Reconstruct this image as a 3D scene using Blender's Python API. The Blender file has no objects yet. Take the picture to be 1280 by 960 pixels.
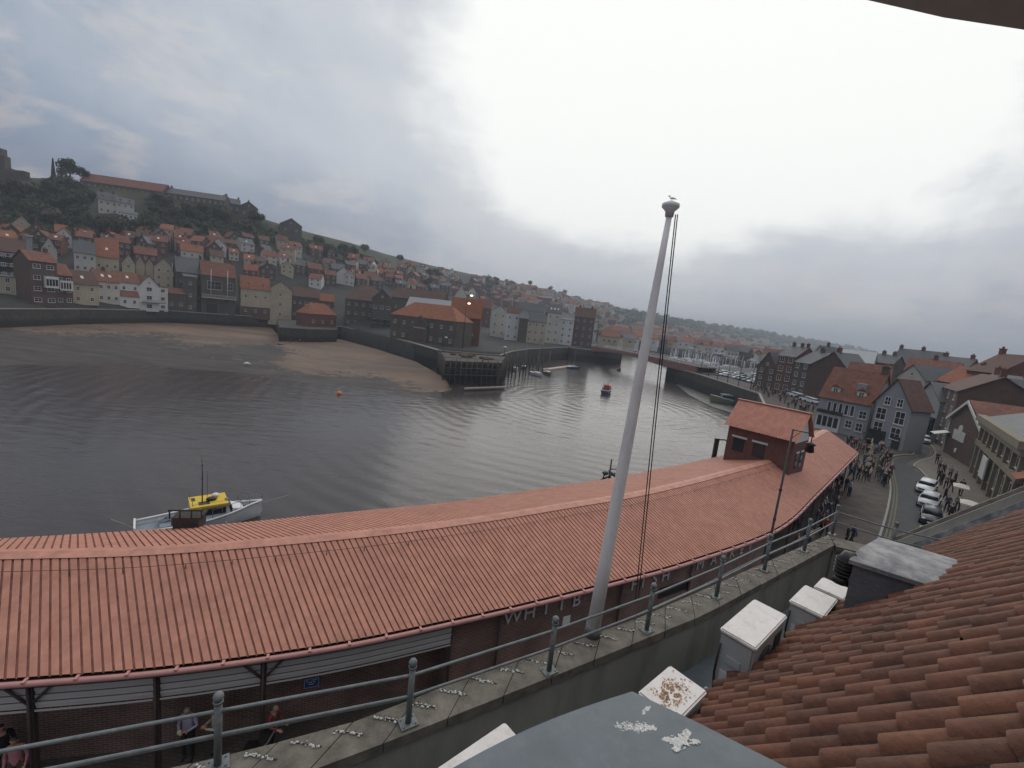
import bpy, bmesh, math, random
from math import sin, cos, tan, atan, atan2, radians, degrees, pi, hypot, sqrt
from mathutils import Vector, Matrix, noise as mnoise
random.seed(7)
SC = bpy.context.scene
COL = SC.collection

# ------------------------------------------------------------------ camera model
FPX = 560.0; CH = 13.5
_r = atan(.11); _p = atan(85*cos(_r)/FPX)
_fw = Vector((0, cos(_p), -sin(_p))); _up = Vector((0, sin(_p), cos(_p))); _hx = Vector((1, 0, 0))
_R = cos(_r)*_hx + sin(_r)*_up
_U = -sin(_r)*_hx + cos(_r)*_up
def ray(x, y): return _fw + _R*((x-640)/FPX) - _U*((y-480)/FPX)
def G(x, y, z=0.0):
    d = ray(x, y); t = (z-CH)/d.z
    return Vector((t*d.x, t*d.y, z))
def D(x, y, Y):
    d = ray(x, y); t = Y/d.y
    return Vector((t*d.x, Y, CH+t*d.z))
def PJ(P):
    v = Vector(P)-Vector((0, 0, CH)); k = v.dot(_fw)
    return 640+FPX*v.dot(_R)/k, 480-FPX*v.dot(_U)/k
def top(P, y, hi=60.0):
    lo = P[2]; hi = lo+hi
    for _ in range(40):
        m = (lo+hi)/2
        if PJ((P[0], P[1], m))[1] > y: lo = m
        else: hi = m
    return (lo+hi)/2
def W(px, Y, z=0.0):
    lo, hi = -3*Y, 3*Y
    for _ in range(50):
        m = (lo+hi)/2
        if PJ((m, Y, z))[0] < px: lo = m
        else: hi = m
    return Vector(((lo+hi)/2, Y, z))

cam = bpy.data.cameras.new('camera'); co = bpy.data.objects.new('camera', cam); COL.objects.link(co)
cam.sensor_width = 36; cam.lens = FPX/1280*36; cam.clip_start = 0.05; cam.clip_end = 20000
M = Matrix((( _R.x, _U.x, -_fw.x, 0), (_R.y, _U.y, -_fw.y, 0), (_R.z, _U.z, -_fw.z, CH), (0, 0, 0, 1)))
co.matrix_world = M
SC.camera = co

# ------------------------------------------------------------------ materials
_mats = {}
def mat(name, col, rough=.8, var=.18, scale=3.0, bump=0.0, bscale=None, col2=None, metal=0.0, spec=.5, emit=None, dirt=None, stretch=None, scale2=None):
    """colour broken up by two octaves of noise; col2 = second patch colour"""
    if name in _mats: return _mats[name]
    m = bpy.data.materials.new(name); m.use_nodes = True; nt = m.node_tree; N = nt.nodes; L = nt.links
    b = N['Principled BSDF']
    b.inputs['Roughness'].default_value = rough; b.inputs['Metallic'].default_value = metal
    b.inputs['Specular IOR Level'].default_value = spec
    tc = N.new('ShaderNodeTexCoord'); src = tc.outputs['Object']
    if stretch:
        mp = N.new('ShaderNodeMapping'); mp.inputs['Scale'].default_value = stretch; L.new(src, mp.inputs[0]); src = mp.outputs[0]
    n1 = N.new('ShaderNodeTexNoise'); n1.inputs['Scale'].default_value = scale; n1.inputs['Detail'].default_value = 6; n1.inputs['Roughness'].default_value = .65
    L.new(src, n1.inputs['Vector'])
    cr = N.new('ShaderNodeValToRGB'); L.new(n1.outputs['Fac'], cr.inputs[0])
    c = Vector(col[:3]); c2 = Vector(col2[:3]) if col2 else c
    cr.color_ramp.elements[0].position = .32; cr.color_ramp.elements[1].position = .68
    cr.color_ramp.elements[0].color = (*(c*(1-var)), 1); cr.color_ramp.elements[1].color = (*[min(1, v*(1+var)) for v in c2], 1)
    out = cr.outputs[0]
    if dirt:
        n2 = N.new('ShaderNodeTexNoise'); n2.inputs['Scale'].default_value = scale2 or scale*.25; n2.inputs['Detail'].default_value = 8; n2.inputs['Roughness'].default_value = .7
        L.new(src, n2.inputs['Vector'])
        r2 = N.new('ShaderNodeValToRGB'); L.new(n2.outputs['Fac'], r2.inputs[0])
        r2.color_ramp.elements[0].position = .5; r2.color_ramp.elements[1].position = .72
        r2.color_ramp.elements[0].color = (0, 0, 0, 1); r2.color_ramp.elements[1].color = (.8, .8, .8, 1)
        mx = N.new('ShaderNodeMix'); mx.data_type = 'RGBA'; L.new(r2.outputs[0], mx.inputs[0]); L.new(out, mx.inputs[6]); mx.inputs[7].default_value = (*dirt, 1)
        out = mx.outputs[2]
    L.new(out, b.inputs['Base Color'])
    if bump:
        n3 = N.new('ShaderNodeTexNoise'); n3.inputs['Scale'].default_value = bscale or scale*6; n3.inputs['Detail'].default_value = 4
        L.new(src, n3.inputs['Vector'])
        bp = N.new('ShaderNodeBump'); bp.inputs['Strength'].default_value = bump; bp.inputs['Distance'].default_value = .05
        L.new(n3.outputs['Fac'], bp.inputs['Height']); L.new(bp.outputs[0], b.inputs['Normal'])
    if emit:
        b.inputs['Emission Color'].default_value = (*emit[:3], 1); b.inputs['Emission Strength'].default_value = emit[3]
    _mats[name] = m
    return m
def brick(name, c1, c2, mortar, bw=.225, bh=.075, uv=True, rough=.9):
    if name in _mats: return _mats[name]
    m = bpy.data.materials.new(name); m.use_nodes = True; nt = m.node_tree; N = nt.nodes; L = nt.links
    b = N['Principled BSDF']; b.inputs['Roughness'].default_value = rough
    tc = N.new('ShaderNodeTexCoord'); t = N.new('ShaderNodeTexBrick')
    t.inputs['Scale'].default_value = 1; t.inputs['Brick Width'].default_value = bw; t.inputs['Row Height'].default_value = bh
    t.inputs['Mortar Size'].default_value = .012; t.inputs['Color1'].default_value = (*c1, 1); t.inputs['Color2'].default_value = (*c2, 1); t.inputs['Mortar'].default_value = (*mortar, 1)
    t.inputs['Bias'].default_value = 0
    L.new(tc.outputs['UV' if uv else 'Object'], t.inputs['Vector'])
    n = N.new('ShaderNodeTexNoise'); n.inputs['Scale'].default_value = .8; n.inputs['Detail'].default_value = 8
    L.new(tc.outputs['Object'], n.inputs['Vector'])
    r = N.new('ShaderNodeMapRange'); r.inputs[1].default_value = .3; r.inputs[2].default_value = .75; r.inputs[3].default_value = .6; r.inputs[4].default_value = 1.25
    L.new(n.outputs['Fac'], r.inputs[0])
    mx = N.new('ShaderNodeMix'); mx.data_type = 'RGBA'; mx.blend_type = 'MULTIPLY'; mx.inputs[0].default_value = 1
    L.new(t.outputs['Color'], mx.inputs[6]); L.new(r.outputs[0], mx.inputs[7]); L.new(mx.outputs[2], b.inputs['Base Color'])
    bp = N.new('ShaderNodeBump'); bp.inputs['Strength'].default_value = .4; bp.inputs['Distance'].default_value = .01; bp.invert = True
    L.new(t.outputs['Fac'], bp.inputs['Height']); L.new(bp.outputs[0], b.inputs['Normal'])
    _mats[name] = m
    return m

# ------------------------------------------------------------------ mesh builder
class MB:
    def __init__(s): s.v = []; s.f = []; s.m = []; s.uv = {}; s.sm = set()
    def add(s, vs, fs, mi=0, smooth=False):
        b = len(s.v); s.v += [Vector(p) for p in vs]
        for f in fs:
            if smooth: s.sm.add(len(s.f))
            s.f.append([b+i for i in f]); s.m.append(mi)
        return s
    def quad(s, a, b, c, d, mi=0, uv=None):
        s.add([a, b, c, d], [(0, 1, 2, 3)], mi)
        if uv: s.uv[len(s.f)-1] = uv
        return s
    def obox(s, o, ax, ay, az, mi=0):
        o, ax, ay, az = map(Vector, (o, ax, ay, az))
        p = [o, o+ax, o+ax+ay, o+ay]; p += [q+az for q in p]
        return s.add(p, [(3, 2, 1, 0), (4, 5, 6, 7), (0, 1, 5, 4), (1, 2, 6, 5), (2, 3, 7, 6), (3, 0, 4, 7)], mi)
    def box(s, x0, y0, z0, x1, y1, z1, mi=0):
        return s.obox((x0, y0, z0), (x1-x0, 0, 0), (0, y1-y0, 0), (0, 0, z1-z0), mi)
    def prism(s, poly, z0, z1, mi=0):
        n = len(poly); a = [Vector((p[0], p[1], z0)) for p in poly]+[Vector((p[0], p[1], z1)) for p in poly]
        return s.add(a, [list(range(n))[::-1], list(range(n, 2*n))]+[(i, (i+1) % n, n+(i+1) % n, n+i) for i in range(n)], mi)
    def ext(s, poly, d, mi=0):
        n = len(poly); d = Vector(d); a = [Vector(p) for p in poly]; a += [p+d for p in a]
        return s.add(a, [list(range(n))[::-1], list(range(n, 2*n))]+[(i, (i+1) % n, n+(i+1) % n, n+i) for i in range(n)], mi)
    def tube(s, pts, r, n=8, mi=0, cap=True, smooth=True):
        pts = [Vector(p) for p in pts]; k = len(pts); vs = []
        rr = r if isinstance(r, (list, tuple)) else [r]*k
        ref = None
        for i, p in enumerate(pts):
            t = (pts[min(i+1, k-1)]-pts[max(i-1, 0)])
            if t.length < 1e-9: t = Vector((0, 0, 1))
            t.normalize()
            if ref is None: ref = Vector((0, 0, 1)) if abs(t.z) < .9 else Vector((1, 0, 0))
            a = t.cross(ref).normalized(); b = t.cross(a).normalized(); ref = -(t.cross(a)).cross(t) if False else ref
            for j in range(n):
                th = 2*pi*j/n; vs.append(p+a*(rr[i]*cos(th))+b*(rr[i]*sin(th)))
        fs = [(i*n+j, i*n+(j+1) % n, (i+1)*n+(j+1) % n, (i+1)*n+j) for i in range(k-1) for j in range(n)]
        s.add(vs, fs, mi, smooth)
        if cap:
            b = len(s.v)-k*n
            s.f.append([b+j for j in range(n)][::-1]); s.m.append(mi)
            s.f.append([b+(k-1)*n+j for j in range(n)]); s.m.append(mi)
        return s
    def ball(s, c, r, n=10, m=7, mi=0):
        c = Vector(c); rr = r if isinstance(r, (tuple, list)) else (r, r, r)
        vs = [c+Vector((rr[0]*sin(pi*i/m)*cos(2*pi*j/n), rr[1]*sin(pi*i/m)*sin(2*pi*j/n), rr[2]*cos(pi*i/m))) for i in range(m+1) for j in range(n)]
        return s.add(vs, [(i*n+j, (i+1)*n+j, (i+1)*n+(j+1) % n, i*n+(j+1) % n) for i in range(m) for j in range(n)], mi, True)
    def mesh(s, name, off=None, fix=True):
        me = bpy.data.meshes.new(name)
        o = Vector(off) if off is not None else Vector((0, 0, 0))
        me.from_pydata([tuple(p-o) for p in s.v], [], s.f)
        for i, q in enumerate(me.polygons):
            q.material_index = s.m[i]
            if i in s.sm: q.use_smooth = True
        if s.uv:
            l = me.uv_layers.new(name='UVMap')
            for fi, uvs in s.uv.items():
                for k, li in enumerate(me.polygons[fi].loop_indices): l.data[li].uv = uvs[k]
        if fix:
            bm = bmesh.new(); bm.from_mesh(me); bmesh.ops.recalc_face_normals(bm, faces=bm.faces[:]); bm.to_mesh(me); bm.free()
        me.update()
        return me
def tag(o, label=None, cat=None, group=None, kind=None):
    if label: o['label'] = label
    if cat: o['category'] = cat
    if group: o['group'] = group
    if kind: o['kind'] = kind
    return o
def link(name, me, mats, parent=None, loc=None, rot=None):
    if isinstance(me, MB):
        off = None
        if parent is not None and loc is None and not parent.get('_local'):
            off = Vector((0, 0, 0)); q = parent
            while q is not None: off = off+q.location; q = q.parent
        me = me.mesh(name, off)
    if mats is not None and not me.materials:
        for m in (mats if isinstance(mats, (list, tuple)) else [mats]): me.materials.append(m)
    o = bpy.data.objects.new(name, me); COL.objects.link(o)
    if loc is not None: o.location = loc
    if rot is not None: o.rotation_euler = rot
    if parent is not None: o.parent = parent
    return o
def empty(name, loc=(0, 0, 0), rz=0, label=None, cat=None, group=None, local=False):
    o = bpy.data.objects.new(name, None); COL.objects.link(o); o.location = loc; o.rotation_euler = (0, 0, rz)
    if local: o['_local'] = 1
    return tag(o, label, cat, group)
def thing(name, mb, mats, base, label, cat, group=None, kind=None):
    """one-mesh top-level object whose origin is at its base"""
    me = mb.mesh(name, base) if isinstance(mb, MB) else mb
    if not me.materials:
        for m in (mats if isinstance(mats, (list, tuple)) else [mats]): me.materials.append(m)
    o = bpy.data.objects.new(name, me); COL.objects.link(o); o.location = base
    return tag(o, label, cat, group, kind)
def struct(name, mb, mats, kind='structure'):
    me = mb.mesh(name); 
    for m in (mats if isinstance(mats, (list, tuple)) else [mats]): me.materials.append(m)
    o = bpy.data.objects.new(name, me); COL.objects.link(o); o['kind'] = kind
    return o
def copy_tree(o, parent=None):
    c = o.copy(); COL.objects.link(c)
    if parent is not None: c.parent = parent
    for ch in list(o.children): copy_tree(ch, c)
    return c
ORD = ['first', 'second', 'third', 'fourth', 'fifth', 'sixth', 'seventh', 'eighth', 'ninth', 'tenth', 'eleventh', 'twelfth', 'thirteenth', 'fourteenth', 'fifteenth', 'sixteenth', 'seventeenth', 'eighteenth', 'nineteenth', 'twentieth']
def ordw(i):
    if i < 20: return ORD[i]
    t = ['', '', 'twenty', 'thirty', 'forty', 'fifty', 'sixty', 'seventy', 'eighty', 'ninety'][(i+1)//10]
    u = (i+1) % 10
    return (t+'-'+ORD[u-1]) if u else t[:-1]+'ieth'

# palette (linear base colours)
m_tile  = mat('clay_tile', (.30, .105, .055), .75, .35, 4, .5, 40, col2=(.36, .13, .07), dirt=(.10, .06, .045), scale2=1.5)
m_sheet = mat('painted_roof_sheet', (.49, .205, .135), .65, .12, 2.5, .06, 30, col2=(.53, .235, .16), dirt=(.34, .15, .105), scale2=.5)
m_sheetshade = mat('shaded_sheet_groove', (.26, .11, .08), .9, .35, 3)  # shade in the rib grooves, painted as a darker sheet colour
m_ridge = mat('ridge_flashing', (.52, .235, .165), .6, .2, 3.0, .1, 20, dirt=(.36, .16, .11), scale2=1.2)
m_gutter = mat('painted_gutter', (.50, .24, .21), .5, .1, 2)
m_mbrick = brick('market_brick', (.24, .105, .075), (.17, .08, .06), (.26, .22, .19))
m_tbrick = mat('tower_brick', (.15, .065, .05), .9, .25, 2.5, .3, 20, dirt=(.09, .045, .04))
m_slat = mat('shutter_grey', (.55, .52, .49), .6, .06, 1)
m_slatg = mat('shutter_gap', (.12, .11, .105), .8, .06, 1)
m_brown = mat('brown_steel', (.07, .045, .04), .6, .1, 3)
m_grey = mat('galvanised_rail', (.15, .165, .165), .55, .2, 9, .1, 60, dirt=(.27, .26, .24), scale2=14)
m_conc = mat('coping_stone', (.165, .145, .118), .9, .4, 5, .15, 40, dirt=(.085, .076, .062), scale2=2.2)
m_render = mat('wall_render', (.27, .26, .23), .9, .25, 2.0, .25, 14, dirt=(.12, .115, .105), stretch=(1, 1, .35))
m_lead = mat('sheet_lead', (.105, .125, .14), .5, .2, 3.0, .05, 7, dirt=(.16, .18, .19), scale2=5)
m_lead2 = mat('weathered_lead', (.17, .175, .185), .55, .35, 5, .12, 12, col2=(.24, .235, .235), dirt=(.38, .33, .30), scale2=5)
m_slatew = mat('hung_slate', (.13, .13, .135), .7, .2, 6, .2)
m_guano = mat('bird_dropping', (.62, .61, .57), .9, .35, 60, dirt=(.25, .24, .22), scale2=90)
m_pole = mat('flagpole_paint', (.84, .80, .77), .5, .07, 6, .05, 30, dirt=(.55, .50, .46), scale2=4, stretch=(1, 1, .25))
m_acw = mat('ac_casing', (.72, .67, .63), .5, .08, 5, .03, 30, dirt=(.50, .45, .40), scale2=9)
m_acs = mat('ac_side', (.40, .40, .385), .5, .06, 4)
m_black = mat('black_plastic', (.015, .015, .016), .4, .1, 8)
m_dark = mat('dark_metal', (.03, .03, .032), .5, .15, 8)
m_rust = mat('rust_stain', (.38, .22, .12), .9, .35, 30)
m_glass = mat('window_glass', (.02, .024, .028), .12, .3, .6)
m_white = mat('white_paint', (.74, .72, .68), .6, .08, 2)
m_wframe = mat('white_frame', (.62, .61, .58), .6, .06, 2)
m_blue = mat('blue_sign', (.03, .09, .30), .5, .05, 2)
m_steelw = mat('lettering_metal', (.62, .61, .60), .4, .08, 4)
m_wood = mat('old_timber', (.075, .062, .05), .9, .3, 3, .3, 12)
m_quay = mat('quay_stone', (.058, .052, .045), .9, .5, 1.6, .6, 4, dirt=(.024, .024, .022), scale2=.35)
def weed_line(m, z0, z1, col):
    n = m.node_tree.nodes; l = m.node_tree.links; b = n['Principled BSDF']; src = b.inputs['Base Color'].links[0].from_socket
    g = n.new('ShaderNodeNewGeometry'); s = n.new('ShaderNodeSeparateXYZ'); l.new(g.outputs['Position'], s.inputs[0])
    t = n.new('ShaderNodeTexNoise'); t.inputs['Scale'].default_value = .5; t.inputs['Detail'].default_value = 6; l.new(g.outputs['Position'], t.inputs['Vector'])
    a = n.new('ShaderNodeMath'); a.operation = 'MULTIPLY_ADD'; l.new(t.outputs['Fac'], a.inputs[0]); a.inputs[1].default_value = 1.6; l.new(s.outputs[2], a.inputs[2])
    r = n.new('ShaderNodeMapRange'); l.new(a.outputs[0], r.inputs[0]); r.inputs[1].default_value = z0; r.inputs[2].default_value = z1; r.inputs[3].default_value = 1; r.inputs[4].default_value = 0
    x = n.new('ShaderNodeMix'); x.data_type = 'RGBA'; l.new(r.outputs[0], x.inputs[0]); l.new(src, x.inputs[6]); x.inputs[7].default_value = (*col, 1); l.new(x.outputs[2], b.inputs['Base Color'])
weed_line(m_quay, -2.6, -1.6, (.020, .019, .015))
m_coping = mat('quay_edge_stone', (.33, .30, .26), .85, .15, 1.5)
m_orange = mat('orange_paint', (.75, .22, .05), .5, .08, 4)
m_yellow = mat('yellow_paint', (.72, .48, .03), .45, .08, 3)
m_hullw = mat('white_hull', (.74, .74, .74), .35, .06, 2, dirt=(.45, .46, .46))
m_deckg = mat('deck_grey', (.22, .25, .28), .6, .12, 4)
m_navy = mat('navy_hull', (.03, .05, .12), .4, .1, 2)
m_redp = mat('red_paint', (.42, .07, .04), .5, .12, 3)
m_skin = mat('skin', (.48, .27, .19), .6, .05, 8)
m_lamp = mat('lit_lamp', (.9, .6, .4), .5, 0, 1, emit=(1, .72, .5, 2.2))
m_signal = mat('sodium_lamp', (.9, .5, .3), .5, 0, 1, emit=(1, .55, .30, 3.0))
# ------------------------------------------------------------------ world, sun, haze
wd = bpy.data.worlds.new('World'); SC.world = wd; wd.use_nodes = True
N = wd.node_tree.nodes; L = wd.node_tree.links
bg = N['Background']; wo = N['World Output']
SUN = ray(870, 110).normalized()
sun_el = math.asin(SUN.z); sun_az = atan2(SUN.x, SUN.y)
sky = N.new('ShaderNodeTexSky'); sky.sky_type = 'NISHITA'; sky.sun_disc = False
sky.sun_elevation = sun_el; sky.sun_rotation = sun_az; sky.air_density = 1.2; sky.dust_density = 2
tc = N.new('ShaderNodeTexCoord')
def vm(op, a=None, b=None):
    n = N.new('ShaderNodeVectorMath'); n.operation = op
    for i, q in enumerate((a, b)):
        if q is None: continue
        if isinstance(q, (tuple, Vector)): n.inputs[i].default_value = tuple(q)
        else: L.new(q, n.inputs[i])
    return n
def mm(op, a, b=None, c=None, clamp=False):
    n = N.new('ShaderNodeMath'); n.operation = op; n.use_clamp = clamp
    for i, q in enumerate((a, b, c)):
        if q is None: continue
        if isinstance(q, (int, float)): n.inputs[i].default_value = q
        else: L.new(q, n.inputs[i])
    return n.outputs[0]
def mr(v, a, b, c=0., d=1., sm=True):
    n = N.new('ShaderNodeMapRange'); n.interpolation_type = 'SMOOTHSTEP' if sm else 'LINEAR'
    L.new(v, n.inputs[0])
    for i, q in enumerate((a, b, c, d)): n.inputs[i+1].default_value = q
    return n.outputs[0]
def nz(vec, scale, det=6, rough=.55, dist=0.):
    n = N.new('ShaderNodeTexNoise'); n.inputs['Scale'].default_value = scale; n.inputs['Detail'].default_value = det
    n.inputs['Roughness'].default_value = rough; n.inputs['Distortion'].default_value = dist; L.new(vec, n.inputs['Vector']); return n.outputs['Fac']
def mixc(f, a, b):
    n = N.new('ShaderNodeMix'); n.data_type = 'RGBA'
    if isinstance(f, (int, float)): n.inputs[0].default_value = f
    else: L.new(f, n.inputs[0])
    for i, q in ((6, a), (7, b)):
        if isinstance(q, tuple): n.inputs[i].default_value = (*q, 1)
        else: L.new(q, n.inputs[i])
    return n.outputs[2]
dirv = vm('NORMALIZE', tc.outputs['Generated']).outputs[0]
sep = N.new('ShaderNodeSeparateXYZ'); L.new(dirv, sep.inputs[0])
zz = mm('ADD', mm('MAXIMUM', sep.outputs[2], 0.0), .10)
cb = N.new('ShaderNodeCombineXYZ'); L.new(mm('DIVIDE', sep.outputs[0], zz), cb.inputs[0]); L.new(mm('DIVIDE', sep.outputs[1], zz), cb.inputs[1])
plane = cb.outputs[0]
n_big = nz(plane, .55, 7, .55, .4)
n_med = nz(plane, 2.1, 9, .62, .5)
n_dir = nz(dirv, 2.6, 8, .58, .5)
el = sep.outputs[2]
# cloud deck: dark undersides, paler gaps
mpn = N.new('ShaderNodeMapping'); mpn.inputs['Scale'].default_value = (1, 1, 2.4); mpn.inputs['Rotation'].default_value = (0, .11, 0); L.new(dirv, mpn.inputs[0])
n_cl = nz(mpn.outputs[0], 4.2, 9, .62, .6)
n_fine = nz(mpn.outputs[0], 11, 6, .6, .4)
deck = mm('ADD', mm('ADD', mm('MULTIPLY', n_big, .35), mm('MULTIPLY', n_cl, .45)), mm('MULTIPLY', n_fine, .20))
gap = mr(deck, .465, .56)
sky_s = vm('SCALE', sky.outputs[0]); sky_s.inputs[3].default_value = .085
dark = mixc(n_dir, (.090, .165, .285), (.165, .242, .365))
light = mixc(n_med, (.26, .28, .33), (.50, .46, .45))
cl = mixc(gap, dark, light)
blue = mixc(mr(n_cl, .57, .66, 0, .75), cl, mixc(.35, (.13, .20, .33), sky_s.outputs[0]))
low = mr(el, .0, .30, 1, 0)
hz = mixc(mm('MULTIPLY', low, .6), blue, (.325, .285, .28))
# thin bright cloud in front of the hidden sun: wide ragged patch
sd = vm('DOT_PRODUCT', dirv, SUN).outputs['Value']
ang = mm('ARCCOSINE', sd)
# widen the glow upward: stretch by elevation offset
ragged = mm('ADD', ang, mm('MULTIPLY', mm('SUBTRACT', n_dir, .5), .75))
ragged = mm('ADD', ragged, mm('MULTIPLY', mm('SUBTRACT', n_med, .5), .22))
lowfade = mr(el, .06, .30, .36, 0)
ragged = mm('ADD', ragged, lowfade)
g1 = mr(ragged, .36, .62, 1, 0)
g2 = mr(ragged, .50, 1.40, 1, 0)
c2 = mixc(mm('MULTIPLY', g2, .92), hz, (.60, .625, .66))
c3 = mixc(g1, c2, (.92, .93, .91))
core = mr(ang, .0, .5, .35, 0)
fin = vm('ADD', c3, None); cc = N.new('ShaderNodeCombineXYZ')
for i in range(3): L.new(mm('MULTIPLY', core, .0), cc.inputs[i])
L.new(cc.outputs[0], fin.inputs[1])
zen = mr(el, .66, .86, 0, 1)
c3 = mixc(zen, c3, (.95, .96, .98)); fin = vm('ADD', c3, None); L.new(cc.outputs[0], fin.inputs[1])
below = mr(el, -.08, 0.0, 0, 1)
fin2 = mixc(below, (.12, .12, .12), fin.outputs[0])
L.new(fin2, bg.inputs['Color']); bg.inputs['Strength'].default_value = 1.0

sl = bpy.data.lights.new('sun', 'SUN'); sl.energy = .55; sl.angle = radians(60); sl.color = (1, .95, .88)
so = bpy.data.objects.new('sun', sl); COL.objects.link(so)
so.rotation_euler = (-SUN).to_track_quat('-Z', 'Y').to_euler()
SC.view_settings.view_transform = 'Standard'; SC.view_settings.look = 'None'; SC.view_settings.exposure = 0.2; SC.view_settings.gamma = 1
SC.view_settings.use_curve_mapping = False

hv = bpy.data.materials.new('haze_air'); hv.use_nodes = True; hn = hv.node_tree.nodes; hn.remove(hn['Principled BSDF'])
pv = hn.new('ShaderNodeVolumePrincipled'); pv.inputs['Density'].default_value = .00042; pv.inputs['Color'].default_value = (.80, .86, .95, 1); pv.inputs['Anisotropy'].default_value = .2
hv.node_tree.links.new(pv.outputs[0], hn['Material Output'].inputs['Volume'])
hb = MB().box(-3900, -700, -8, 3900, 4400, 150)
struct('haze', hb, hv, 'stuff')

# ------------------------------------------------------------------ water
WZ = -6.0
def water_mat():
    m = bpy.data.materials.new('harbour_water'); m.use_nodes = True; nt = m.node_tree; n = nt.nodes; l = nt.links
    b = n['Principled BSDF']; b.inputs['Base Color'].default_value = (.055, .046, .044, 1); b.inputs['Roughness'].default_value = .17; b.inputs['IOR'].default_value = 1.33
    g = n.new('ShaderNodeTexCoord')
    def tex(sc, det, mp=None, ty='ShaderNodeTexNoise'):
        t = n.new(ty); t.inputs['Scale'].default_value = sc; t.inputs['Detail'].default_value = det
        if mp:
            q = n.new('ShaderNodeMapping'); q.inputs['Rotation'].default_value = (0, 0, mp[0]); q.inputs['Scale'].default_value = (mp[1], mp[2], 1); l.new(g.outputs['Object'], q.inputs[0]); l.new(q.outputs[0], t.inputs['Vector'])
        else: l.new(g.outputs['Object'], t.inputs['Vector'])
        return t
    a = tex(.55, 5, (.5, .45, 1.3)); c = tex(3.0, 3, (.3, .6, 1.2)); d = tex(.045, 4)
    w = n.new('ShaderNodeTexWave'); w.wave_type = 'RINGS'; w.rings_direction = 'SPHERICAL'; w.inputs['Scale'].default_value = .11; w.inputs['Distortion'].default_value = 5; w.inputs['Detail'].default_value = 2; w.inputs['Detail Scale'].default_value = .5
    q = n.new('ShaderNodeMapping'); q.inputs['Location'].default_value = (-24, -112, 0); l.new(g.outputs['Object'], q.inputs[0]); l.new(q.outputs[0], w.inputs['Vector'])
    def mth(op, x, y):
        k = n.new('ShaderNodeMath'); k.operation = op
        for i, v in enumerate((x, y)):
            if isinstance(v, (int, float)): k.inputs[i].default_value = v
            else: l.new(v, k.inputs[i])
        return k.outputs[0]
    patch = n.new('ShaderNodeMapRange'); l.new(d.outputs['Fac'], patch.inputs[0]); patch.inputs[1].default_value = .35; patch.inputs[2].default_value = .65; patch.inputs[3].default_value = .35; patch.inputs[4].default_value = 1.1
    h = mth('ADD', mth('MULTIPLY', a.outputs['Fac'], .55), mth('MULTIPLY', c.outputs['Fac'], .12))
    h = mth('ADD', mth('MULTIPLY', h, patch.outputs[0]), mth('MULTIPLY', w.outputs['Fac'], .16))
    bp = n.new('ShaderNodeBump'); bp.inputs['Strength'].default_value = .55; bp.inputs['Distance'].default_value = .35
    l.new(h, bp.inputs['Height']); l.new(bp.outputs[0], b.inputs['Normal'])
    return m
wm = MB().quad((-3600, -300, WZ), (3600, -300, WZ), (3600, 4100, WZ), (-3600, 4100, WZ))
struct('water', wm, water_mat())

# ------------------------------------------------------------------ far bank terrain
def interp(tab, x):
    if x <= tab[0][0]:
        a, b = tab[0], tab[1]
    elif x >= tab[-1][0]:
        a, b = tab[-2], tab[-1]
    else:
        for a, b in zip(tab, tab[1:]):
            if a[0] <= x <= b[0]: break
    return a[1]+(b[1]-a[1])*(x-a[0])/(b[0]-a[0])
SKY_T = [(-320, 205), (0, 221), (60, 223), (100, 227), (200, 241), (300, 264), (340, 277), (380, 289), (440, 304), (480, 317), (540, 332), (600, 345), (660, 357), (720, 372), (800, 390), (880, 404), (960, 416), (1040, 430), (1095, 441), (1200, 459), (1400, 490), (1620, 520)]
QY_T = [(-320, 384), (0, 387), (100, 387), (210, 389), (300, 395), (360, 399), (428, 409), (545, 437), (625, 443), (640, 439), (660, 436), (700, 434), (745, 432), (800, 432), (850, 437), (900, 447), (960, 458), (1000, 465), (1100, 480), (1620, 550)]
YS_T = [(-320, 230), (0, 262), (200, 275), (340, 310), (440, 390), (540, 540), (600, 660), (700, 900), (800, 1300), (900, 1700), (1095, 2300), (1620, 2300)]
def quay_Y(x):
    p = G(x, interp(QY_T, x), 0.0); return p.y
def terr(x, y):
    """world point of the far hillside seen at column x, row y"""
    yq, ys = interp(QY_T, x), interp(SKY_T, x)
    t = (yq-y)/(yq-ys); t = max(0., min(1.15, t))
    Yq, Ys = quay_Y(x), interp(YS_T, x)
    yy = yq+(ys-yq)*t
    return D(x, yy, Yq+(Ys-Yq)*t**1.15)
tm = MB(); cols = list(range(-320, 1640, 12)); NR = 30
for ci, x in enumerate(cols):
    yq, ys = interp(QY_T, x), interp(SKY_T, x)
    for k in range(NR+1):
        t = k/NR; P = terr(x, yq+(ys-yq)*t)
        if 0 < k < NR:
            a = min(1.2, P.y*.0025); P.z += a*(mnoise.noise(P*.03)*1.0+mnoise.noise(P*.1)*.5)*min(1, 6*t)*min(1, 6*(1-t))
        if k == 0: P.z = min(P.z, 0.0); q_ = 1+.7/hypot(P.x, P.y); P.x *= q_; P.y *= q_
        tm.v.append(P)
    B = tm.v[-1].copy(); tm.v.append(Vector((B.x*1.25, B.y*1.25, B.z*.9-2))); tm.v.append(Vector((B.x*1.6, B.y*1.6, -7)))
    C = tm.v[-NR-3].copy(); tm.v.append(Vector((C.x, C.y, -7)))
K = NR+4
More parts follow.
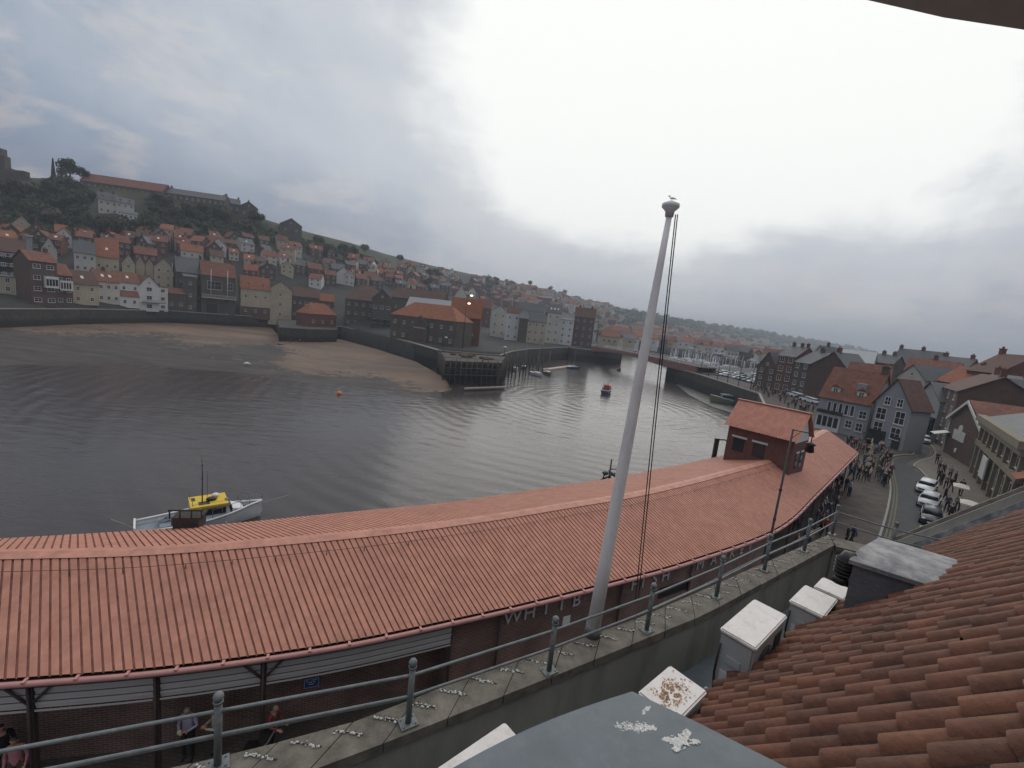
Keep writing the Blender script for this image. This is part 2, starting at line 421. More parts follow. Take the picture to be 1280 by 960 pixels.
for ci in range(len(cols)-1):
    for k in range(NR+2):
        a = ci*K+k; xx = cols[ci]; t_ = (k+.5)/NR; yy_ = interp(QY_T, xx)+(interp(SKY_T, xx)-interp(QY_T, xx))*t_
        town = (-320 < xx < 745 and yy_ > interp([(-320, 300), (0, 290), (90, 292), (250, 296), (340, 304), (430, 326), (560, 341), (745, 380)], xx)) or (xx >= 745 and t_ < .12)
        tm.f.append([a, a+K, a+K+1, a+1]); tm.m.append(1 if town else 0)
    a = ci*K; tm.f.append([a+K-1, a+2*K-1, a+K, a]); tm.m.append(1)
tm.sm = set(range(len(tm.f)))
m_hill = mat('hill_grass', (.034, .041, .021), .95, .4, .035, .5, .6, col2=(.056, .06, .03), dirt=(.030, .032, .018), scale2=.02)
m_town = mat('town_ground', (.038, .036, .033), .95, .3, .25, .3, 2, dirt=(.035, .04, .028), scale2=.06)
struct('hillside', tm, [m_hill, m_town])

# ------------------------------------------------------------------ quay walls, sand
bank = [G(x, y, 0.0) for x, y in [(-320, 384), (-120, 386), (0, 387), (100, 387), (210, 389), (300, 395), (348, 398)]]
def wall_run(pts, z0, z1, thick, mb, mi=0):
    for a, b in zip(pts, pts[1:]):
        d = (Vector(b)-Vector(a)); d.z = 0; d.normalize(); n = Vector((-d.y, d.x, 0))
        mb.obox((a[0], a[1], z0), (b[0]-a[0], b[1]-a[1], 0), n*thick, (0, 0, z1-z0), mi)
def quay_wall(name, pts, label, z0=-7.0, z1=.1, cop=.35):
    root = empty(name, (pts[0][0], pts[0][1], WZ), 0, label, 'wall')
    a = MB(); wall_run(pts, z0, z1, 1.2, a); link('wall_face', a, m_quay, root)
    if cop:
        b = MB()
        for p, q in zip(pts, pts[1:]):
            d = (Vector(q)-Vector(p)); d.z = 0; d.normalize(); n = Vector((-d.y, d.x, 0))
            b.obox((p[0]-n.x*.1, p[1]-n.y*.1, z1+.003), (q[0]-p[0], q[1]-p[1], 0), n*cop, (0, 0, .3))
        link('edge_stone', b, m_coping, root)
    return root
quay_wall('quay_wall', bank, 'long dark stone harbour wall below the hillside houses at the sandy end')
hut = [G(348, 398), G(352, 404), G(345, 407)]
bank2 = [G(418, 408), G(428, 409), G(470, 418), G(510, 428), G(548, 439)]
quay_wall('quay_wall', bank2, 'dark quay wall with pale kerb sloping from brick harbour hut to timber jetty', cop=1.2)
bank3 = [G(548, 439), G(585, 442), G(625, 445), G(640, 440), G(660, 437), G(700, 435), G(745, 433)]
quay_wall('quay_wall', bank3, 'dark quay wall behind moored yachts below the white waterside houses')
def sand_mat():
    m = mat('wet_sand', (.125, .080, .052), .75, .25, .05, .7, .5, col2=(.165, .105, .068), dirt=(.045, .038, .033), scale2=.06, stretch=(.6, 1.6, 1))
    return m
sm = MB(); top_l = [(-320, 396), (-100, 398), (0, 398), (100, 399), (200, 401), (290, 405), (340, 410), (352, 424), (425, 424), (470, 436), (520, 452), (552, 470), (562, 480)]
bot_l = [(-320, 470), (-100, 468), (0, 466), (100, 462), (200, 466), (260, 474), (330, 480), (372, 484), (430, 492), (478, 495), (520, 495), (552, 492), (566, 486)]
nc = 260; nr = 90
for i in range(nc+1):
    s_ = i/nc*(len(top_l)-1); k = min(int(s_), len(top_l)-2); f = s_-k
    T0 = G(top_l[k][0]+(top_l[k+1][0]-top_l[k][0])*f, top_l[k][1]+(top_l[k+1][1]-top_l[k][1])*f, -4.6)
    T1 = G(bot_l[k][0]+(bot_l[k+1][0]-bot_l[k][0])*f, bot_l[k][1]+(bot_l[k+1][1]-bot_l[k][1])*f, WZ)
    for j in range(nr+1):
        t = j/nr; P = T0.lerp(T1, t); P.z = -4.6+(-6.12+4.6)*t+.10*mnoise.noise(Vector((P.x*.06, P.y*.12, 3)))*(t > .02)
        sm.v.append(P)
for i in range(nc):
    for j in range(nr):
        a = i*(nr+1)+j; sm.f.append([a, a+nr+1, a+nr+2, a+1]); sm.m.append(0)
sm.sm = set(range(len(sm.f)))
for i in range(nc):
    for j in range(nr):
        P = sm.v[i*(nr+1)+j]; q = j/nr+.35*mnoise.noise(P*.045)+.22*mnoise.noise(Vector((P.x*.25, P.y*.5, 1)))+.16*mnoise.noise(Vector((P.x*.7, P.y*1.6, 5)))-.9*(i/nc-.32)
        if q > .42: sm.m[i*nr+j] = 1
m_mud = mat('wet_mud', (.034, .028, .024), .75, .35, .25, .7, .8, col2=(.06, .046, .037), dirt=(.018, .017, .016), scale2=.10, stretch=(.5, 1.8, 1))
struct('beach', sm, [sand_mat(), m_mud])
# ------------------------------------------------------------------ our own rooftop
E3 = Vector((.83, .557, 0)).normalized()          # along the parapet
def pl(p, q, z=10.0): return G(p, q, z)
outer = [Vector((-6.2, 1.15, 10)), pl(215, 960), pl(440, 905), pl(567, 852), pl(800, 772), pl(1036, 668)]
outer[1] = outer[2]+(outer[1]-outer[2])
inner = [Vector((-6.2, .35, 10)), pl(400, 960)-Vector((1.2, .62, 0)), pl(400, 960), pl(680, 850), pl(880, 769), pl(1043, 681)]
roof_root = empty('harbour_building', (0, 3, 0), 0, 'tall stone building under the viewer with parapet, pantiled slope and lead dormers', 'building')
# coping: one slab following both edges
def strip(a, b, z0, z1, mb, n=24):
    def at(L, t):
        s_ = t*(len(L)-1); k = min(int(s_), len(L)-2); return L[k].lerp(L[k+1], s_-k)
    for i in range(n):
        A0, A1, B0, B1 = at(a, i/n), at(a, (i+1)/n), at(b, i/n), at(b, (i+1)/n)
        g = (A1-A0).normalized()*.006
        q = [Vector((p.x, p.y, z0)) for p in (A0+g, A1-g, B1-g, B0+g)]
        mb.ext(q, (0, 0, z1-z0+random.uniform(-.004, .004)))
def lin(L, n):
    # resample by length
    ds = [0]
    for a, b in zip(L, L[1:]): ds.append(ds[-1]+(b-a).length)
    out = []
    for i in range(n+1):
        t = ds[-1]*i/n; k = 0
        while k < len(ds)-2 and ds[k+1] < t: k += 1
        out.append(L[k].lerp(L[k+1], (t-ds[k])/(ds[k+1]-ds[k])))
    return out
O_ = lin(outer, 40); I_ = lin(inner, 40)
cm = MB(); strip(O_, I_, 9.90, 10.0, cm, 26); link('coping', cm, m_conc, roof_root)
pm = MB(); ins_o = [p.lerp(q, .06) for p, q in zip(O_, I_)]; ins_i = [p.lerp(q, .93) for p, q in zip(O_, I_)]
for i in range(40):
    q = [Vector((p.x, p.y, 9.0)) for p in (ins_o[i], ins_o[i+1], ins_i[i+1], ins_i[i])]
    pm.ext(q, (0, 0, .898))
link('parapet', pm, m_render, roof_root)
# return wall at the far end of the parapet
c0 = pl(1036, 668); c1 = pl(1043, 681); rd = (pl(1100, 695)-c1).normalized()
rt = MB(); w_ = Vector((-rd.y, rd.x, 0))*.35
rt.obox((c1.x+.0, c1.y+.0, 9.0), rd*3.2, w_, (0, 0, .895)); link('parapet_return', rt, m_render, roof_root)
rt = MB(); rt.obox(Vector((c1.x, c1.y, 9.898))-w_*.15+rd*.02, rd*3.2, w_*1.3, (0, 0, .1)); link('coping', rt, m_conc, roof_root)
# facade below
fb = MB()
fo = [Vector((p.x, p.y, 0)) for p in (O_[0].lerp(I_[0], .1), O_[-1].lerp(I_[-1], .1))]
poly = [fo[0], *[Vector((p.x, p.y, 0)) for p in ins_o[8:40:8]], fo[1], fo[1]+rd*3.4, fo[1]+rd*3.4+Vector((2.2, -3.2, 0)), fo[0]+Vector((3, -7, 0))]
fb.prism([(p.x, p.y) for p in poly], -.1, 8.98); link('wall', fb, m_quay, roof_root)
# gutter floor
gf = MB(); fl = [p+Vector((0, 0, 0)) for p in I_]
gp = [(I_[0].x, I_[0].y), *[(p.x, p.y) for p in I_[5::7]], (c1.x, c1.y), (c1.x+rd.x*2.6, c1.y+rd.y*2.6), (5.6, 3.4), (.8, .3), (-3, -2)]
gf.prism(gp, 9.05, 9.22); link('gutter_floor', gf, m_lead, roof_root)

# tiled slope
eP = Vector((1.93, 3.69, 10.0)); eD = Vector((.815, .58, 0)).normalized()
uH = Vector((.82, -.572, 0)).normalized(); pit = radians(42)
uT = Vector((.90, -.436, 0)).normalized(); pit = radians(44)
uD = uT*cos(pit)+Vector((0, 0, sin(pit)))
nP = eD.cross(uD); nP = -nP if nP.z < 0 else nP; nP.normalize()
EL0, EL1 = -4.2, 7.2      # along eave
pitch_e = .26; gauge = .275
tl = MB(); nrow = 30
nce = int((EL1-EL0)/pitch_e)
for c in range(nce):
    for r_ in range(nrow):
        s0 = EL0+c*pitch_e; t0 = r_*gauge-.05
        base = eP+eD*s0+uD*t0
        if base.z > 15.2: continue
        jt = random.uniform(-.010, .010)-(.07 if random.random() < .012 else 0); js = random.uniform(-.006, .006); jl = random.uniform(-.006, .012)
        Lg = gauge+.045
        bs = base+uD*jt+eD*js+nP*(.028+jl)
        # pan (slightly dished) then roll
        prof = [(0, .004), (.04, -.022), (.105, -.022), (.143, .004)]
        rol = [(.143+.0585-.0585*cos(pi*k/6), .004+.060*sin(pi*k/6)) for k in range(7)]
        pr = prof[:-1]+rol
        lo_ = [bs+eD*a+nP*b for a, b in pr]; hi_ = [bs+uD*Lg+eD*(a*.97+.003)+nP*(b*.86-.030) for a, b in pr]
        th = [q-nP*.016 for q in lo_]
        n = len(pr); vs = lo_+hi_+th
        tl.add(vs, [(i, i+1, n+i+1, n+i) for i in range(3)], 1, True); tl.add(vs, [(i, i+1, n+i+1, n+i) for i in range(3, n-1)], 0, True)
        tl.add(lo_+th, [(n+i, n+i+1, i+1, i) for i in range(n-1)], 0)
        # closed roll nose
        tl.add([bs+eD*.143-nP*.01]+[bs+eD*a+nP*b for a, b in rol]+[bs+eD*.26-nP*.01], [list(range(9))], 0)
def tile_mat():
    m = bpy.data.materials.new('pantile'); m.use_nodes = True; nt = m.node_tree; n = nt.nodes; l = nt.links; b = n['Principled BSDF']; b.inputs['Roughness'].default_value = .72
    g = n.new('ShaderNodeTexCoord'); geo = n.new('ShaderNodeNewGeometry')
    t = n.new('ShaderNodeTexNoise'); t.inputs['Scale'].default_value = 2.2; t.inputs['Detail'].default_value = 8; t.inputs['Roughness'].default_value = .7; l.new(g.outputs['Object'], t.inputs['Vector'])
    t2 = n.new('ShaderNodeTexNoise'); t2.inputs['Scale'].default_value = 26; t2.inputs['Detail'].default_value = 5; l.new(g.outputs['Object'], t2.inputs['Vector'])
    r = n.new('ShaderNodeValToRGB'); l.new(t.outputs['Fac'], r.inputs[0])
    r.color_ramp.elements[0].position = .3; r.color_ramp.elements[0].color = (.080, .034, .022, 1); r.color_ramp.elements[1].position = .7; r.color_ramp.elements[1].color = (.205, .080, .040, 1)
    e = r.color_ramp.elements.new(.5); e.color = (.145, .055, .030, 1)
    rn = n.new('ShaderNodeMapRange'); l.new(geo.outputs['Random Per Island'], rn.inputs[0]); rn.inputs[3].default_value = .82; rn.inputs[4].default_value = 1.14
    m2 = n.new('ShaderNodeMapRange'); l.new(t2.outputs['Fac'], m2.inputs[0]); m2.inputs[3].default_value = .72; m2.inputs[4].default_value = 1.28
    mu = n.new('ShaderNodeMath'); mu.operation = 'MULTIPLY'; l.new(rn.outputs[0], mu.inputs[0]); l.new(m2.outputs[0], mu.inputs[1])
    mx = n.new('ShaderNodeMix'); mx.data_type = 'RGBA'; mx.blend_type = 'MULTIPLY'; mx.inputs[0].default_value = 1; l.new(r.outputs[0], mx.inputs[6]); l.new(mu.outputs[0], mx.inputs[7])
    l.new(mx.outputs[2], b.inputs['Base Color'])
    t3 = n.new('ShaderNodeTexNoise'); t3.inputs['Scale'].default_value = 70; t3.inputs['Detail'].default_value = 3; l.new(g.outputs['Object'], t3.inputs['Vector'])
    q3 = n.new('ShaderNodeMapRange'); l.new(t3.outputs['Fac'], q3.inputs[0]); q3.inputs[1].default_value = .66; q3.inputs[2].default_value = .74; q3.inputs[4].default_value = .55
    x3 = n.new('ShaderNodeMix'); x3.data_type = 'RGBA'; l.new(q3.outputs[0], x3.inputs[0]); l.new(mx.outputs[2], x3.inputs[6]); x3.inputs[7].default_value = (.16, .15, .10, 1); l.new(x3.outputs[2], b.inputs['Base Color'])
    bp = n.new('ShaderNodeBump'); bp.inputs['Strength'].default_value = .6; bp.inputs['Distance'].default_value = .01; l.new(t2.outputs['Fac'], bp.inputs['Height']); l.new(bp.outputs[0], b.inputs['Normal'])
    return m
m_pant = tile_mat()
me = tl.mesh('tiled_slope', roof_root.location, fix=False)
# make normals face up the slope
o = link('tiled_slope', me, [m_pant, mat('tile_channel_shade', (.055, .030, .022), .95, .5, 14, .4, 40, dirt=(.03, .024, .018))], roof_root)  # second slot paints the deep shade between rolls into the pans
ub = MB(); a = eP+eD*EL0-nP*.06; ub.obox(a, eD*(EL1-EL0), uD*8.0, -nP*.12); link('roof_deck', ub, m_wood, roof_root)
uf = MB(); a = eP+eD*EL0-nP*.20+uD*.12; uf.obox(a-Vector((0, 0, 1.1)), eD*(EL1-EL0), uH*.12, (0, 0, 1.1)); link('eave_wall', uf, m_lead, roof_root)
# verge coping at the far end of the slope
vb = MB(); a = eP+eD*(EL1+.16)-uD*1.2-nP*.25
vb.obox(a, eD*.10, uD*9.3, nP*.40); link('verge_flashing', vb, m_lead2, roof_root)
vb = MB(); a = eP+eD*(EL1+.26)-uD*1.2-nP*.45
vb.obox(a, eD*.30, uD*9.3, nP*.72); link('verge_wall', vb, m_render, roof_root)
vb = MB(); a = eP+eD*(EL1+.40)-uD*1.2+nP*.27
vb.obox(a, eD*.22, uD*9.3, nP*.06); link('verge_coping', vb, m_conc, roof_root)

# far lead dormer
uDh = uH
def dormer(P, w, length, zt, zb, sag, label, mt, mc, name='dormer'):
    """P: eave-side near corner; w along eD; length up-slope"""
    mb = MB(); n = 12; a = []; b_ = []
    for i in range(n+1):
        x = i/n; h = zt+sag*(1-(2*x-1)**4)
        a.append(Vector((P.x, P.y, 0))+eD*(w*x)+Vector((0, 0, h))); b_.append(a[-1]+uH*length)
    # lead sheet with 25 mm thickness, overhanging
    ov = .04
    A = [p-uH*ov for p in a]; B = b_
    A[0] = A[0]-eD*ov; A[-1] = A[-1]+eD*ov; B = [q+Vector((0, 0, 0)) for q in B]; B[0] = B[0]-eD*ov; B[-1] = B[-1]+eD*ov
    dn = Vector((0, 0, -.05))
    for i in range(n):
        mb.add([A[i], A[i+1], B[i+1], B[i]], [(0, 1, 2, 3)], 0, True)
        mb.add([A[i]+dn, A[i+1]+dn, A[i+1], A[i]], [(0, 1, 2, 3)])
    mb.add([A[0], B[0], B[0]+dn, A[0]+dn], [(0, 1, 2, 3)]); mb.add([A[-1], B[-1], B[-1]+dn, A[-1]+dn], [(3, 2, 1, 0)])
    link('dormer_roof', mb, mt, roof_root)
    mb = MB(); P0 = Vector((P.x, P.y, zb))
    mb.obox(P0, uH*length, eD*w, (0, 0, zt-.05-zb)); o = link('dormer_cheek', mb, mc, roof_root)
    return o
Pd = G(1068, 700, 11.05); Pd.z = 0
dormer(Pd, 1.20, 1.5, 11.05, 9.3, .08, '', m_lead2, m_slatew)
# trim under the lead edge and flashing foot on the gutter
fl = MB(); q = Pd.copy(); fl.obox((q.x, q.y, 9.24)-uH*.0-eD*.30 if False else Vector((q.x, q.y, 9.24))-eD*.32, uH*.9, eD*.30, (0, 0, .30)); link('lead_apron', fl, m_lead2, roof_root)
# near lead dormer under the camera
Pn = G(790, 866, 11.6)
nd = MB(); crn = Pn; eastv = (G(965, 960, 11.6)-Pn).normalized()     # up-slope edge
frv = (G(600, 960, 11.6)-Pn); frv.normalize()
W2, L2 = 3.4, 2.6; n = 28
rows = []
for j in range(9):
    rw = []
    for i in range(n+1):
        x = i/n
        # front edge bulges outwards and the sheet falls gently to both edges
        s_ = W2*x; bul = .05*sin(min(1, x*2.6)*pi)
        y = L2*j/8
        h = .06*(1-min(1, abs(x-.35)*1.7)**2) - .03*(1-min(1, j/1.5))
        rw.append(crn+frv*s_+eastv*y-eastv*bul*(1 if j < 2 else 0)+Vector((0, 0, h)))
    rows.append(rw)
for j in range(8):
    for i in range(n): nd.add([rows[j][i], rows[j][i+1], rows[j+1][i+1], rows[j+1][i]], [(0, 1, 2, 3)], 0, True)
dn = Vector((0, 0, -.07))
for i in range(n): nd.add([rows[0][i], rows[0][i+1], rows[0][i+1]+dn, rows[0][i]+dn], [(0, 1, 2, 3)])
for j in range(8): nd.add([rows[j][0], rows[j+1][0], rows[j+1][0]+dn, rows[j][0]+dn], [(0, 1, 2, 3)])
link('dormer_roof', nd, m_lead, roof_root)
nd = MB(); b0 = crn+frv*.05+eastv*.06; b0.z = 9.3
nd.obox(b0, frv*(W2-.1), eastv*(L2-.1), (0, 0, 11.50-9.3)); link('dormer_cheek', nd, m_slatew, roof_root)
# droppings: real splashes lying on the lead
def lead_z(p):
    d = p-crn; det = frv.x*eastv.y-frv.y*eastv.x; s_ = (d.x*eastv.y-d.y*eastv.x)/det; y = (frv.x*d.y-frv.y*d.x)/det
    x = max(0, s_)/W2; j = max(0, y)/L2*8
    return 11.6+.06*(1-min(1, abs(x-.35)*1.7)**2)-.03*(1-min(1, j/1.5))
def splat(cx, cy, z, dirs, n, spread, label, size=.012, holes=0):
    c = G(cx, cy, z); mb = MB()
    sd_ = random.random()*99
    for i in range(n*9):
        t = random.uniform(-1, 1); a = random.choice(dirs)
        p = c+a*(t*spread)+Vector((random.gauss(0, .16), random.gauss(0, .16), 0))*spread*(1-.5*abs(t))
        m_ = mnoise.noise(Vector((p.x*38, p.y*38, sd_)))+.6*mnoise.noise(Vector((p.x*90, p.y*90, sd_)))
        if m_ < -.34: continue
        r = size*random.uniform(.14, .52)*(1+max(0, m_)); k = 6; f0 = random.random()*6; z = lead_z(p)+.0010+.0000012*i
        st_ = random.uniform(1, 2.6); ca, sa = a.x, a.y
        ring = []
        for q in range(k):
            u, v = r*st_*cos(2*pi*q/k+f0)*random.uniform(.5, 1.3), r*sin(2*pi*q/k+f0)*random.uniform(.5, 1.3)
            ring.append(Vector((p.x+u*ca-v*sa, p.y+u*sa+v*ca, z)))
        mb.add(ring, [list(range(k))])
    return thing('bird_dropping', mb, m_guano, (c.x, c.y, z), label, 'bird dropping', 'bird droppings on lead')
zs = 11.655
ex = (G(840, 905, zs)-G(770, 900, zs)).normalized(); ey = (G(815, 880, zs)-G(790, 910, zs)).normalized()
splat(795, 906, zs-.01, [ex], 110, .095, 'white splashed dropping with two dark spots near corner of grey lead sheet', .008)
splat(808, 884, zs-.015, [ey], 40, .03, 'small white dropping at the outer corner of grey lead sheet', .007)
splat(852, 924, zs-.01, [ex, ey], 120, .075, 'white crusted dropping by the tile side edge of grey lead sheet', .008)
splat(745, 934, zs+.0, [ex], 90, .12, 'faint speckled dropping in middle of grey lead sheet', .007)
splat(715, 950, zs+.0, [ex, ey], 100, .09, 'scattered pale droppings low on the grey lead sheet', .007)
splat(645, 955, zs-.0, [ex], 40, .06, 'pale smeared dropping at lower front edge of grey lead sheet', .008)

# ------------------------------------------------------------------ AC units
def bevel_box_mesh(name, sx, sy, sz, r=.02):
    bm = bmesh.new(); bmesh.ops.create_cube(bm, size=1)
    bmesh.ops.scale(bm, vec=(sx, sy, sz), verts=bm.verts); bmesh.ops.translate(bm, vec=(sx/2, sy/2, sz/2), verts=bm.verts)
    bmesh.ops.bevel(bm, geom=bm.edges[:], offset=r, segments=2, affect='EDGES')
    me = bpy.data.meshes.new(name); bm.to_mesh(me); bm.free(); return me
def ac_unit(P, label, rz, sx=.34, sy=.91, sz=.74, stain=False, z0=9.70):
    r = empty('air_conditioner', (P.x, P.y, z0), rz, label, 'air conditioner', 'air conditioning units in the roof gutter', local=True)
    link('casing', bevel_box_mesh('casing', sx, sy, sz-.03), m_acs, r, (0, 0, 0))
    link('lid', bevel_box_mesh('lid', sx+.03, sy+.03, .05, .015), m_acw, r, (-.015, -.015, sz-.04))
    g = MB()
    for cy in ([.30] if sz < .6 else [.34]):
        for k in range(6):
            rr = .05+.04*k; g.tube([(sx+.012, cy+rr*cos(2*pi*q/20), sz*.48+rr*sin(2*pi*q/20)) for q in range(21)], .005, 5)
        for k in range(6): g.tube([(sx+.012, cy, sz*.48), (sx+.012, cy+.25*cos(pi*k/3), sz*.48+.25*sin(pi*k/3))], .005, 5)
    link('fan_grille', g, m_black, r, (0, 0, 0))
    fin = MB()
    for k in range(16): fin.box(sx+.002, .62 if k < 99 else 0, .08+k*(sz-.2)/16, sx+.008, sy-.03, .095+k*(sz-.2)/16)
    link('cooling_fins', fin, m_black, r, (0, 0, 0))
    f = MB(); f.box(0.03, .08, -.12, sx-.03, .14, -.001); f.box(.03, sy-.14, -.12, sx-.03, sy-.08, -.001)
    f.box(-.1, .06, -.5, sx+.1, .16, -.121); f.box(-.1, sy-.16, -.5, sx+.1, sy-.06, -.121)
    link('foot', f, m_acs, r, (0, 0, 0))
    lo = MB(); lo.box(.10, -.012, sz*.55, .24, -.002, sz*.66); link('vent_plate', lo, m_acs, r, (0, 0, 0)); lo = MB(); lo.box(.06, -.010, .10, .14, -.002, .30); link('rating_label', lo, m_wframe, r, (0, 0, 0))
    lo = MB(); lo.tube([(.02, -.02, sz*.8), (.02, -.04, sz*.35), (.05, -.06, .05), (.06, -.05, -.3)], .012, 6); link('cable', lo, m_black, r, (0, 0, 0))
    if stain:
        s_ = MB()
        for i in range(1500):
            a = random.uniform(0, 2*pi); q = abs(random.gauss(0, .085)); x, y = sx*.5+q*cos(a)*.9, sy*.42+q*sin(a)*1.5
            if not (.02 < x < sx-.02) or not (.02 < y < sy-.02): continue
            if mnoise.noise(Vector((x*22, y*22, 3.3)))+.5*mnoise.noise(Vector((x*60, y*60, 1))) < .0+q*1.2-.12: continue
            rr = random.uniform(.002, .009); k = 6
            s_.add([(x+rr*random.uniform(.6, 1.4)*cos(2*pi*w/k), y+rr*random.uniform(.6, 1.4)*sin(2*pi*w/k), sz+.013+.0002*(i % 9)) for w in range(k)], [list(range(k))])
        link('rust_stain', s_, m_rust, r, (0, 0, 0))
    return r
rzE = radians(-48)
a1 = ac_unit(Vector((2.53, 4.41, 0)), 'largest white and grey air conditioning unit with foil-wrapped pipe by the tiles', rzE)
a2 = ac_unit(G(988, 752, 10.27), 'middle air conditioning unit with dark scratches on its white lid', rzE, .36, .62, .58)
a3 = ac_unit(G(1020, 728, 10.22), 'small air conditioning unit with black cowl on top beside slate dormer', rzE, .34, .42, .45)
a4 = ac_unit(G(800, 866, 10.38), 'air conditioning unit with brown rust patch on its white lid', rzE, .34, .52, .68, stain=True)
a5 = ac_unit(G(548, 962, 10.38), 'white lidded air conditioning unit peeping out at bottom below the lead sheet', rzE, .30, .60, .68)
for p_, q_ in ((.1, .2), (.22, .3), (.12, .4), (.2, .45)):
    s_ = MB(); s_.obox((p_, q_, .553), (.10, .04, 0), (-.004, .01, 0), (0, 0, .004)); link('scratch', s_, m_black, a2, (0, 0, 0))
# foil wrapped pipe, black cowl, bracket rails
fp = MB(); q = Vector((2.53, 4.41, 9.9))+uH*.40+eD*.22
pts = [q+Vector((0, 0, .22)), q+uH*.08+Vector((0, 0, .20)), q+uH*.13+Vector((0, 0, .08)), q+uH*.12-Vector((0, 0, .05)), q+uH*.06-Vector((0, 0, .22))]
fp.tube(pts, [.055, .075, .085, .08, .06], 12)
thing('insulated_pipe', fp, mat('foil_wrap', (.45, .44, .42), .35, .3, 25, .6, 30), (q.x, q.y, 9.3), 'crumpled foil wrapped pipe end beside largest air conditioner', 'pipe')
cw = MB(); q = G(1050, 728, 10.68); zc = 10.685
cw.tube([(q.x, q.y, zc), (q.x, q.y, zc+.08)], [.10, .07], 12)
cw.tube([(q.x, q.y, zc+.06), (q.x, q.y, zc+.16), (q.x+.02, q.y, zc+.26), (q.x+.05, q.y-.02, zc+.34), (q.x+.10, q.y-.04, zc+.36)], [.07, .09, .11, .11, .06], 14)
for k in range(5): cw.tube([(q.x+.02+.11*cos(2*pi*w/16), q.y+.11*sin(2*pi*w/16), zc+.12+k*.045) for w in range(17)], .008, 5)
thing('vent_cowl', cw, m_black, (q.x, q.y, zc), 'black ribbed vent cowl standing on the farthest small air conditioner', 'vent cowl')
br = MB(); q = Vector((2.0, 3.95, 9.62))
for k, (o1, o2) in enumerate(((.0, .0), (.14, .0))):
    s0 = q+uH*o1*1.8; br.tube([s0-eD*.35, s0+eD*.5], .014, 6)
for k in range(5): s0 = q-eD*.3+eD*(.18*k); br.tube([s0, s0+uH*.26], .010, 6)
br.tube([q+eD*.5, q+eD*.5+Vector((0, 0, .16)), q+eD*.5+uH*.24+Vector((0, 0, .16)), q+eD*.5+uH*.24], .012, 6)
br.tube([q-eD*.1, q-eD*.1-Vector((0, 0, .4))], .014, 6); br.tube([q+eD*.4, q+eD*.4-Vector((0, 0, .4))], .014, 6)
thing('bracket_frame', br, m_grey, (q.x, q.y, 9.22), 'thin grey metal bracket frame between rust stained unit and tiled eaves', 'bracket')

# ------------------------------------------------------------------ railing
feet = [(150, 975+0), (272, 957), (510, 904), (686, 839), (808, 788), (895, 746), (955, 713), (1005, 689), (1040, 668), (1112, 692)]
topsy = [None, 880, 820, 762, 722, 690, 662, 642, 633, 668]
rail = empty('railing', (G(686, 839, 10)), 0, 'grey galvanised two bar railing with ball topped posts along the stone parapet', 'railing')
rail['_local'] = 0; del rail['_local']
fps = [G(a, b, 10) for a, b in feet]; fps[0] = fps[1]+(fps[1]-fps[2])
pts_top = []
for i, P in enumerate(fps):
    h = .60
    lean = Vector((0, 0, 0))
    mb = MB(); mb.tube([P+Vector((0, 0, .01)), P+Vector((0, 0, h-.05))], .026, 12)
    o = link('post', mb, m_grey, rail)
    mb = MB(); mb.ball(P+Vector((0, 0, h-.02)), .036, 12, 8); mb.tube([P+Vector((0, 0, h-.07)), P+Vector((0, 0, h-.05))], .034, 12); k = link('ball_finial', mb, m_grey, o)
    pass
    mb = MB(); e = E3*.075; w = Vector((-E3.y, E3.x, 0))*.06; mb.obox(P-e-w+Vector((0, 0, .002)), e*2, w*2, (0, 0, .012)); 
    for sx in (-1, 1):
        for sy in (-1, 1): mb.tube([P+e*(.7*sx)+w*(.65*sy)+Vector((0, 0, .012)), P+e*(.7*sx)+w*(.65*sy)+Vector((0, 0, .024))], .008, 6)
    k = link('base_plate', mb, m_grey, o)
for hh in (.46, .26, .035):
    mb = MB(); chain = [p+Vector((0, 0, hh)) for p in fps]
    if hh < .1: chain = [p+Vector((-.12, .18, hh)) for p in fps[:-1]]
    chain = [chain[0]+(chain[0]-chain[1])*2.5]+chain
    if hh > .1: chain.append(chain[-1]+rd*1.6)
    mb.tube(chain, .0135 if hh > .1 else .008, 8); link('rail', mb, m_grey, rail)
# spike strips across the coping
ns = 40
for i in range(ns):
    t = .14+.84*i/(ns-1); 
    def at(L): s_ = t*(len(L)-1); k = min(int(s_), len(L)-2); return L[k].lerp(L[k+1], s_-k)
    A = at(O_); B = at(I_); d = (B-A)
    A = A+d*.10; Bq = A+d*.52+E3*(.40)
    mb = MB(); mb.tube([A+Vector((0, 0, .005)), Bq+Vector((0, 0, .005))], .004, 5, 0)
    nb = 20
    for k in range(nb):
        if random.random() < .18: continue
        c = A.lerp(Bq, (k+random.random()*.6)/nb)+Vector((random.gauss(0, .009), random.gauss(0, .009), .004)); r = random.uniform(.005, .013)
        mb.ball(c, (r*1.3, r, r*.7), 6, 4, 1)
        mb.tube([c, c+Vector((random.gauss(0, .012), random.gauss(0, .012), .03))], .0012, 3, 0, False)
    thing('spike_strip', mb, [m_dark, m_guano], (A.x, A.y, 10.0), f'{ordw(i)} dropping crusted bird spike strip from the near end of the stone coping', 'bird spikes', 'bird spike strips across the coping')

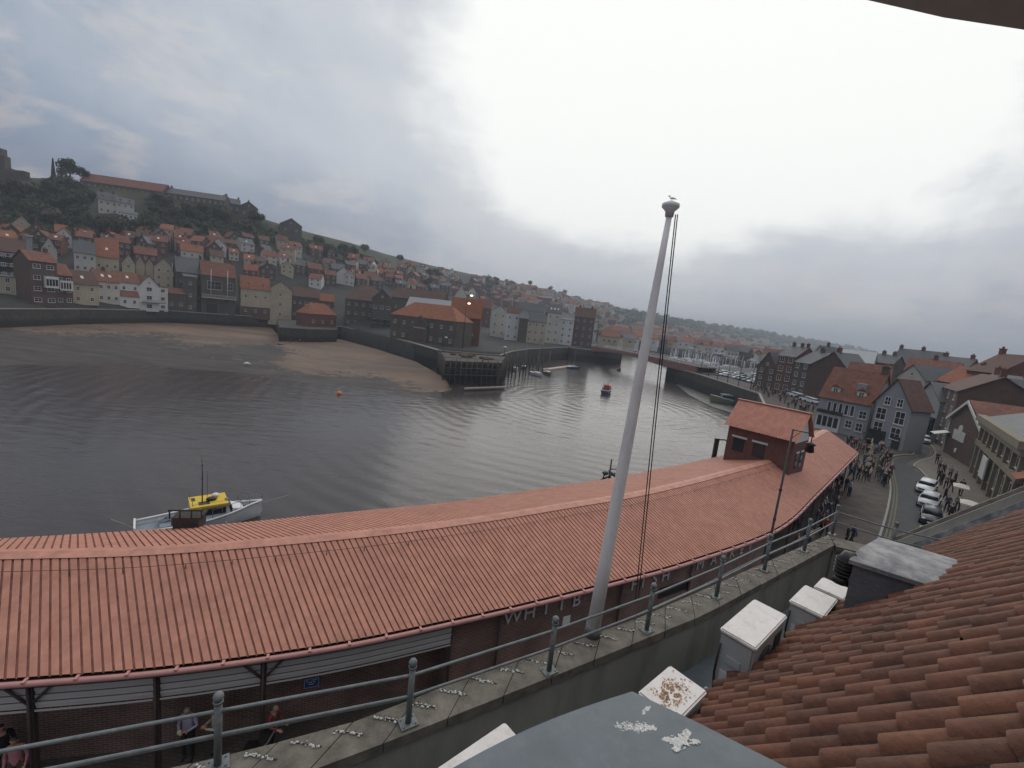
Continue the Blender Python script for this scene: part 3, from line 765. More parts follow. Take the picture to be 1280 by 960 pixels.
# ------------------------------------------------------------------ flagpole
fpz = empty('flagpole', (1.23, 4.68, 10.0), 0, 'tall tapering white flagpole with round cap standing on the stone parapet', 'flagpole')
B0 = Vector((1.23, 4.68, 10.0)); T0 = Vector((1.36, 4.64, 14.63))
mb = MB(); mb.tube([B0.lerp(T0, t) for t in (0.02, .2, .4, .6, .8, .9, 1)], [.078, .071, .064, .055, .044, .035, .028], 20); link('pole', mb, m_pole, fpz)
mb = MB(); q = T0; mb.tube([q, q+Vector((0, 0, .05)), q+Vector((0, 0, .09)), q+Vector((0, 0, .12)), q+Vector((0, 0, .15))], [.04, .045, .085, .085, .02], 18); link('cap', mb, m_pole, fpz)
mb = MB(); mb.tube([B0, B0+Vector((0, 0, .14))], [.092, .082], 16); link('base_collar', mb, m_grey, fpz)
for dx, dy, bx, by in ((.05, -.03, .50, .20), (.065, -.045, .545, .235)):
    mb = MB(); a = T0+Vector((dx, dy, .02)); b = Vector((1.23+bx, 4.68+by, 10.35))
    mb.tube([a.lerp(b, t)+Vector((0, 0, -.12*sin(pi*t))) for t in [k/10 for k in range(11)]], .006, 5); link('halyard', mb, m_black, fpz)
bird = MB(); q = T0+Vector((0, 0, .15))
bird.ball(q+Vector((0, 0, .045)), (.04, .02, .02), 10, 6); bird.ball(q+Vector((-.045, 0, .075)), .017, 8, 6); bird.tube([q+Vector((-.058, 0, .075)), q+Vector((-.078, 0, .07))], [.006, .001], 5)
bird.tube([q+Vector((.03, 0, .045)), q+Vector((.09, 0, .035))], [.018, .004], 6); bird.tube([q, q+Vector((0, .006, .03))], .003, 4); bird.tube([q+Vector((.01, 0, 0)), q+Vector((.01, -.006, .03))], .003, 4)
bird.v = [q+(v-q)*.55 for v in bird.v]
thing('gull', bird, m_white, (q.x, q.y, q.z), 'small pale gull perched on top of the white flagpole', 'bird')

# overhanging eave above the camera
ev = empty('roof_overhang', (2.2, -1.2, 12.3), 0, 'weathered timber eave overhanging at the top corner above the viewer', 'eave')
mb = MB()
qs = [D(1075, -2, .95), D(1180, 22, .95), D(1285, 38, .95), D(1420, 45, .95)]
back = [p+Vector((.3, -1.6, .35)) for p in qs]
for i in range(3):
    mb.add([qs[i], qs[i+1], back[i+1], back[i], qs[i]+Vector((0, -.02, .09)), qs[i+1]+Vector((0, -.02, .09)), back[i+1]+Vector((0, 0, .09)), back[i]+Vector((0, 0, .09))], [(0, 1, 2, 3), (4, 7, 6, 5), (0, 4, 5, 1), (1, 5, 6, 2), (2, 6, 7, 3), (3, 7, 4, 0)])
link('soffit_board', mb, mat('weathered_board', (.55, .50, .43), .9, .2, 4), ev)
mb = MB(); mb.tube([back[2]+Vector((0, 0, .04)), Vector((2.6, -1.0, 11.9))], .05, 8); link('support_arm', mb, m_grey, ev)
# ------------------------------------------------------------------ fish market
def catmull(P, n):
    out = []
    Q = [P[0]*2-P[1]]+P+[P[-1]*2-P[-2]]
    for i in range(1, len(Q)-2):
        for k in range(n):
            t = k/n; a, b, c, d = Q[i-1:i+3]
            out.append(.5*((2*b)+(c-a)*t+(2*a-5*b+4*c-d)*t*t+(3*b-a-3*c+d)*t**3))
    out.append(P[-1]); return out
fe_px = [(0, 845), (190, 831), (330, 814), (450, 795), (570, 770), (660, 750), (760, 725), (860, 698), (970, 658), (1020, 614), (1070, 565)]
FE = [G(x, y, 3.6) for x, y in fe_px]
FE = [FE[0]+Vector((-11, -2.2, 0)), FE[0]+Vector((-5.2, -1.25, 0))]+FE
FE = catmull(FE, 24)
# smooth
for _ in range(12): FE = [FE[0]]+[(FE[i-1]+FE[i]*2+FE[i+1])/4 for i in range(1, len(FE)-1)]+[FE[-1]]
FE = lin(FE, 400)
def nrm(L, i):
    k = 12; d = L[min(i+k, len(L)-1)]-L[max(i-k, 0)]; d.z = 0; d.normalize(); return Vector((-d.y, d.x, 0))
NN = [nrm(FE, i) for i in range(401)]
RZ, BZ = 5.2, 3.7
rpx = [G(x, y, RZ) for x, y in ((-200, 712), (0, 697), (100, 693), (200, 686), (350, 675), (500, 661), (620, 645), (700, 632), (800, 616), (860, 602), (960, 576), (1030, 549), (1080, 535))]
bpx = [G(x, y, BZ) for x, y in ((-200, 690), (0, 675), (150, 667), (300, 655), (430, 642), (560, 630), (720, 605), (860, 580), (905, 570), (1000, 552))]
def hit(P, n, L, lo, hi):
    for a, b in zip(L, L[1:]):
        d = b-a; det = n.x*(-d.y)+d.x*n.y
        if abs(det) < 1e-9: continue
        rx, ry = a.x-P.x, a.y-P.y
        t = (rx*(-d.y)+d.x*ry)/det; s_ = (n.x*ry-n.y*rx)/det
        if -1e-6 <= s_ <= 1+1e-6 and t > 0: return min(hi, max(lo, t))
    return None
ro = [hit(FE[i], NN[i], rpx, 2.9, 4.4) for i in range(401)]; bo = [hit(FE[i], NN[i], bpx, 6.2, 8.6) for i in range(401)]
def fillsm(A, dflt):
    last = next((x for x in A if x), dflt); B = []
    for x in A: last = x if x else last; B.append(last)
    for _ in range(60): B = [B[0]]+[(B[i-1]+B[i]*2+B[i+1])/4 for i in range(1, len(B)-1)]+[B[-1]]
    return B
ro = fillsm(ro, 3.5); bo = fillsm(bo, 7.8)
LEN = sum((FE[i+1]-FE[i]).length for i in range(400))
def FEs(s_):
    u = s_/LEN*400; k = min(int(u), 399); f = u-k
    return FE[k].lerp(FE[k+1], f), NN[k].lerp(NN[k+1], f).normalized(), ro[k]*(1-f)+ro[k+1]*f, bo[k]*(1-f)+bo[k+1]*f
mk = empty('fish_market', (0, 15, 0), 0, 'long curving quayside market hall under a rust red ribbed metal roof', 'market hall')
rib = .19; nseg = int(LEN/rib)
RW = .28
TD = Vector((cos(radians(45)), sin(radians(45)), 0))
def cross_at(L, cs):
    """points of polyline L where its coordinate along TD takes the values cs"""
    out = []; k = 0; cv = [p.dot(TD) for p in L]
    for c in cs:
        while k < len(L)-2 and cv[k+1] < c: k += 1
        f = (c-cv[k])/max(1e-6, cv[k+1]-cv[k]); out.append(L[k].lerp(L[k+1], f))
    return out
def slope(sgn):
    EL = []; RL = []
    for i in range(401):
        P, n, a, b = FE[i], NN[i], ro[i], bo[i]
        if sgn > 0: e = P-n*.12; r = P+n*(a-RW+.02)
        else: e = P+n*(b+.08); r = P+n*(a+RW-.02)
        EL.append(e); RL.append(r)
    RL = [RL[0]-(RL[1]-RL[0])*400]+RL+[RL[-1]+(RL[-1]-RL[-2])*60]; EL = [EL[0]-(EL[1]-EL[0])*300]+EL+[EL[-1]+(EL[-1]-EL[-2])*60]
    c0 = FE[0].dot(TD)-1; c1 = FE[-1].dot(TD)+.1; cs = []; hs = []
    i = 0
    while c0+i*rib < c1:
        for ds, hh in ((0, .034), (.142, .034), (.150, 0), (.182, 0)): cs.append(c0+i*rib+ds); hs.append(hh)
        i += 1
    E1, R1 = cross_at(EL, cs), cross_at(RL, cs)
    mb = MB(); zE_ = 3.59 if sgn > 0 else BZ
    for e, r, hh in zip(E1, R1, hs):
        e = Vector((e.x, e.y, zE_+hh)); r = Vector((r.x, r.y, RZ-.10+hh)); mb.v += [e, e.lerp(r, .5), r]
    for i in range(len(E1)-1):
        for k in range(2): mb.f.append([3*i+k, 3*i+3+k, 3*i+4+k, 3*i+1+k]); mb.m.append(0 if i % 4 == 0 else 1)
    return mb
link('roof_front', slope(1), [m_sheet, m_sheetshade], mk); link('roof_back', slope(-1), [m_sheet, m_sheetshade], mk)
rg = MB(); ug = MB()
NS = 220
st = [FEs(LEN*i/NS) for i in range(NS+1)]
for i in range(NS):
    q = []
    for (P, n, a, b) in (st[i], st[i+1]):
        q.append([P+n*(a-RW)+Vector((0, 0, RZ-.045-3.6)), P+n*a+Vector((0, 0, RZ+.02-3.6)), P+n*(a+RW)+Vector((0, 0, RZ-.045-3.6))])
    for k in range(2): rg.quad(q[0][k], q[1][k], q[1][k+1], q[0][k+1])
link('ridge_capping', rg, m_ridge, mk)
# ceiling under the sheet, gutter, fascia, walls, shutters
cl_ = MB(); gu = MB(); fa = MB()
path = []
for (P, n, a, b) in st: path.append(P-n*.20+Vector((0, 0, -.10)))
gu.tube(path, .075, 8); link('gutter', gu, m_gutter, mk)
for i in range(NS):
    (P, n, a, b), (P2, n2, a2, b2) = st[i], st[i+1]
    fa.quad(P-n*.10+Vector((0, 0, -.24)), P2-n2*.10+Vector((0, 0, -.24)), P2-n2*.10+Vector((0, 0, -.06)), P-n*.10+Vector((0, 0, -.06)))
    cl_.quad(P-n*.1+Vector((0, 0, -.14)), P2-n2*.1+Vector((0, 0, -.14)), P2+n2*(b2)+Vector((0, 0, -.14)), P+n*b+Vector((0, 0, -.14)))
link('fascia', fa, m_brown, mk); link('soffit', cl_, m_brown, mk)
for i in range(0, int(LEN/1.05)):
    fc = MB()
    P, n, a, b = FEs(i*1.05+.3); t = Vector((n.y, -n.x, 0)); fc.obox(P-n*.28-t*.04+Vector((0, 0, -.03)), t*.07, n*.2, (0, 0, .035))
    link('gutter_bracket', fc, m_gutter, mk)
# where things change along the front
def s_at(px):   # arc length where the eave crosses column px
    best = min(range(401), key=lambda i: abs(PJ(FE[i])[0]-px)); return best*LEN/400
sA, sB, sEnd = s_at(572), s_at(965), LEN
def wallband(s0, s1, off, z0, z1, mb, step=.5):
    n_ = max(1, int((s1-s0)/step))
    for i in range(n_):
        a, b = s0+(s1-s0)*i/n_, s0+(s1-s0)*(i+1)/n_
        P, n, _, _ = FEs(a); Q, m_, _, _ = FEs(b)
        p, q = P+n*off, Q+m_*off
        mb.quad(Vector((p.x, p.y, z0)), Vector((q.x, q.y, z0)), Vector((q.x, q.y, z1)), Vector((p.x, p.y, z1)), uv=[(a, z0), (b, z0), (b, z1), (a, z1)])
    return mb
wb = MB(); wallband(0, sA, 1.1, -.1, 3.46, wb); wallband(sA, sB+.4, .28, -.1, 3.46, wb)
wallband(sB+.4, LEN-.3, 2.2, -.1, 3.46, wb); wb2 = MB(); wallband(0, LEN, 6.0, -.1, 3.46, wb2); link('back_wall', wb2, m_mbrick, mk)
P, n, a, b = FEs(sA); p, q = P+n*.28, P+n*1.1; wb.quad(Vector((p.x, p.y, -.1)), Vector((q.x, q.y, -.1)), Vector((q.x, q.y, 3.46)), Vector((p.x, p.y, 3.46)), uv=[(0, 0), (.8, 0), (.8, 3.5), (0, 3.5)])
link('wall', wb, m_mbrick, mk)
# gable end triangle at the far end and back rafters
P, n, a, b = FEs(LEN-.02); ge = MB(); ge.add([P+Vector((0, 0, -.1)), P+n*a+Vector((0, 0, RZ-.08-3.6)), P+n*b+Vector((0, 0, 0))], [(0, 1, 2)]); link('gable_end', ge, m_wframe, mk)
# roller shutters hanging below the eave
def shutters(s0, s1, name='shutter', z1=3.38, z0=2.60):
    sh = MB(); zz_ = z1; k = 0
    while zz_ > z0:
        o0 = .02 if k % 2 == 0 else .045
        wallband(s0, s1, o0, zz_-.085, zz_, sh, .6)
        if k: wallband(s0, s1, .032, zz_-.004+.085*0, zz_+.004, sh, .6)
        zz_ -= .10; k += 1
    o = link(name, sh, m_slat, mk)
    bk = MB(); wallband(s0, s1, .06, z0-.02, z1, bk, .6); link('shutter_back', bk, m_slatg, mk)
    tb = MB(); wallband(s0, s1, -.01, z0-.06, z0-.0, tb, .6); link('shutter_rail', tb, m_slat, mk)
posts_px = [32, 192, 330]
ps = [s_at(x) for x in posts_px]
sp = ps[1]-ps[0]
bays = [ps[0]-2*sp, ps[0]-sp]+ps+[sA]
for u, v in zip(bays, bays[1:]): shutters(u+.08, v-.08)
for k, s_ in enumerate(bays[:-1]):
    P, n, a, b = FEs(s_); t = Vector((n.y, -n.x, 0)); B = Vector((P.x, P.y, 0))+n*.05
    pb = MB(); pb.obox(B-t*.06-n*.06, t*.12, n*.12, (0, 0, 3.45))
    if k != 3:
        for sg in (-1, 1): pb.tube([B+Vector((0, 0, 2.75))-n*.08, B+Vector((0, 0, 3.30))+t*(sg*.5)-n*.08], .035, 6)
    pb.tube([B+n*.0-n*.12+Vector((0, 0, 3.4)), B-n*.12+Vector((0, 0, 0.1))], .03, 6)
    link('post', pb, m_brown, mk)
for s_ in (s_at(570), s_at(628), s_at(783), s_at(872)):
    P, n, a, b = FEs(s_); B = Vector((P.x, P.y, 0)); pb = MB(); pb.tube([B+n*.18+Vector((0, 0, 3.45)), B+n*.18], .045, 8); link('downpipe', pb, m_brown, mk)
for k in range(9):
    s_ = sB+.5+(LEN-sB-1)*k/8; P, n, a, b = FEs(s_); t = Vector((n.y, -n.x, 0)); B = Vector((P.x, P.y, 0))+n*.1
    pb = MB(); pb.obox(B-t*.05-n*.05, t*.10, n*.10, (0, 0, 3.45)); link('post', pb, m_brown, mk)
# arched timber shop opening (dark) behind last bays
for k in range(5):
    s0 = sB+1.0+k*4.6
    if s0+3.6 > LEN-.5: break
    d_ = MB(); wallband(s0, s0+3.4, 2.16, .1, 2.6, d_); link('shop_front', d_, m_black if k % 2 else m_wframe, mk)
# blue notice on the brick wall
def wallframe(s_, off, z):
    P, n, a, b = FEs(s_); t = Vector((-n.y, n.x, 0)); t = Vector((n.y, -n.x, 0)); return Vector((P.x, P.y, z))+n*off, t, n
nP0, t0, n0 = wallframe(s_at(394)-.1, 1.06, 1.0)
zt = 2.25
def text_mesh(s, size, ext=.01, align='CENTER'):
    cu = bpy.data.curves.new('txt', 'FONT'); cu.body = s; cu.size = size; cu.extrude = ext; cu.align_x = align; cu.align_y = 'CENTER'; cu.resolution_u = 3
    o = bpy.data.objects.new('txt', cu); COL.objects.link(o); bpy.context.view_layer.update()
    me = bpy.data.meshes.new_from_object(o.evaluated_get(bpy.context.evaluated_depsgraph_get())); bpy.data.objects.remove(o); bpy.data.curves.remove(cu)
    return me
def place_mesh(me, o, ex, ey, ez):
    M = Matrix(((ex.x, ey.x, ez.x, o.x), (ex.y, ey.y, ez.y, o.y), (ex.z, ey.z, ez.z, o.z), (0, 0, 0, 1)))
    return [M @ v.co for v in me.vertices], [list(p.vertices) for p in me.polygons]
# find wall position matching the notice: column 395, row 846
best = None
for i in range(0, 401, 2):
    P, n = FE[i], NN[i]; q = P+n*1.06
    x, y = PJ((q.x, q.y, 2.2))
    if best is None or abs(x-395) < best[0]: best = (abs(x-395), i, q, n)
_, i0, q0, n0 = best; t0 = Vector((n0.y, -n0.x, 0)); zc = top((q0.x, q0.y, 0), 853)
bs = empty('wall_notice', (q0.x, q0.y, zc-.2), 0, 'small blue notice with white border and lines of white lettering on market wall', 'sign')
s_ = MB(); s_.obox(Vector((q0.x, q0.y, zc-.17))-t0*.22, t0*.44, -n0*.02, (0, 0, .34)); link('sign_board', s_, m_blue, bs)
s_ = MB()
for (u0, v0, u1, v1) in ((-.21, -.16, .21, -.148), (-.21, .148, .21, .16), (-.21, -.148, -.198, .148), (.198, -.148, .21, .148)):
    s_.obox(Vector((q0.x, q0.y, zc))+t0*u0+Vector((0, 0, v0))-n0*.0215, t0*(u1-u0), -n0*.003, (0, 0, v1-v0))
for k, wl in enumerate((.30, .26, .16)):
    for j in range(int(wl/.03)):
        if random.random() < .2: continue
        s_.obox(Vector((q0.x, q0.y, zc+.085-.07*k))+t0*(-wl/2+.03*j)-n0*.0215, t0*.022, -n0*.003, (0, 0, .03))
link('lettering', s_, m_white, bs)
# wall lettering
lt = MB()
letters = [('W', 639, 762), ('H', 664, 755), ('I', 685, 751), ('T', 703, 745), ('B', 722, 741), ('Y', 742, 736), ('F', 793, 723), ('I', 806, 719), ('S', 819, 715), ('H', 833, 710), ('M', 877, 697), ('A', 893, 693), ('R', 906, 689), ('K', 917, 686), ('E', 928, 682), ('T', 938, 679)]
for ch, px, py in letters:
    best = min(range(401), key=lambda i: abs(PJ(FE[i]+NN[i]*.26+Vector((0, 0, -.5)))[0]-px)); P, n = FE[best], NN[best]; q = P+n*.26; t = Vector((n.y, -n.x, 0))
    z = 2.86
    me = text_mesh(ch, .74, .02); vs, fs = place_mesh(me, Vector((q.x, q.y, z)), t, Vector((0, 0, 1)), -n)
    for k_ in range(len(vs)): vs[k_] = vs[k_]-n*.03
    lt.add(vs, fs); bpy.data.meshes.remove(me)
link('lettering', lt, m_steelw, mk)
# dark opening panel and small white notice near H
for px, py, w_, h_, m_ in ((712, 775, .35, .35, m_white), (845, 735, 2.2, .5, m_black)):
    best = min(range(401), key=lambda i: abs(PJ(FE[i]+NN[i]*.26+Vector((0, 0, -1)))[0]-px)); P, n = FE[best], NN[best]; q = P+n*.27; t = Vector((n.y, -n.x, 0))
    z = top((q.x, q.y, 0), py, 3.4); z = max(1.2, min(2.8, z)); s_ = MB(); s_.obox(Vector((q.x, q.y, z-h_/2))-t*w_/2, t*w_, -n*.03, (0, 0, h_)); link('wall_panel', s_, m_, mk)

# tower block on the roof
T1 = G(912, 530, 7.1); T1.z = 0
fx = (G(1000, 552, 7.1)-G(912, 530, 7.1)); fx.z = 0; wl = fx.length-.3; fx.normalize(); print('tower', fx, wl); ny = Vector((-fx.y, fx.x, 0)); dp = 3.0
zE = 7.15; q = T1+ny*dp/2; zR = top((q.x, q.y, 6), 501, 5)+.08; print('tower ridge', zR)
tw = MB(); O = Vector((T1.x, T1.y, 0)); tw.obox(O, fx*wl, ny*dp, (0, 0, zE))
for e in (0, wl): tw.add([O+fx*e+Vector((0, 0, zE)), O+fx*e+ny*dp+Vector((0, 0, zE)), O+fx*e+ny*dp/2+Vector((0, 0, zR-.1))], [(0, 1, 2)])
tb_root = empty('market_tower', (T1.x, T1.y, 0), 0, 'brick tower block with small red gabled roof rising through the market roof', 'tower')
link('wall', tw, m_tbrick, tb_root)
tr = MB(); nr_ = int((wl+.5)/.19)
for side in (0, 1):
    row = []
    for i in range(nr_+1):
        for ds, hh in ((0, 0), (.105, 0), (.122, .038), (.160, .038), (.177, 0)):
            x = -.25+i*.19+ds
            if x > wl+.25: break
            e = O+fx*x+(ny*(-.35) if side == 0 else ny*(dp+.35))+Vector((0, 0, zE-.12+hh)); r = O+fx*x+ny*(dp/2)+Vector((0, 0, zR+hh*.5))
            row.append((e, r))
    b = len(tr.v)
    for e, r in row: tr.v += [e, r]
    for i in range(len(row)-1): tr.f.append([b+2*i, b+2*i+2, b+2*i+3, b+2*i+1]); tr.m.append(0)
rf = link('roof', tr, m_sheet, tb_root)
rgx = MB(); rgx.obox(O-fx*.3+ny*(dp/2-.12)+Vector((0, 0, zR+.0)), fx*(wl+.6), ny*.24, (0, 0, .06)); k = link('ridge_capping', rgx, m_ridge, rf)
gbl = MB(); gbl.add([O+fx*(wl+.02)+Vector((0, 0, zE-.3)), O+fx*(wl+.02)+ny*dp+Vector((0, 0, zE-.3)), O+fx*(wl+.02)+ny*(dp/2)+Vector((0, 0, zR-.12))], [(0, 1, 2)]); link('gable_panel', gbl, m_wframe, tb_root)
for cx, in ((wl*.20,), (wl*.52,)):
    w_ = MB(); w_.obox(O+fx*(cx-.42)-ny*.03+Vector((0, 0, 5.2)), fx*.84, ny*.02, (0, 0, 1.0)); f = link('window', w_, m_glass, tb_root)
    w_ = MB(); w_.obox(O+fx*(cx-.55)-ny*.06+Vector((0, 0, 6.24)), fx*1.1, ny*.055, (0, 0, .14)); link('lintel', w_, m_wframe, f)
for cy in (.35, .68):
    w_ = MB(); w_.obox(O+fx*(wl+.01)+ny*(dp*cy-.25)+Vector((0, 0, 4.9)), fx*.02, ny*.5, (0, 0, 1.1)); f = link('window', w_, m_glass, tb_root)
    w_ = MB(); w_.obox(O+fx*(wl+.01)+ny*(dp*cy-.3)+Vector((0, 0, 6.03)), fx*.05, ny*.6, (0, 0, .12)); link('lintel', w_, m_wframe, f)
# wires/bolts along the roof: safety line
ln = MB(); pts = []
for i in range(0, 300, 4):
    P, n, a, b = st[i*NS//400 if i*NS//400 < NS else NS]; pts.append(P+n*(a-.75)+Vector((0, 0, 5.05-3.6+.0)))
ln.tube(pts, .008, 5); 
for p in pts[::2]: ln.tube([p, p-Vector((0, 0, .18))], .012, 5)
link('safety_line', ln, m_dark, mk)
# roof frame on back slope near the boat
P, n, a, b = FEs(s_at(215)); 
best = min(range(401), key=lambda i: abs(PJ(FE[i]+NN[i]*(bo[i]-1.0))[0]-219)); P, n, b = FE[best], NN[best], bo[best]
q = P+n*(b-.3); q.z = 3.75; t = Vector((n.y, -n.x, 0))
fr = MB()
fr.obox(q-t*.45+Vector((0, 0, .0)), t*.9, n*.7, (0, 0, .45)); fr.obox(q-t*.5+Vector((0, 0, .45)), t*1.0, n*.75, (0, 0, .08))
for dx in (-.55, -.2, .2, .55): fr.tube([q+t*dx+Vector((0, 0, .5)), q+t*dx+Vector((0, 0, .85))], .03, 6)
fr.tube([q-t*.6+Vector((0, 0, .85)), q+t*.6+Vector((0, 0, .85))], .035, 6)
for dx in (-.6, .6, 1.5): fr.tube([q+t*(dx)+Vector((0, 0, .05)), q+t*(dx*1.1)-n*1.5+Vector((0, 0, .5))], .03, 6)
fr.tube([q+Vector((0, 0, .1))-n*.7+t*.4, q-n*.7+t*1.9+Vector((0, 0, .22))], .03, 6)
thing('ladder_landing', fr, mat('dark_timber', (.05, .04, .037), .85, .3, 5), (q.x, q.y, 3.7), 'dark timber landing cage on market roof edge in front of the yellow roofed boat', 'landing')
# davit behind tower
q = G(890, 575, 0); 
best = min(range(401), key=lambda i: abs(PJ(FE[i]+NN[i]*(bo[i]+.4))[0]-893)); P, n, b = FE[best], NN[best], bo[best]; q = P+n*(b+.45)
zt_ = top((q.x, q.y, 0), 548)
dv = MB(); dv.obox((q.x-.14, q.y-.12, -1), (.3, 0, 0), (0, .26, 0), (0, 0, zt_+1)); dv.tube([(q.x+.1, q.y, zt_-.1), (q.x+.55, q.y-.2, zt_), (q.x+.95, q.y-.4, zt_-.25)], .06, 6); dv.tube([(q.x+.95, q.y-.4, zt_-.3), (q.x+.7, q.y-.3, zt_-1.8)], .04, 6); dv.tube([(q.x+.95, q.y-.4, zt_-.25), (q.x+.95, q.y-.4, zt_-.5)], .09, 6)
thing('davit_crane', dv, m_dark, (q.x, q.y, 0), 'short grey davit crane post on the quay behind the brick tower', 'davit')
# ------------------------------------------------------------------ houses
WALLS = {
 'cream': mat('cream_render', (.48, .41, .29), .9, .12, .8, dirt=(.28, .23, .17)), 'pale': mat('pale_render', (.54, .51, .44), .9, .1, .8, dirt=(.30, .28, .24)),
 'white': mat('white_render', (.62, .61, .58), .85, .06, .8, dirt=(.42, .42, .40)), 'brown': mat('brown_brickwork', (.115, .075, .06), .9, .25, 1.2, dirt=(.07, .055, .045)),
 'stone': mat('dark_sandstone', (.105, .09, .072), .9, .3, .9, dirt=(.055, .05, .045)), 'grey': mat('grey_render', (.29, .30, .31), .9, .08, .7, dirt=(.18, .19, .20)),
 'brick': mat('red_brickwork', (.16, .07, .05), .9, .25, 1.3, dirt=(.09, .05, .04)), 'dark': mat('tarred_timber', (.035, .034, .033), .9, .25, 1.2),
 'columns': mat('buff_stone', (.22, .19, .135), .85, .15, 1.0, dirt=(.2, .17, .13))}
ROOFS = {
 'red': mat('red_roof_tile', (.175, .07, .045), .9, .3, 1.5, .3, 6, col2=(.20, .085, .055), dirt=(.085, .05, .04)),
 'orange': mat('orange_roof_tile', (.27, .10, .052), .9, .28, 1.5, .3, 6, dirt=(.15, .07, .045)),
 'slate': mat('slate_roof', (.075, .078, .082), .6, .2, 1.5, .2, 6, dirt=(.11, .11, .105)),
 'brown': mat('brown_roof_tile', (.12, .065, .048), .85, .25, 1.5, .2, 6, dirt=(.07, .05, .04)),
 'pale': mat('pale_roof_sheet', (.42, .42, .42), .5, .08, 1.5)}
_win = {}
def win_mesh(w, h, split):
    k = (round(w, 2), round(h, 2), split)
    if k not in _win:
        f = .09
        fr = MB(); fr.box(-w/2, -.06, 0, w/2, -.01, f); fr.box(-w/2, -.06, h-f, w/2, -.01, h); fr.box(-w/2, -.06, f, -w/2+f, -.01, h-f); fr.box(w/2-f, -.06, f, w/2, -.01, h-f)
        if split: fr.box(-.03, -.05, f, .03, -.012, h-f); fr.box(-w/2+f, -.048, h*.5-.03, -.031, -.012, h*.5+.03); fr.box(.031, -.048, h*.5-.03, w/2-f, -.012, h*.5+.03)
        fr.box(-w/2-.08, -.12, -.09, w/2+.08, -.008, -.002)
        me = fr.mesh('window'); me.materials.append(m_wframe)
        pn = MB(); pn.box(-w/2+f, -.03, f, w/2-f, -.006, h-f); pe = pn.mesh('pane'); pe.materials.append(m_glass)
        both = MB(); both.add(fr.v, fr.f, 0); both.add(pn.v, pn.f, 1); bo_ = both.mesh('window'); bo_.materials.append(m_wframe); bo_.materials.append(m_glass)
        _win[k] = (me, pe, bo_)
    return _win[k]
def window(root, x, y, z, w=1.0, h=1.3, rz=0, split=True, near=False):
    me, pe, both = win_mesh(w, h, split)
    if near:
        f = link('window', me, None, root, (x, y, z), (0, 0, rz)); link('pane', pe, None, f, (0, 0, 0)); return f
    return link('window', both, None, root, (x, y, z), (0, 0, rz))
_chim = {}
def chimney_mesh(pots, mk_):
    if (pots, mk_) not in _chim:
        b = MB(); w = .35+.3*pots; b.box(-w/2, -.35, -1.6, w/2, .35, 1.0); b.box(-w/2-.08, -.43, 1.003, w/2+.08, .43, 1.15)
        for i in range(pots):
            x = -w/2+.3+.3*i; b.tube([(x, 0, 1.16), (x, 0, 1.6)], [.13, .10], 8, 1)
        me = b.mesh('chimney'); me.materials.append(WALLS[mk_]); me.materials.append(ROOFS['orange']); _chim[(pots, mk_)] = me
    return _chim[(pots, mk_)]
HC = {}
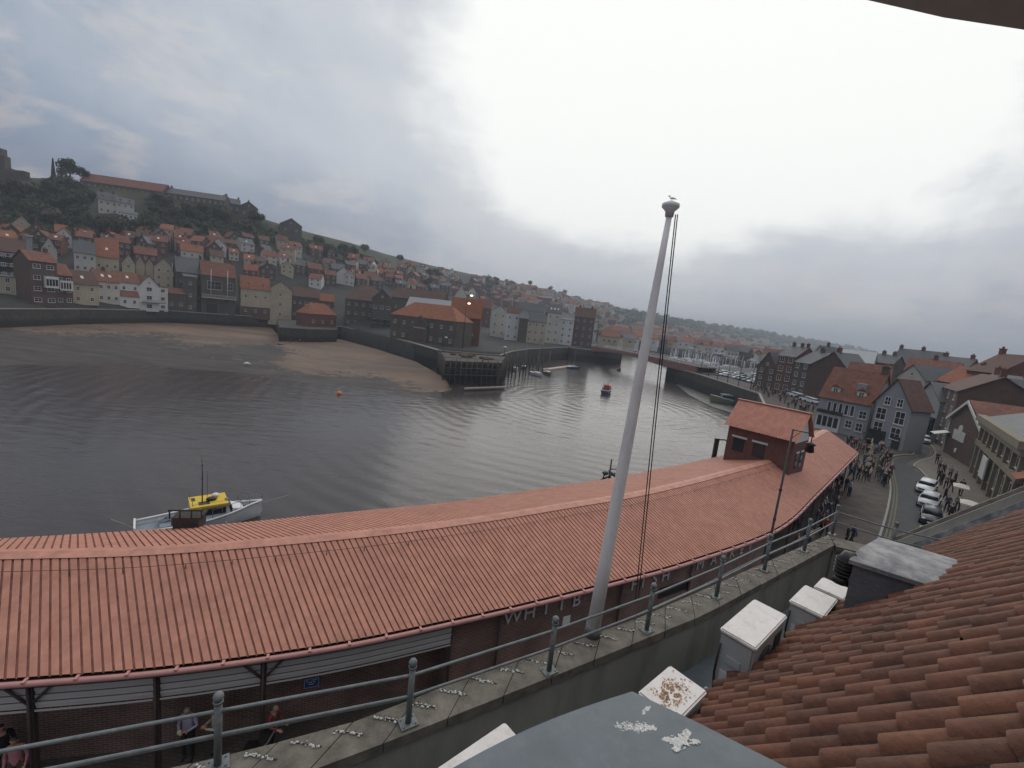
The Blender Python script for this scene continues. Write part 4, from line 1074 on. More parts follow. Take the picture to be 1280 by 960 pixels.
def house(P, Q, depth, eave, rise, wall, roof, label, gable=False, wins=(2, 2), chim=(), dorm=0, near=False, cat='house', found=3.0, ww=1.0, wh=1.3, hip=False, group=None, door=False, name='house', ov=.25, side_wins=False, sidewall=None, skylights=0):
    P, Q = Vector(P), Vector(Q); z = min(P.z, Q.z); d = Q-P; d.z = 0; w = d.length; rz = atan2(d.y, d.x)
    root = empty(name, (P.x, P.y, z), rz, label, cat, group, local=True)
    m = MB(); m.box(0, 0, -found, w, depth, eave)
    if gable: 
        for y in (0.0, depth): m.add([(0, y, eave), (w, y, eave), (w/2, y, eave+rise)], [(0, 1, 2)])
    elif not hip:
        for x in (0.0, w): m.add([(x, 0, eave), (x, depth, eave), (x, depth/2, eave+rise)], [(0, 1, 2)])
    link('wall', m, WALLS[wall], root, (0, 0, 0))
    r = MB(); t = .13
    def slab(a, b, c, d_):
        a, b, c, d_ = map(Vector, (a, b, c, d_)); n = (b-a).cross(d_-a).normalized()*t
        r.add([a, b, c, d_, a+n, b+n, c+n, d_+n], [(3, 2, 1, 0), (4, 5, 6, 7), (0, 1, 5, 4), (1, 2, 6, 5), (2, 3, 7, 6), (3, 0, 4, 7)])
    if rise < .3: r.box(-ov, -ov, eave+.002, w+ov, depth+ov, eave+.2)
    elif hip:
        k = min(w, depth)/2; e = eave; zt_ = eave+rise
        if w >= depth: A, B_ = (k, depth/2, zt_), (w-k, depth/2, zt_)
        else: A, B_ = (w/2, k, zt_), (w/2, depth-k, zt_)
        c = [(-ov, -ov, e), (w+ov, -ov, e), (w+ov, depth+ov, e), (-ov, depth+ov, e)]
        v = c+[A, B_]+[(p[0], p[1], e-.12) for p in c]
        fs = ([(0, 1, 5, 4), (1, 2, 5), (2, 3, 4, 5), (3, 0, 4)] if w >= depth else [(0, 1, 4), (1, 2, 5, 4), (2, 3, 5), (3, 0, 4, 5)])+[(0, 6, 7, 1), (1, 7, 8, 2), (2, 8, 9, 3), (3, 9, 6, 0), (6, 9, 8, 7)]
        r.add(v, fs)
    elif gable:
        dz = rise/(w/2)*ov
        slab((-ov, -ov, eave-dz), (w/2, -ov, eave+rise), (w/2, depth+ov, eave+rise), (-ov, depth+ov, eave-dz)); slab((w/2, -ov, eave+rise), (w+ov, -ov, eave-dz), (w+ov, depth+ov, eave-dz), (w/2, depth+ov, eave+rise))
        for q in range(len(r.v)): pass
    else:
        dz = rise/(depth/2)*ov
        slab((-ov, -ov, eave-dz), (w+ov, -ov, eave-dz), (w+ov, depth/2, eave+rise), (-ov, depth/2, eave+rise)); slab((-ov, depth/2, eave+rise), (w+ov, depth/2, eave+rise), (w+ov, depth+ov, eave-dz), (-ov, depth+ov, eave-dz))
    ro_ = link('roof', r, ROOFS[roof], root, (0, 0, 0))
    for cx in chim:
        x = cx*w if not gable else w/2; y = depth/2 if not gable else depth*cx
        cm_ = chimney_mesh(2 if w > 5 else 1, 'brick' if wall in ('brick', 'brown') else 'stone'); link('chimney', cm_, None, ro_, (x, y, eave+rise+.0))
    for i in range(dorm):
        x = w*(i+.5)/dorm; y0 = depth*.08; zb = eave+rise*.12; dm = MB(); dm.box(x-.65, y0, zb, x+.65, depth*.45, zb+1.15)
        dm2 = MB(); dm2.ext([(x-.8, y0-.15, zb+1.15), (x+.8, y0-.15, zb+1.15), (x, y0-.15, zb+1.75)], (0, depth*.42, 0))
        k = link('dormer', dm, WALLS['white' if wall != 'stone' else 'stone'], root, (0, 0, 0)); link('dormer_roof', dm2, ROOFS[roof], k, (0, 0, 0)); window(k, x, y0, zb+.15, .8, .85, split=True)
    for i in range(skylights):
        x = w*(i+1)/(skylights+1); s_ = MB(); a = Vector((x-.4, depth*.18, eave+rise*.36+t+.05)); uv_ = Vector((0, depth/2, rise)).normalized(); s_.obox(a, (.8, 0, 0), uv_*1.1, (0, -.02, .05)); link('skylight', s_, m_white, ro_, (0, 0, 0))
    R_, C_ = wins
    if R_ and C_:
        fh = eave/R_; h_ = min(wh, fh*.58); w2 = min(ww, w/C_*.55)
        for i in range(R_):
            for j in range(C_):
                if near is False and w < 3: continue
                if door and i == 0 and j == C_//2: continue
                window(root, w*(j+.5)/C_, 0, fh*i+fh*.34, w2, h_, near=near)
        if side_wins:
            for i in range(R_):
                for j in (0, 1):
                    window(root, 0, depth*(.3+.4*j), fh*i+fh*.34, w2, h_, rz=-pi/2)
                    window(root, w, depth*(.3+.4*j), fh*i+fh*.34, w2, h_, rz=pi/2)
    if gable and rise > 2.2 and R_: window(root, w/2, 0, eave+rise*.18, .7, .8, near=near)
    if door:
        b = MB(); b.box(w*(C_//2+.5)/C_-.5, -.05, 0, w*(C_//2+.5)/C_+.5, -.005, 2.1); link('door', b, WALLS['dark'], root, (0, 0, 0))
    root['w'] = w; root['e'] = eave
    return root
def along(P, d, xR):
    lo, hi = 0, 80
    for _ in range(40):
        m = (lo+hi)/2
        if PJ(P+d*m)[0] < xR: lo = m
        else: hi = m
    return P+d*lo
def face_dir(P, rot=0.):
    a = atan2(-P.x, P.y)+rot; return Vector((cos(a), sin(a), 0))
def px_house(xL, xR, yb, ye, yr, gable, wall, roof, label, depth=7, sk=None, rot=0., **kw):
    P = terr(xL, yb)
    if sk is not None: Q = W(xR, P.y+sk*(xR-xL)/FPX*P.y, P.z)
    elif xR < 350 and yb > 370:
        d = G(xR, interp(QY_T, xR))-G(xL, interp(QY_T, xL)); d.normalize(); d = (d+face_dir(P)).normalized()
        n = Vector((-d.y, d.x, 0)); P = P+n*1.0; kw.setdefault('found', .2); Q = along(P, d, xR)
    else: Q = along(P, face_dir(P, rot), xR)
    Mx = (P+Q)/2; xm, ymb = PJ(Mx)
    # rows are given at the middle of the facade; follow the tilt of the picture
    e = top(Mx, ye)-P.z; B = Mx.copy()
    dirn = Vector((-(Q-P).y, (Q-P).x, 0)).normalized()
    if gable: rr = top(Mx, yr)-P.z-e
    else: MM = Mx+dirn*(depth/2); rr = top(MM, yr)-P.z-e
    e = max(2.2, e); rr = max(.0, min(rr, depth*.9 if not gable else 9))
    return house(P, Q, depth, e, rr, wall, roof, label, gable, **kw)
H = px_house
H(-9, 29, 366, 346, 344, False, 'cream', 'slate', 'low cream flat roofed quay house with small square windows at the dark wall', wins=(2, 3), depth=6)
h = H(-12, 34, 347, 314, 297, False, 'dark', 'brown', 'dark timbered building with white balcony railings and brown roof behind low cream house', wins=(3, 4), chim=(.9,), depth=9)
b = MB()
for k in range(3):
    z = 1.0+3.2*k
    b.box(1, -1.0, z, h['w']-1, -.05, z+.12); b.box(1, -1.0, z+1.0, h['w']-1, -.93, z+1.08)
    for i in range(14): x = 1+i*(h['w']-2)/13; b.box(x-.03, -1.0, z+.12, x+.03, -.94, z+1.0)
link('balcony', b, m_wframe, h, (0, 0, 0))
H(34, 42, 330, 296, 294, False, 'grey', 'slate', 'narrow pale grey blank stair tower beside dark timbered building', wins=(0, 0), depth=4)
h = H(42, 73, 382, 327, 314, False, 'brown', 'red', 'tall brown brick house with broad white bay window over the quay', wins=(4, 2), ww=2.6, chim=(.9,), depth=8)
b = MB(); E_ = h['e']; b.box(h['w']*.48, -1.0, E_*.42, h['w']*.98, -.02, E_*.68); k = link('bay_window', b, m_wframe, h, (0, 0, 0))
for i in range(4): g = MB(); x = h['w']*(.51+.115*i); g.box(x, -1.03, E_*.47, x+h['w']*.09, -1.002, E_*.62); link('pane', g, m_glass, k, (0, 0, 0))
h = H(73, 92, 382, 344, 329, False, 'brown', 'red', 'lower brown brick house with second white bay window next to cream pair', wins=(3, 2), ww=1.8, depth=8)
b = MB(); E_ = h['e']; b.box(.6, -1.0, E_*.50, h['w']-.4, -.02, E_*.82); k = link('bay_window', b, m_wframe, h, (0, 0, 0))
for i in range(4): g = MB(); x = .9+(h['w']-1.6)/4*i; g.box(x, -1.03, E_*.56, x+(h['w']-1.6)/4-.25, -1.002, E_*.76); link('pane', g, m_glass, k, (0, 0, 0))
H(91, 124, 380, 355, 338, False, 'cream', 'brown', 'cream two storey quay house with brown tiled roof and one rooflight', wins=(2, 2), skylights=1, chim=(.05,))
H(124, 150, 379, 352, 338, False, 'pale', 'red', 'pale red roofed terrace house between cream house and white patched house', wins=(2, 3), skylights=2, chim=(.5,))
H(150, 176, 381, 353, 340, False, 'white', 'red', 'white red roofed terrace house adjoining the white gabled quay house', wins=(2, 2), skylights=1)
H(152, 174, 384, 370, 362, False, 'white', 'red', 'low white lean-to with stepped red roofs beside the white gabled quay house', wins=(1, 2), depth=4)
h = H(176, 199, 389, 357, 345, True, 'white', 'brown', 'white gabled quay house with black framed windows and balcony', wins=(3, 1), depth=10, ww=1.9, wh=1.5)
b = MB(); b.box(.8, -.9, 3.2, h['w']+2, -.02, 3.35); b.box(.8, -.9, 4.2, h['w']+2, -.85, 4.26); 
for i in range(12): x = .85+i*(h['w']+1)/11; b.box(x, -.9, 3.35, x+.05, -.86, 4.2)
link('balcony', b, m_black, h, (0, 0, 0))
H(199, 210, 389, 359, 358, False, 'white', 'slate', 'flat roofed white side wing attached to white gabled quay house', wins=(3, 1), ww=1.5)
H(209, 232, 393, 367, 360, False, 'stone', 'red', 'low stone store with red roof right of the white gabled house', wins=(1, 2), depth=6)
H(221, 256, 378, 341, 322, False, 'stone', 'slate', 'broad stone warehouse with large dark slate roof behind low stone store', wins=(2, 3), chim=(.1, .9), depth=12)
H(230, 246, 393, 346, 343, False, 'stone', 'slate', 'dark stone block with white downpipe below the slate warehouse roof', wins=(3, 1), depth=5)
h = H(252, 294, 398, 345, 328, False, 'stone', 'red', 'tall boathouse with wide white window balcony and two white poles', wins=(0, 0), depth=10, chim=(.95,))
W_ = h['w']; window(h, W_*.38, 0, 10.8, W_*.42, 3.6); window(h, W_*.84, 0, 11.0, 2.0, 3.2)
b = MB(); b.box(0, -1.6, 7.0, W_, -.02, 7.2); b.box(0, -1.6, 8.4, W_, -1.5, 8.5)
for i in range(22): x = .1+i*(W_-.3)/21; b.box(x, -1.58, 7.2, x+.1, -1.52, 8.4)
link('balcony', b, m_wframe, h, (0, 0, 0))
for x in (W_*.25, W_*.73): b = MB(); b.tube([(x, -1.7, 7.1), (x+.1, -1.7, 19.5)], .11, 6); link('pole', b, m_wframe, h, (0, 0, 0))
b = MB(); b.box(W_*.15, -.06, .2, W_*.45, -.01, 4.4); link('boat_door', b, m_black, h, (0, 0, 0))
h = H(301, 337, 399, 361, 346, False, 'cream', 'orange', 'cream over brick quay house with orange roof and two dormers', wins=(2, 3), dorm=2, depth=8)
b = MB(); b.box(-.04, -.05, -1, h['w']+.04, -.004, h['w']*.0+4.6); link('brick_lower_wall', b, WALLS['brown'], h, (0, 0, 0))
H(335, 364, 398, 362, 352, True, 'cream', 'brown', 'plain yellow cream gabled house by the slipway with small square windows', wins=(3, 1), depth=9)
H(364, 398, 398, 371, 360, False, 'brown', 'brown', 'low brown brick harbour office with row of small pale windows', wins=(2, 5), depth=8)
H(392, 417, 385, 376, 367, False, 'brick', 'orange', 'orange roofed brick house peeping above the brick harbour hut', wins=(1, 2))
# hut on its stone plinth
pl_ = [G(346, 399), G(349, 410), G(384, 412), G(421, 413), G(424, 405)]
pb = MB(); pb.prism([(p.x, p.y) for p in pl_], -7, .25); thing('stone_plinth', pb, m_quay, (pl_[1].x, pl_[1].y, -6), 'dark stone harbour bastion carrying the hipped brick hut', 'pier')
P_, Q_ = G(385, 409), G(420, 410)
hw = (Q_-P_).length
e_ = top((P_+Q_)/2, 393); r_ = top((P_+Q_)/2+Vector((0, 3, 0)), 380)-e_
house(P_, Q_, 7, e_, r_, 'brick', 'orange', 'square brick harbour hut with hipped orange roof on stone bastion', hip=True, wins=(1, 3), cat='hut', name='hut', found=1)
# second line of named houses
H(14, 43, 299, 283, 271, True, 'cream', 'pale', 'large pale cream house with lit gable high above the dark timbered building', wins=(2, 2), depth=14, chim=(.5,))
H(52, 72, 326, 312, 297, True, 'pale', 'brown', 'steep pale gabled house behind the brown brick bay windowed house', wins=(1, 1), depth=10)
H(93, 120, 340, 316, 301, False, 'pale', 'slate', 'pale house with dark slate roof and paired windows above cream quay house', wins=(2, 3), chim=(.1, .9), depth=8)
H(119, 149, 340, 321, 299, False, 'cream', 'orange', 'cream house under the biggest bright orange roof above the pale terrace', wins=(1, 3), skylights=1, chim=(.02,), depth=11)
H(153, 169, 346, 329, 318, True, 'cream', 'red', 'first of three cream gables above white patched terrace house', wins=(2, 1))
H(170, 181, 344, 329, 321, True, 'cream', 'red', 'second and smallest of three cream gables above white patched terrace', wins=(2, 1))
H(182, 192, 346, 331, 324, True, 'cream', 'red', 'third of three cream gables directly above white gabled quay house', wins=(2, 1))
H(193, 216, 360, 334, 323, True, 'cream', 'brown', 'tall cream gabled house with dark windows behind white gabled quay house', wins=(3, 2))
H(215, 226, 345, 330, 323, True, 'pale', 'red', 'narrow pale gabled house by the slate warehouse roof', wins=(1, 1))
H(168, 196, 325, 318, 309, False, 'brick', 'red', 'long red roofed house behind the three cream gables', wins=(1, 3), chim=(.5,))
H(226, 254, 322, 314, 306, False, 'pale', 'orange', 'pale house with orange roof and white gable triangle behind slate warehouse', wins=(1, 3))
H(255, 272, 312, 305, 295, False, 'cream', 'red', 'red roofed cream house standing highest above the boathouse poles', wins=(1, 2))
H(240, 252, 322, 313, 309, True, 'white', 'red', 'tiny bright white gable above the slate warehouse', wins=(0, 0))
H(420, 437, 354, 342, 334, True, 'white', 'red', 'bright white gabled house below the grassy hill left of clock tower', wins=(0, 0), depth=13)
H(437, 446, 352, 344, 338, True, 'pale', 'slate', 'pale house with slate roof tucked behind bright white gabled house', wins=(1, 1), depth=9)
h = H(430, 484, 407, 376, 357, False, 'stone', 'brown', 'large dark stone hall with hipped brown roof and dark windows on quay', wins=(3, 6), hip=True, depth=14)
h = H(463, 488, 409, 374, 362, True, 'stone', 'slate', 'dark gabled building with glazed balcony front between stone halls', wins=(2, 3), depth=12, ww=1.6)
b = MB(); b.box(0, -2.2, 3.8, h['w'], -.02, 4.0); b.box(0, -2.2, 5.0, h['w'], -2.1, 5.1)
for i in range(5): x = i*(h['w']-.2)/4; b.box(x, -2.2, -1, x+.2, -2.0, 3.8)
link('balcony', b, mat('blue_grey_paint', (.10, .14, .17), .5, .1, 2), h, (0, 0, 0))
h = H(487, 568, 424, 397, 380, False, 'stone', 'orange', 'long stone hall with orange hipped roof and central pointed stone gable', wins=(2, 7), hip=True, depth=12, sk=-.45)
W_ = h['w']; b = MB(); b.ext([(W_*.36, -.9, -1), (W_*.60, -.9, -1), (W_*.60, -.9, 6.6), (W_*.48, -.9, 10.2), (W_*.36, -.9, 6.6)], (0, 4.0, 0)); k = link('gable_front', b, WALLS['stone'], h, (0, 0, 0))
b = MB(); b.box(W_*.42, -.96, 0, W_*.54, -.905, 4.6); link('brown_door', b, WALLS['brown'], k, (0, 0, 0)); b = MB(); b.box(W_*.39, -1.0, 5.4, W_*.57, -.905, 5.8); link('lintel', b, m_coping, k, (0, 0, 0))
H(506, 566, 405, 386, 374, False, 'grey', 'pale', 'long low building with glinting pale metal roof behind orange roofed hall', wins=(0, 0), depth=6, sk=-.4)
H(488, 552, 390, 374, 362, False, 'stone', 'brown', 'long brown roofed range behind the pale metal roof', wins=(1, 5), chim=(.3, .7), depth=9, sk=-.2)
H(487, 503, 385, 371, 360, True, 'pale', 'slate', 'small pale gable with dark window above orange roofed hall', wins=(1, 1))
H(560, 598, 428, 396, 366, False, 'brick', 'orange', 'steep bright orange roof on brick store beside the tall twin lamp', wins=(1, 2), depth=8, rot=-.1, skylights=1)
H(568, 582, 380, 369, 357, True, 'pale', 'red', 'pale gable end rising behind the steep bright orange roof', wins=(0, 0))
H(594, 612, 405, 384, 374, False, 'brick', 'red', 'red roofed brick house with pale windows left of tall grey gabled house', wins=(2, 2))
H(612, 631, 420, 389, 382, True, 'pale', 'slate', 'tall pale grey gabled waterside house with dark windows', wins=(3, 2), near=True)
H(630, 647, 425, 391, 383, False, 'white', 'brown', 'tall white waterside house with nine dark windows and brown roof', wins=(3, 2), near=True)
H(646, 657, 427, 398, 392, False, 'stone', 'slate', 'dark narrow waterside house squeezed between white and cream houses', wins=(0, 0))
H(646, 678, 408, 388, 379, False, 'grey', 'slate', 'grey house with broad blue slate roof behind the cream waterside house', wins=(1, 3))
H(656, 680, 428, 402, 392, False, 'cream', 'slate', 'cream waterside house with tall dark doorway under slate roof', wins=(3, 3), chim=(.95,))
H(680, 697, 428, 391, 381, False, 'pale', 'slate', 'tallest pale waterside house with three lit rooflights', wins=(4, 2), skylights=3)
H(697, 714, 430, 400, 398, False, 'white', 'slate', 'flat topped white waterside house beside dark brick block', wins=(4, 2))
H(714, 739, 432, 396, 385, False, 'brown', 'brown', 'dark brick waterside block nearest the bridge', wins=(4, 3), chim=(.2, .8))
# hillside buildings high up
P = terr(100, 230); Q = terr(202, 243); Q.z = P.z+(Q.z-P.z)*.0
zz1 = top(P, 221)-P.z
house(P, W(203, P.y+8, P.z-2), 12, 4.2, max(3.0, 5.2), 'stone', 'red', 'very long red roofed range of buildings on the hilltop skyline', wins=(1, 14), chim=(), cat='building', found=9)
P = terr(208, 243)
house(P, W(280, P.y+6, P.z-2.5), 9, 3.6, 3.6, 'stone', 'slate', 'long low slate roofed range right of the long red roof on skyline', wins=(1, 10), chim=(0.02, .98), cat='building', found=9)
H(278, 300, 263, 254, 248, False, 'stone', 'slate', 'stone house with chimneys joined to the end of the slate range', wins=(1, 3), chim=(.1, .9), found=9)
H(299, 322, 270, 259, 252, True, 'stone', 'slate', 'gabled stone house at the end of the skyline slate range', wins=(1, 2), chim=(.5,), found=9)
H(350, 377, 290, 281, 273, True, 'stone', 'brown', 'lone stone house with brown roof on the open skyline', wins=(1, 2), depth=9, found=9)
H(123, 147, 266, 250, 241, False, 'pale', 'slate', 'pale hillside villa with pointed gables under the long red roof', wins=(2, 3), chim=(.2, .8), dorm=2)
H(146, 168, 268, 254, 248, False, 'pale', 'slate', 'pale hillside villa wing with dormers adjoining the pointed villa', wins=(2, 3), dorm=2)
H(150, 172, 282, 267, 264, False, 'white', 'slate', 'bright white block with dark windows on the wooded hillside', wins=(2, 4), ww=1.2)
# abbey ruin and spire on the skyline
P = terr(-6, 222); zt_ = top(P, 184)-P.z
ab = MB(); s_ = P.y/FPX
for i in range(14):
    x0 = -14*s_+i*1.9*s_; hgt = zt_*(.55+.45*min(1, i/5)) if i < 12 else zt_*.8; ab.box(x0, 0, -6, x0+1.6*s_+.3, 3, hgt*random.uniform(.92, 1.0))
for i in range(12):
    x0 = 13*s_+i*2.1*s_; ab.box(x0, 0, -6, x0+1.3*s_, 2.2, zt_*random.uniform(.22, .40))
ab.box(12*s_, .2, -6, 40*s_, 2, zt_*.14)
ab_root = empty('ruined_abbey', (P.x, P.y, P.z), 0, 'ruined stone abbey mass on the clifftop at the end of skyline', 'ruin', local=True)
link('wall', ab, WALLS['stone'], ab_root, (0, 0, 0))
P = terr(67, 226); zt_ = top(P, 197)-P.z; sp_ = MB()
sp_.tube([(0, 0, -2), (0, 0, zt_*.15), (0, 0, zt_*.18), (0, 0, zt_*.95), (0, 0, zt_)], [3.6*P.y/FPX, 3.2*P.y/FPX, 2.4*P.y/FPX, .7*P.y/FPX, .05], 6, smooth=False)
thing('conifer', sp_.mesh('conifer'), mat('conifer_foliage', (.022, .035, .018), .95, .4, 1.0, 1, 3), P, 'thin dark pointed conifer standing alone on the hilltop skyline', 'tree')
# clock tower
P = terr(466, 352); u_ = P.y/FPX; z0, z1 = 0, top(P, 327)-P.z
ct = empty('clock_tower', P, .1, 'white square clock tower with domed cupola among the red roofs', 'clock tower', local=True)
b = MB(); b.box(-5*u_, -5*u_, -3, 5*u_, 5*u_, z1*.55); link('tower_base', b, WALLS['white'], ct, (0, 0, 0))
b = MB(); b.box(-5.5*u_, -5.5*u_, z1*.55+.003, 5.5*u_, 5.5*u_, z1*.59)
for sx in (-1, 1):
    for sy in (-1, 1): b.tube([(sx*3*u_, sy*3*u_, z1*.59), (sx*3*u_, sy*3*u_, z1*.78)], .5*u_, 6)
b.box(-3.6*u_, -3.6*u_, z1*.78, 3.6*u_, 3.6*u_, z1*.81); b.tube([(0, 0, z1*.81), (0, 0, z1*.88), (0, 0, z1*.95), (0, 0, z1)], [3.2*u_, 2.8*u_, 1.2*u_, .1], 10); link('cupola', b, WALLS['white'], ct, (0, 0, 0))
for rz in (0, pi/2, -pi/2):
    b = MB(); b.tube([(0, -5.02*u_, z1*.38), (0, -5.15*u_, z1*.38)], 2.2*u_, 16); link('clock_face', b, m_black, ct, (0, 0, 0), (0, 0, rz))

# ---- fill houses climbing the hill
FRONT = [(0, 314), (50, 320), (90, 312), (150, 320), (200, 316), (250, 318), (300, 345), (340, 348), (380, 360), (430, 354), (500, 364), (560, 366), (610, 380), (680, 386), (745, 396)]
UPPER = [(0, 290), (50, 284), (90, 292), (150, 296), (200, 296), (250, 292), (300, 296), (340, 300), (380, 310), (430, 324), (500, 332), (560, 338), (610, 348), (680, 364), (745, 378)]
zones = [(0, 92, 'above the brown bay windowed house'), (92, 170, 'above the cream quay terrace'), (170, 215, 'above the white gabled quay house'), (215, 258, 'above the slate warehouse'), (258, 300, 'above the boathouse poles'), (300, 345, 'above the dormered quay house'), (345, 385, 'above the yellow gabled house'), (385, 430, 'above the brick hut'), (430, 490, 'near the white clock tower'), (490, 560, 'above the orange hipped hall'), (560, 612, 'above the twin lamp'), (612, 680, 'above the white waterside houses'), (680, 760, 'above the dark bridge block')]
rows_w = ['lowest row', 'second row up', 'third row up', 'fourth row up', 'top row']
random.seed(21)
nrows = 5; NFILL = [0]
for (za, zb, zn) in zones:
    for ri in range(nrows-1, -1, -1):
        x = za+random.uniform(0, 6); idx = 0
        if za < 170 and ri > 2: continue
        while x < zb-4:
            Y0 = terr(x, interp(FRONT, x)-(interp(FRONT, x)-interp(UPPER, x))*ri/nrows).y
            wm_ = random.uniform(5.5, 10); wp = max(6.0, wm_*FPX/Y0)
            y = interp(FRONT, x+wp/2)-(interp(FRONT, x)-interp(UPPER, x))*(ri+random.uniform(-.3, .3))/nrows
            wal = random.choice(['brick', 'cream', 'pale', 'stone', 'brown', 'white', 'brick', 'stone', 'brown', 'brown']); rof = random.choice(['red', 'red', 'orange', 'red', 'brown', 'slate', 'red', 'brown'])
            gb = random.random() < .3
            if random.random() < .93 and x+wp < zb+3 and NFILL[0] < 196:
                NFILL[0] += 1
                kind = 'end-on' if gb else 'long'
                lab = f'{ordw(idx)} {wal} {kind} cottage, {rof} roof, {zn}, {rows_w[ri]}'
                P = terr(x, y); Q = along(P, face_dir(P, random.uniform(-.5, .5)), x+wp*.92)
                far = Y0 > 450
                house(P, Q, random.uniform(6, 9), random.uniform(4.2, 6.5), random.uniform(2.4, 3.6), wal, rof, lab, gb, wins=(2, 2) if not far else (1, 2), chim=() if far and random.random() < .6 else (random.choice([.06, .94, .5]),), group='cottages stepping up the east bank hillside', skylights=random.choice([0, 0, 1]))
                idx += 1
            x += wp*random.uniform(1.0, 1.6)
# far valley houses
random.seed(5)
FV = [('orange', 'brick'), ('red', 'cream'), ('red', 'white'), ('slate', 'pale'), ('brown', 'stone'), ('slate', 'white')]
dh = MB(); dmats = [WALLS['cream'], WALLS['white'], WALLS['pale'], WALLS['stone'], WALLS['brick'], ROOFS['orange'], ROOFS['red'], ROOFS['slate'], ROOFS['brown']]
for k in range(260):
    x = random.uniform(745, 1000) if k > 60 else random.uniform(640, 760)
    yq, ys = interp(QY_T, x), interp(SKY_T, x)
    t = random.uniform(.03, .62)**1.2 if k > 60 else random.uniform(.68, .93)
    P = terr(x, yq+(ys-yq)*t); w_ = random.uniform(9, 20)*max(1, P.y/1000); d = face_dir(P, random.uniform(-.7, .7)); n = Vector((-d.y, d.x, 0)); e = random.uniform(4.5, 7.5); dp_ = w_*.6; r_ = random.uniform(2.4, 4); wi = random.choice([0, 1, 1, 2, 3, 4]); ri = random.choice([5, 6, 6, 7, 8])
    dh.obox(P-Vector((0, 0, 4)), d*w_, n*dp_, (0, 0, 4+e), wi)
    A = P+Vector((0, 0, e+.05)); q = [A-n*.4-d*.4, A+d*(w_+.4)-n*.4, A+d*(w_+.4)+n*(dp_/2)+Vector((0, 0, r_)), A-d*.4+n*(dp_/2)+Vector((0, 0, r_)), A+d*(w_+.4)+n*(dp_+.4), A-d*.4+n*(dp_+.4)]
    dh.add(q, [(0, 1, 2, 3), (3, 2, 4, 5), (0, 3, 5), (1, 4, 2)], ri)
    for u in range(3): a = P+d*(w_*(.15+.3*u))-n*.06+Vector((0, 0, e*.45)); dh.obox(a, d*(w_*.1), n*.05, (0, 0, 1.4), 3)
struct('distant_houses', dh, dmats, 'stuff')
# ---- trees
def tree_meshes(seed, R_, hgt, flat=.75, n=520, leaf=.5, clump=9):
    random.seed(seed); cb_ = MB()
    cl = []
    for i in range(clump):
        a = random.uniform(0, 2*pi); e = random.uniform(-.5, 1); q = random.uniform(.35, .72)*R_
        cl.append((Vector((q*cos(a)*sqrt(max(0, 1-e*e*.8)), q*sin(a)*sqrt(max(0, 1-e*e*.8)), e*R_*flat*.55)), random.uniform(.35, .6)*R_))
    for i in range(n):
        c, r = random.choice(cl); d = Vector((random.gauss(0, 1), random.gauss(0, 1), random.gauss(0, 1))).normalized()
        p = c+d*r*random.uniform(.65, 1.05); p.z = p.z+hgt-R_*flat*.9
        s_ = leaf*random.uniform(.6, 1.5); u = d.orthogonal().normalized(); v = d.cross(u); a = random.uniform(0, pi); u, v = u*cos(a)+v*sin(a), v*cos(a)-u*sin(a); tilt = d*random.uniform(-.5, .5)*s_
        cb_.add([p-u*s_, p-v*s_*.7+tilt, p+u*s_, p+v*s_*.7-tilt*.6], [(0, 1, 2, 3)])
    tk = MB(); tk.tube([(0, 0, -1.5), (0, 0, hgt*.3), (.1*R_, 0, hgt*.62)], [.07*R_+.1, .055*R_+.06, .03*R_], 7)
    for i in range(4):
        a = i*1.6+seed; tk.tube([(0, 0, hgt*(.28+.06*i)), (R_*.45*cos(a), R_*.45*sin(a), hgt*(.55+.06*i))], [.035*R_, .012*R_], 5)
    return cb_.mesh('crown', fix=False), tk.mesh('trunk')
def leaf_mat(name, a, b_):
    m = bpy.data.materials.new(name); m.use_nodes = True; n = m.node_tree.nodes; l = m.node_tree.links; b = n['Principled BSDF']; b.inputs['Roughness'].default_value = .9
    g = n.new('ShaderNodeNewGeometry'); r = n.new('ShaderNodeValToRGB'); l.new(g.outputs['Random Per Island'], r.inputs[0]); r.color_ramp.elements[0].color = (*a, 1); r.color_ramp.elements[1].color = (*b_, 1); l.new(r.outputs[0], b.inputs['Base Color']); return m
lm = [leaf_mat('foliage_dark', (.020, .028, .012), (.055, .065, .025)), leaf_mat('foliage_green', (.030, .045, .016), (.08, .09, .035))]
protos = []
for s_ in range(5):
    cm_, tk_ = tree_meshes(40+s_, 4.2, 9.0, .8); cm_.materials.append(lm[s_ % 2]); tk_.materials.append(m_wood); protos.append((cm_, tk_))
def tree(P, scale, k, label, group='trees on the east bank hillside', cat='tree'):
    r = empty('tree', P, random.uniform(0, 6), label, cat, group, local=True); r.scale = (scale, scale, scale*random.uniform(.85, 1.15))
    link('crown', protos[k][0], None, r, (0, 0, 0)); link('trunk', protos[k][1], None, r, (0, 0, 0)); return r
random.seed(9)
tree(terr(88, 226), 1.35, 0, 'biggest rounded tree on the skyline beside the thin pointed conifer')
tree(terr(78, 226), .7, 1, 'smaller ragged tree just right of the thin pointed conifer')
tree(terr(104, 228), .9, 2, 'skyline tree touching the end of the long red roof')
tree(terr(456, 312)-Vector((0, 0, 5.5)), 1.25, 3, 'lone round tree on the open grassy skyline above the clock tower')
tree(terr(500, 324)-Vector((0, 0, 5.0)), 1.0, 4, 'small bushy skyline tree right of the lone round one')
TZ = [(0, 95, 'in the dark wood below the ruined abbey'), (95, 180, 'around the pale hillside villas'), (180, 260, 'on the slope below the skyline slate range'), (260, 350, 'on the slope below the lone stone house'), (350, 440, 'in the hillside scrub above the orange roofs'), (440, 620, 'between cottages above the clock tower'), (620, 745, 'on the hill above the waterside houses')]
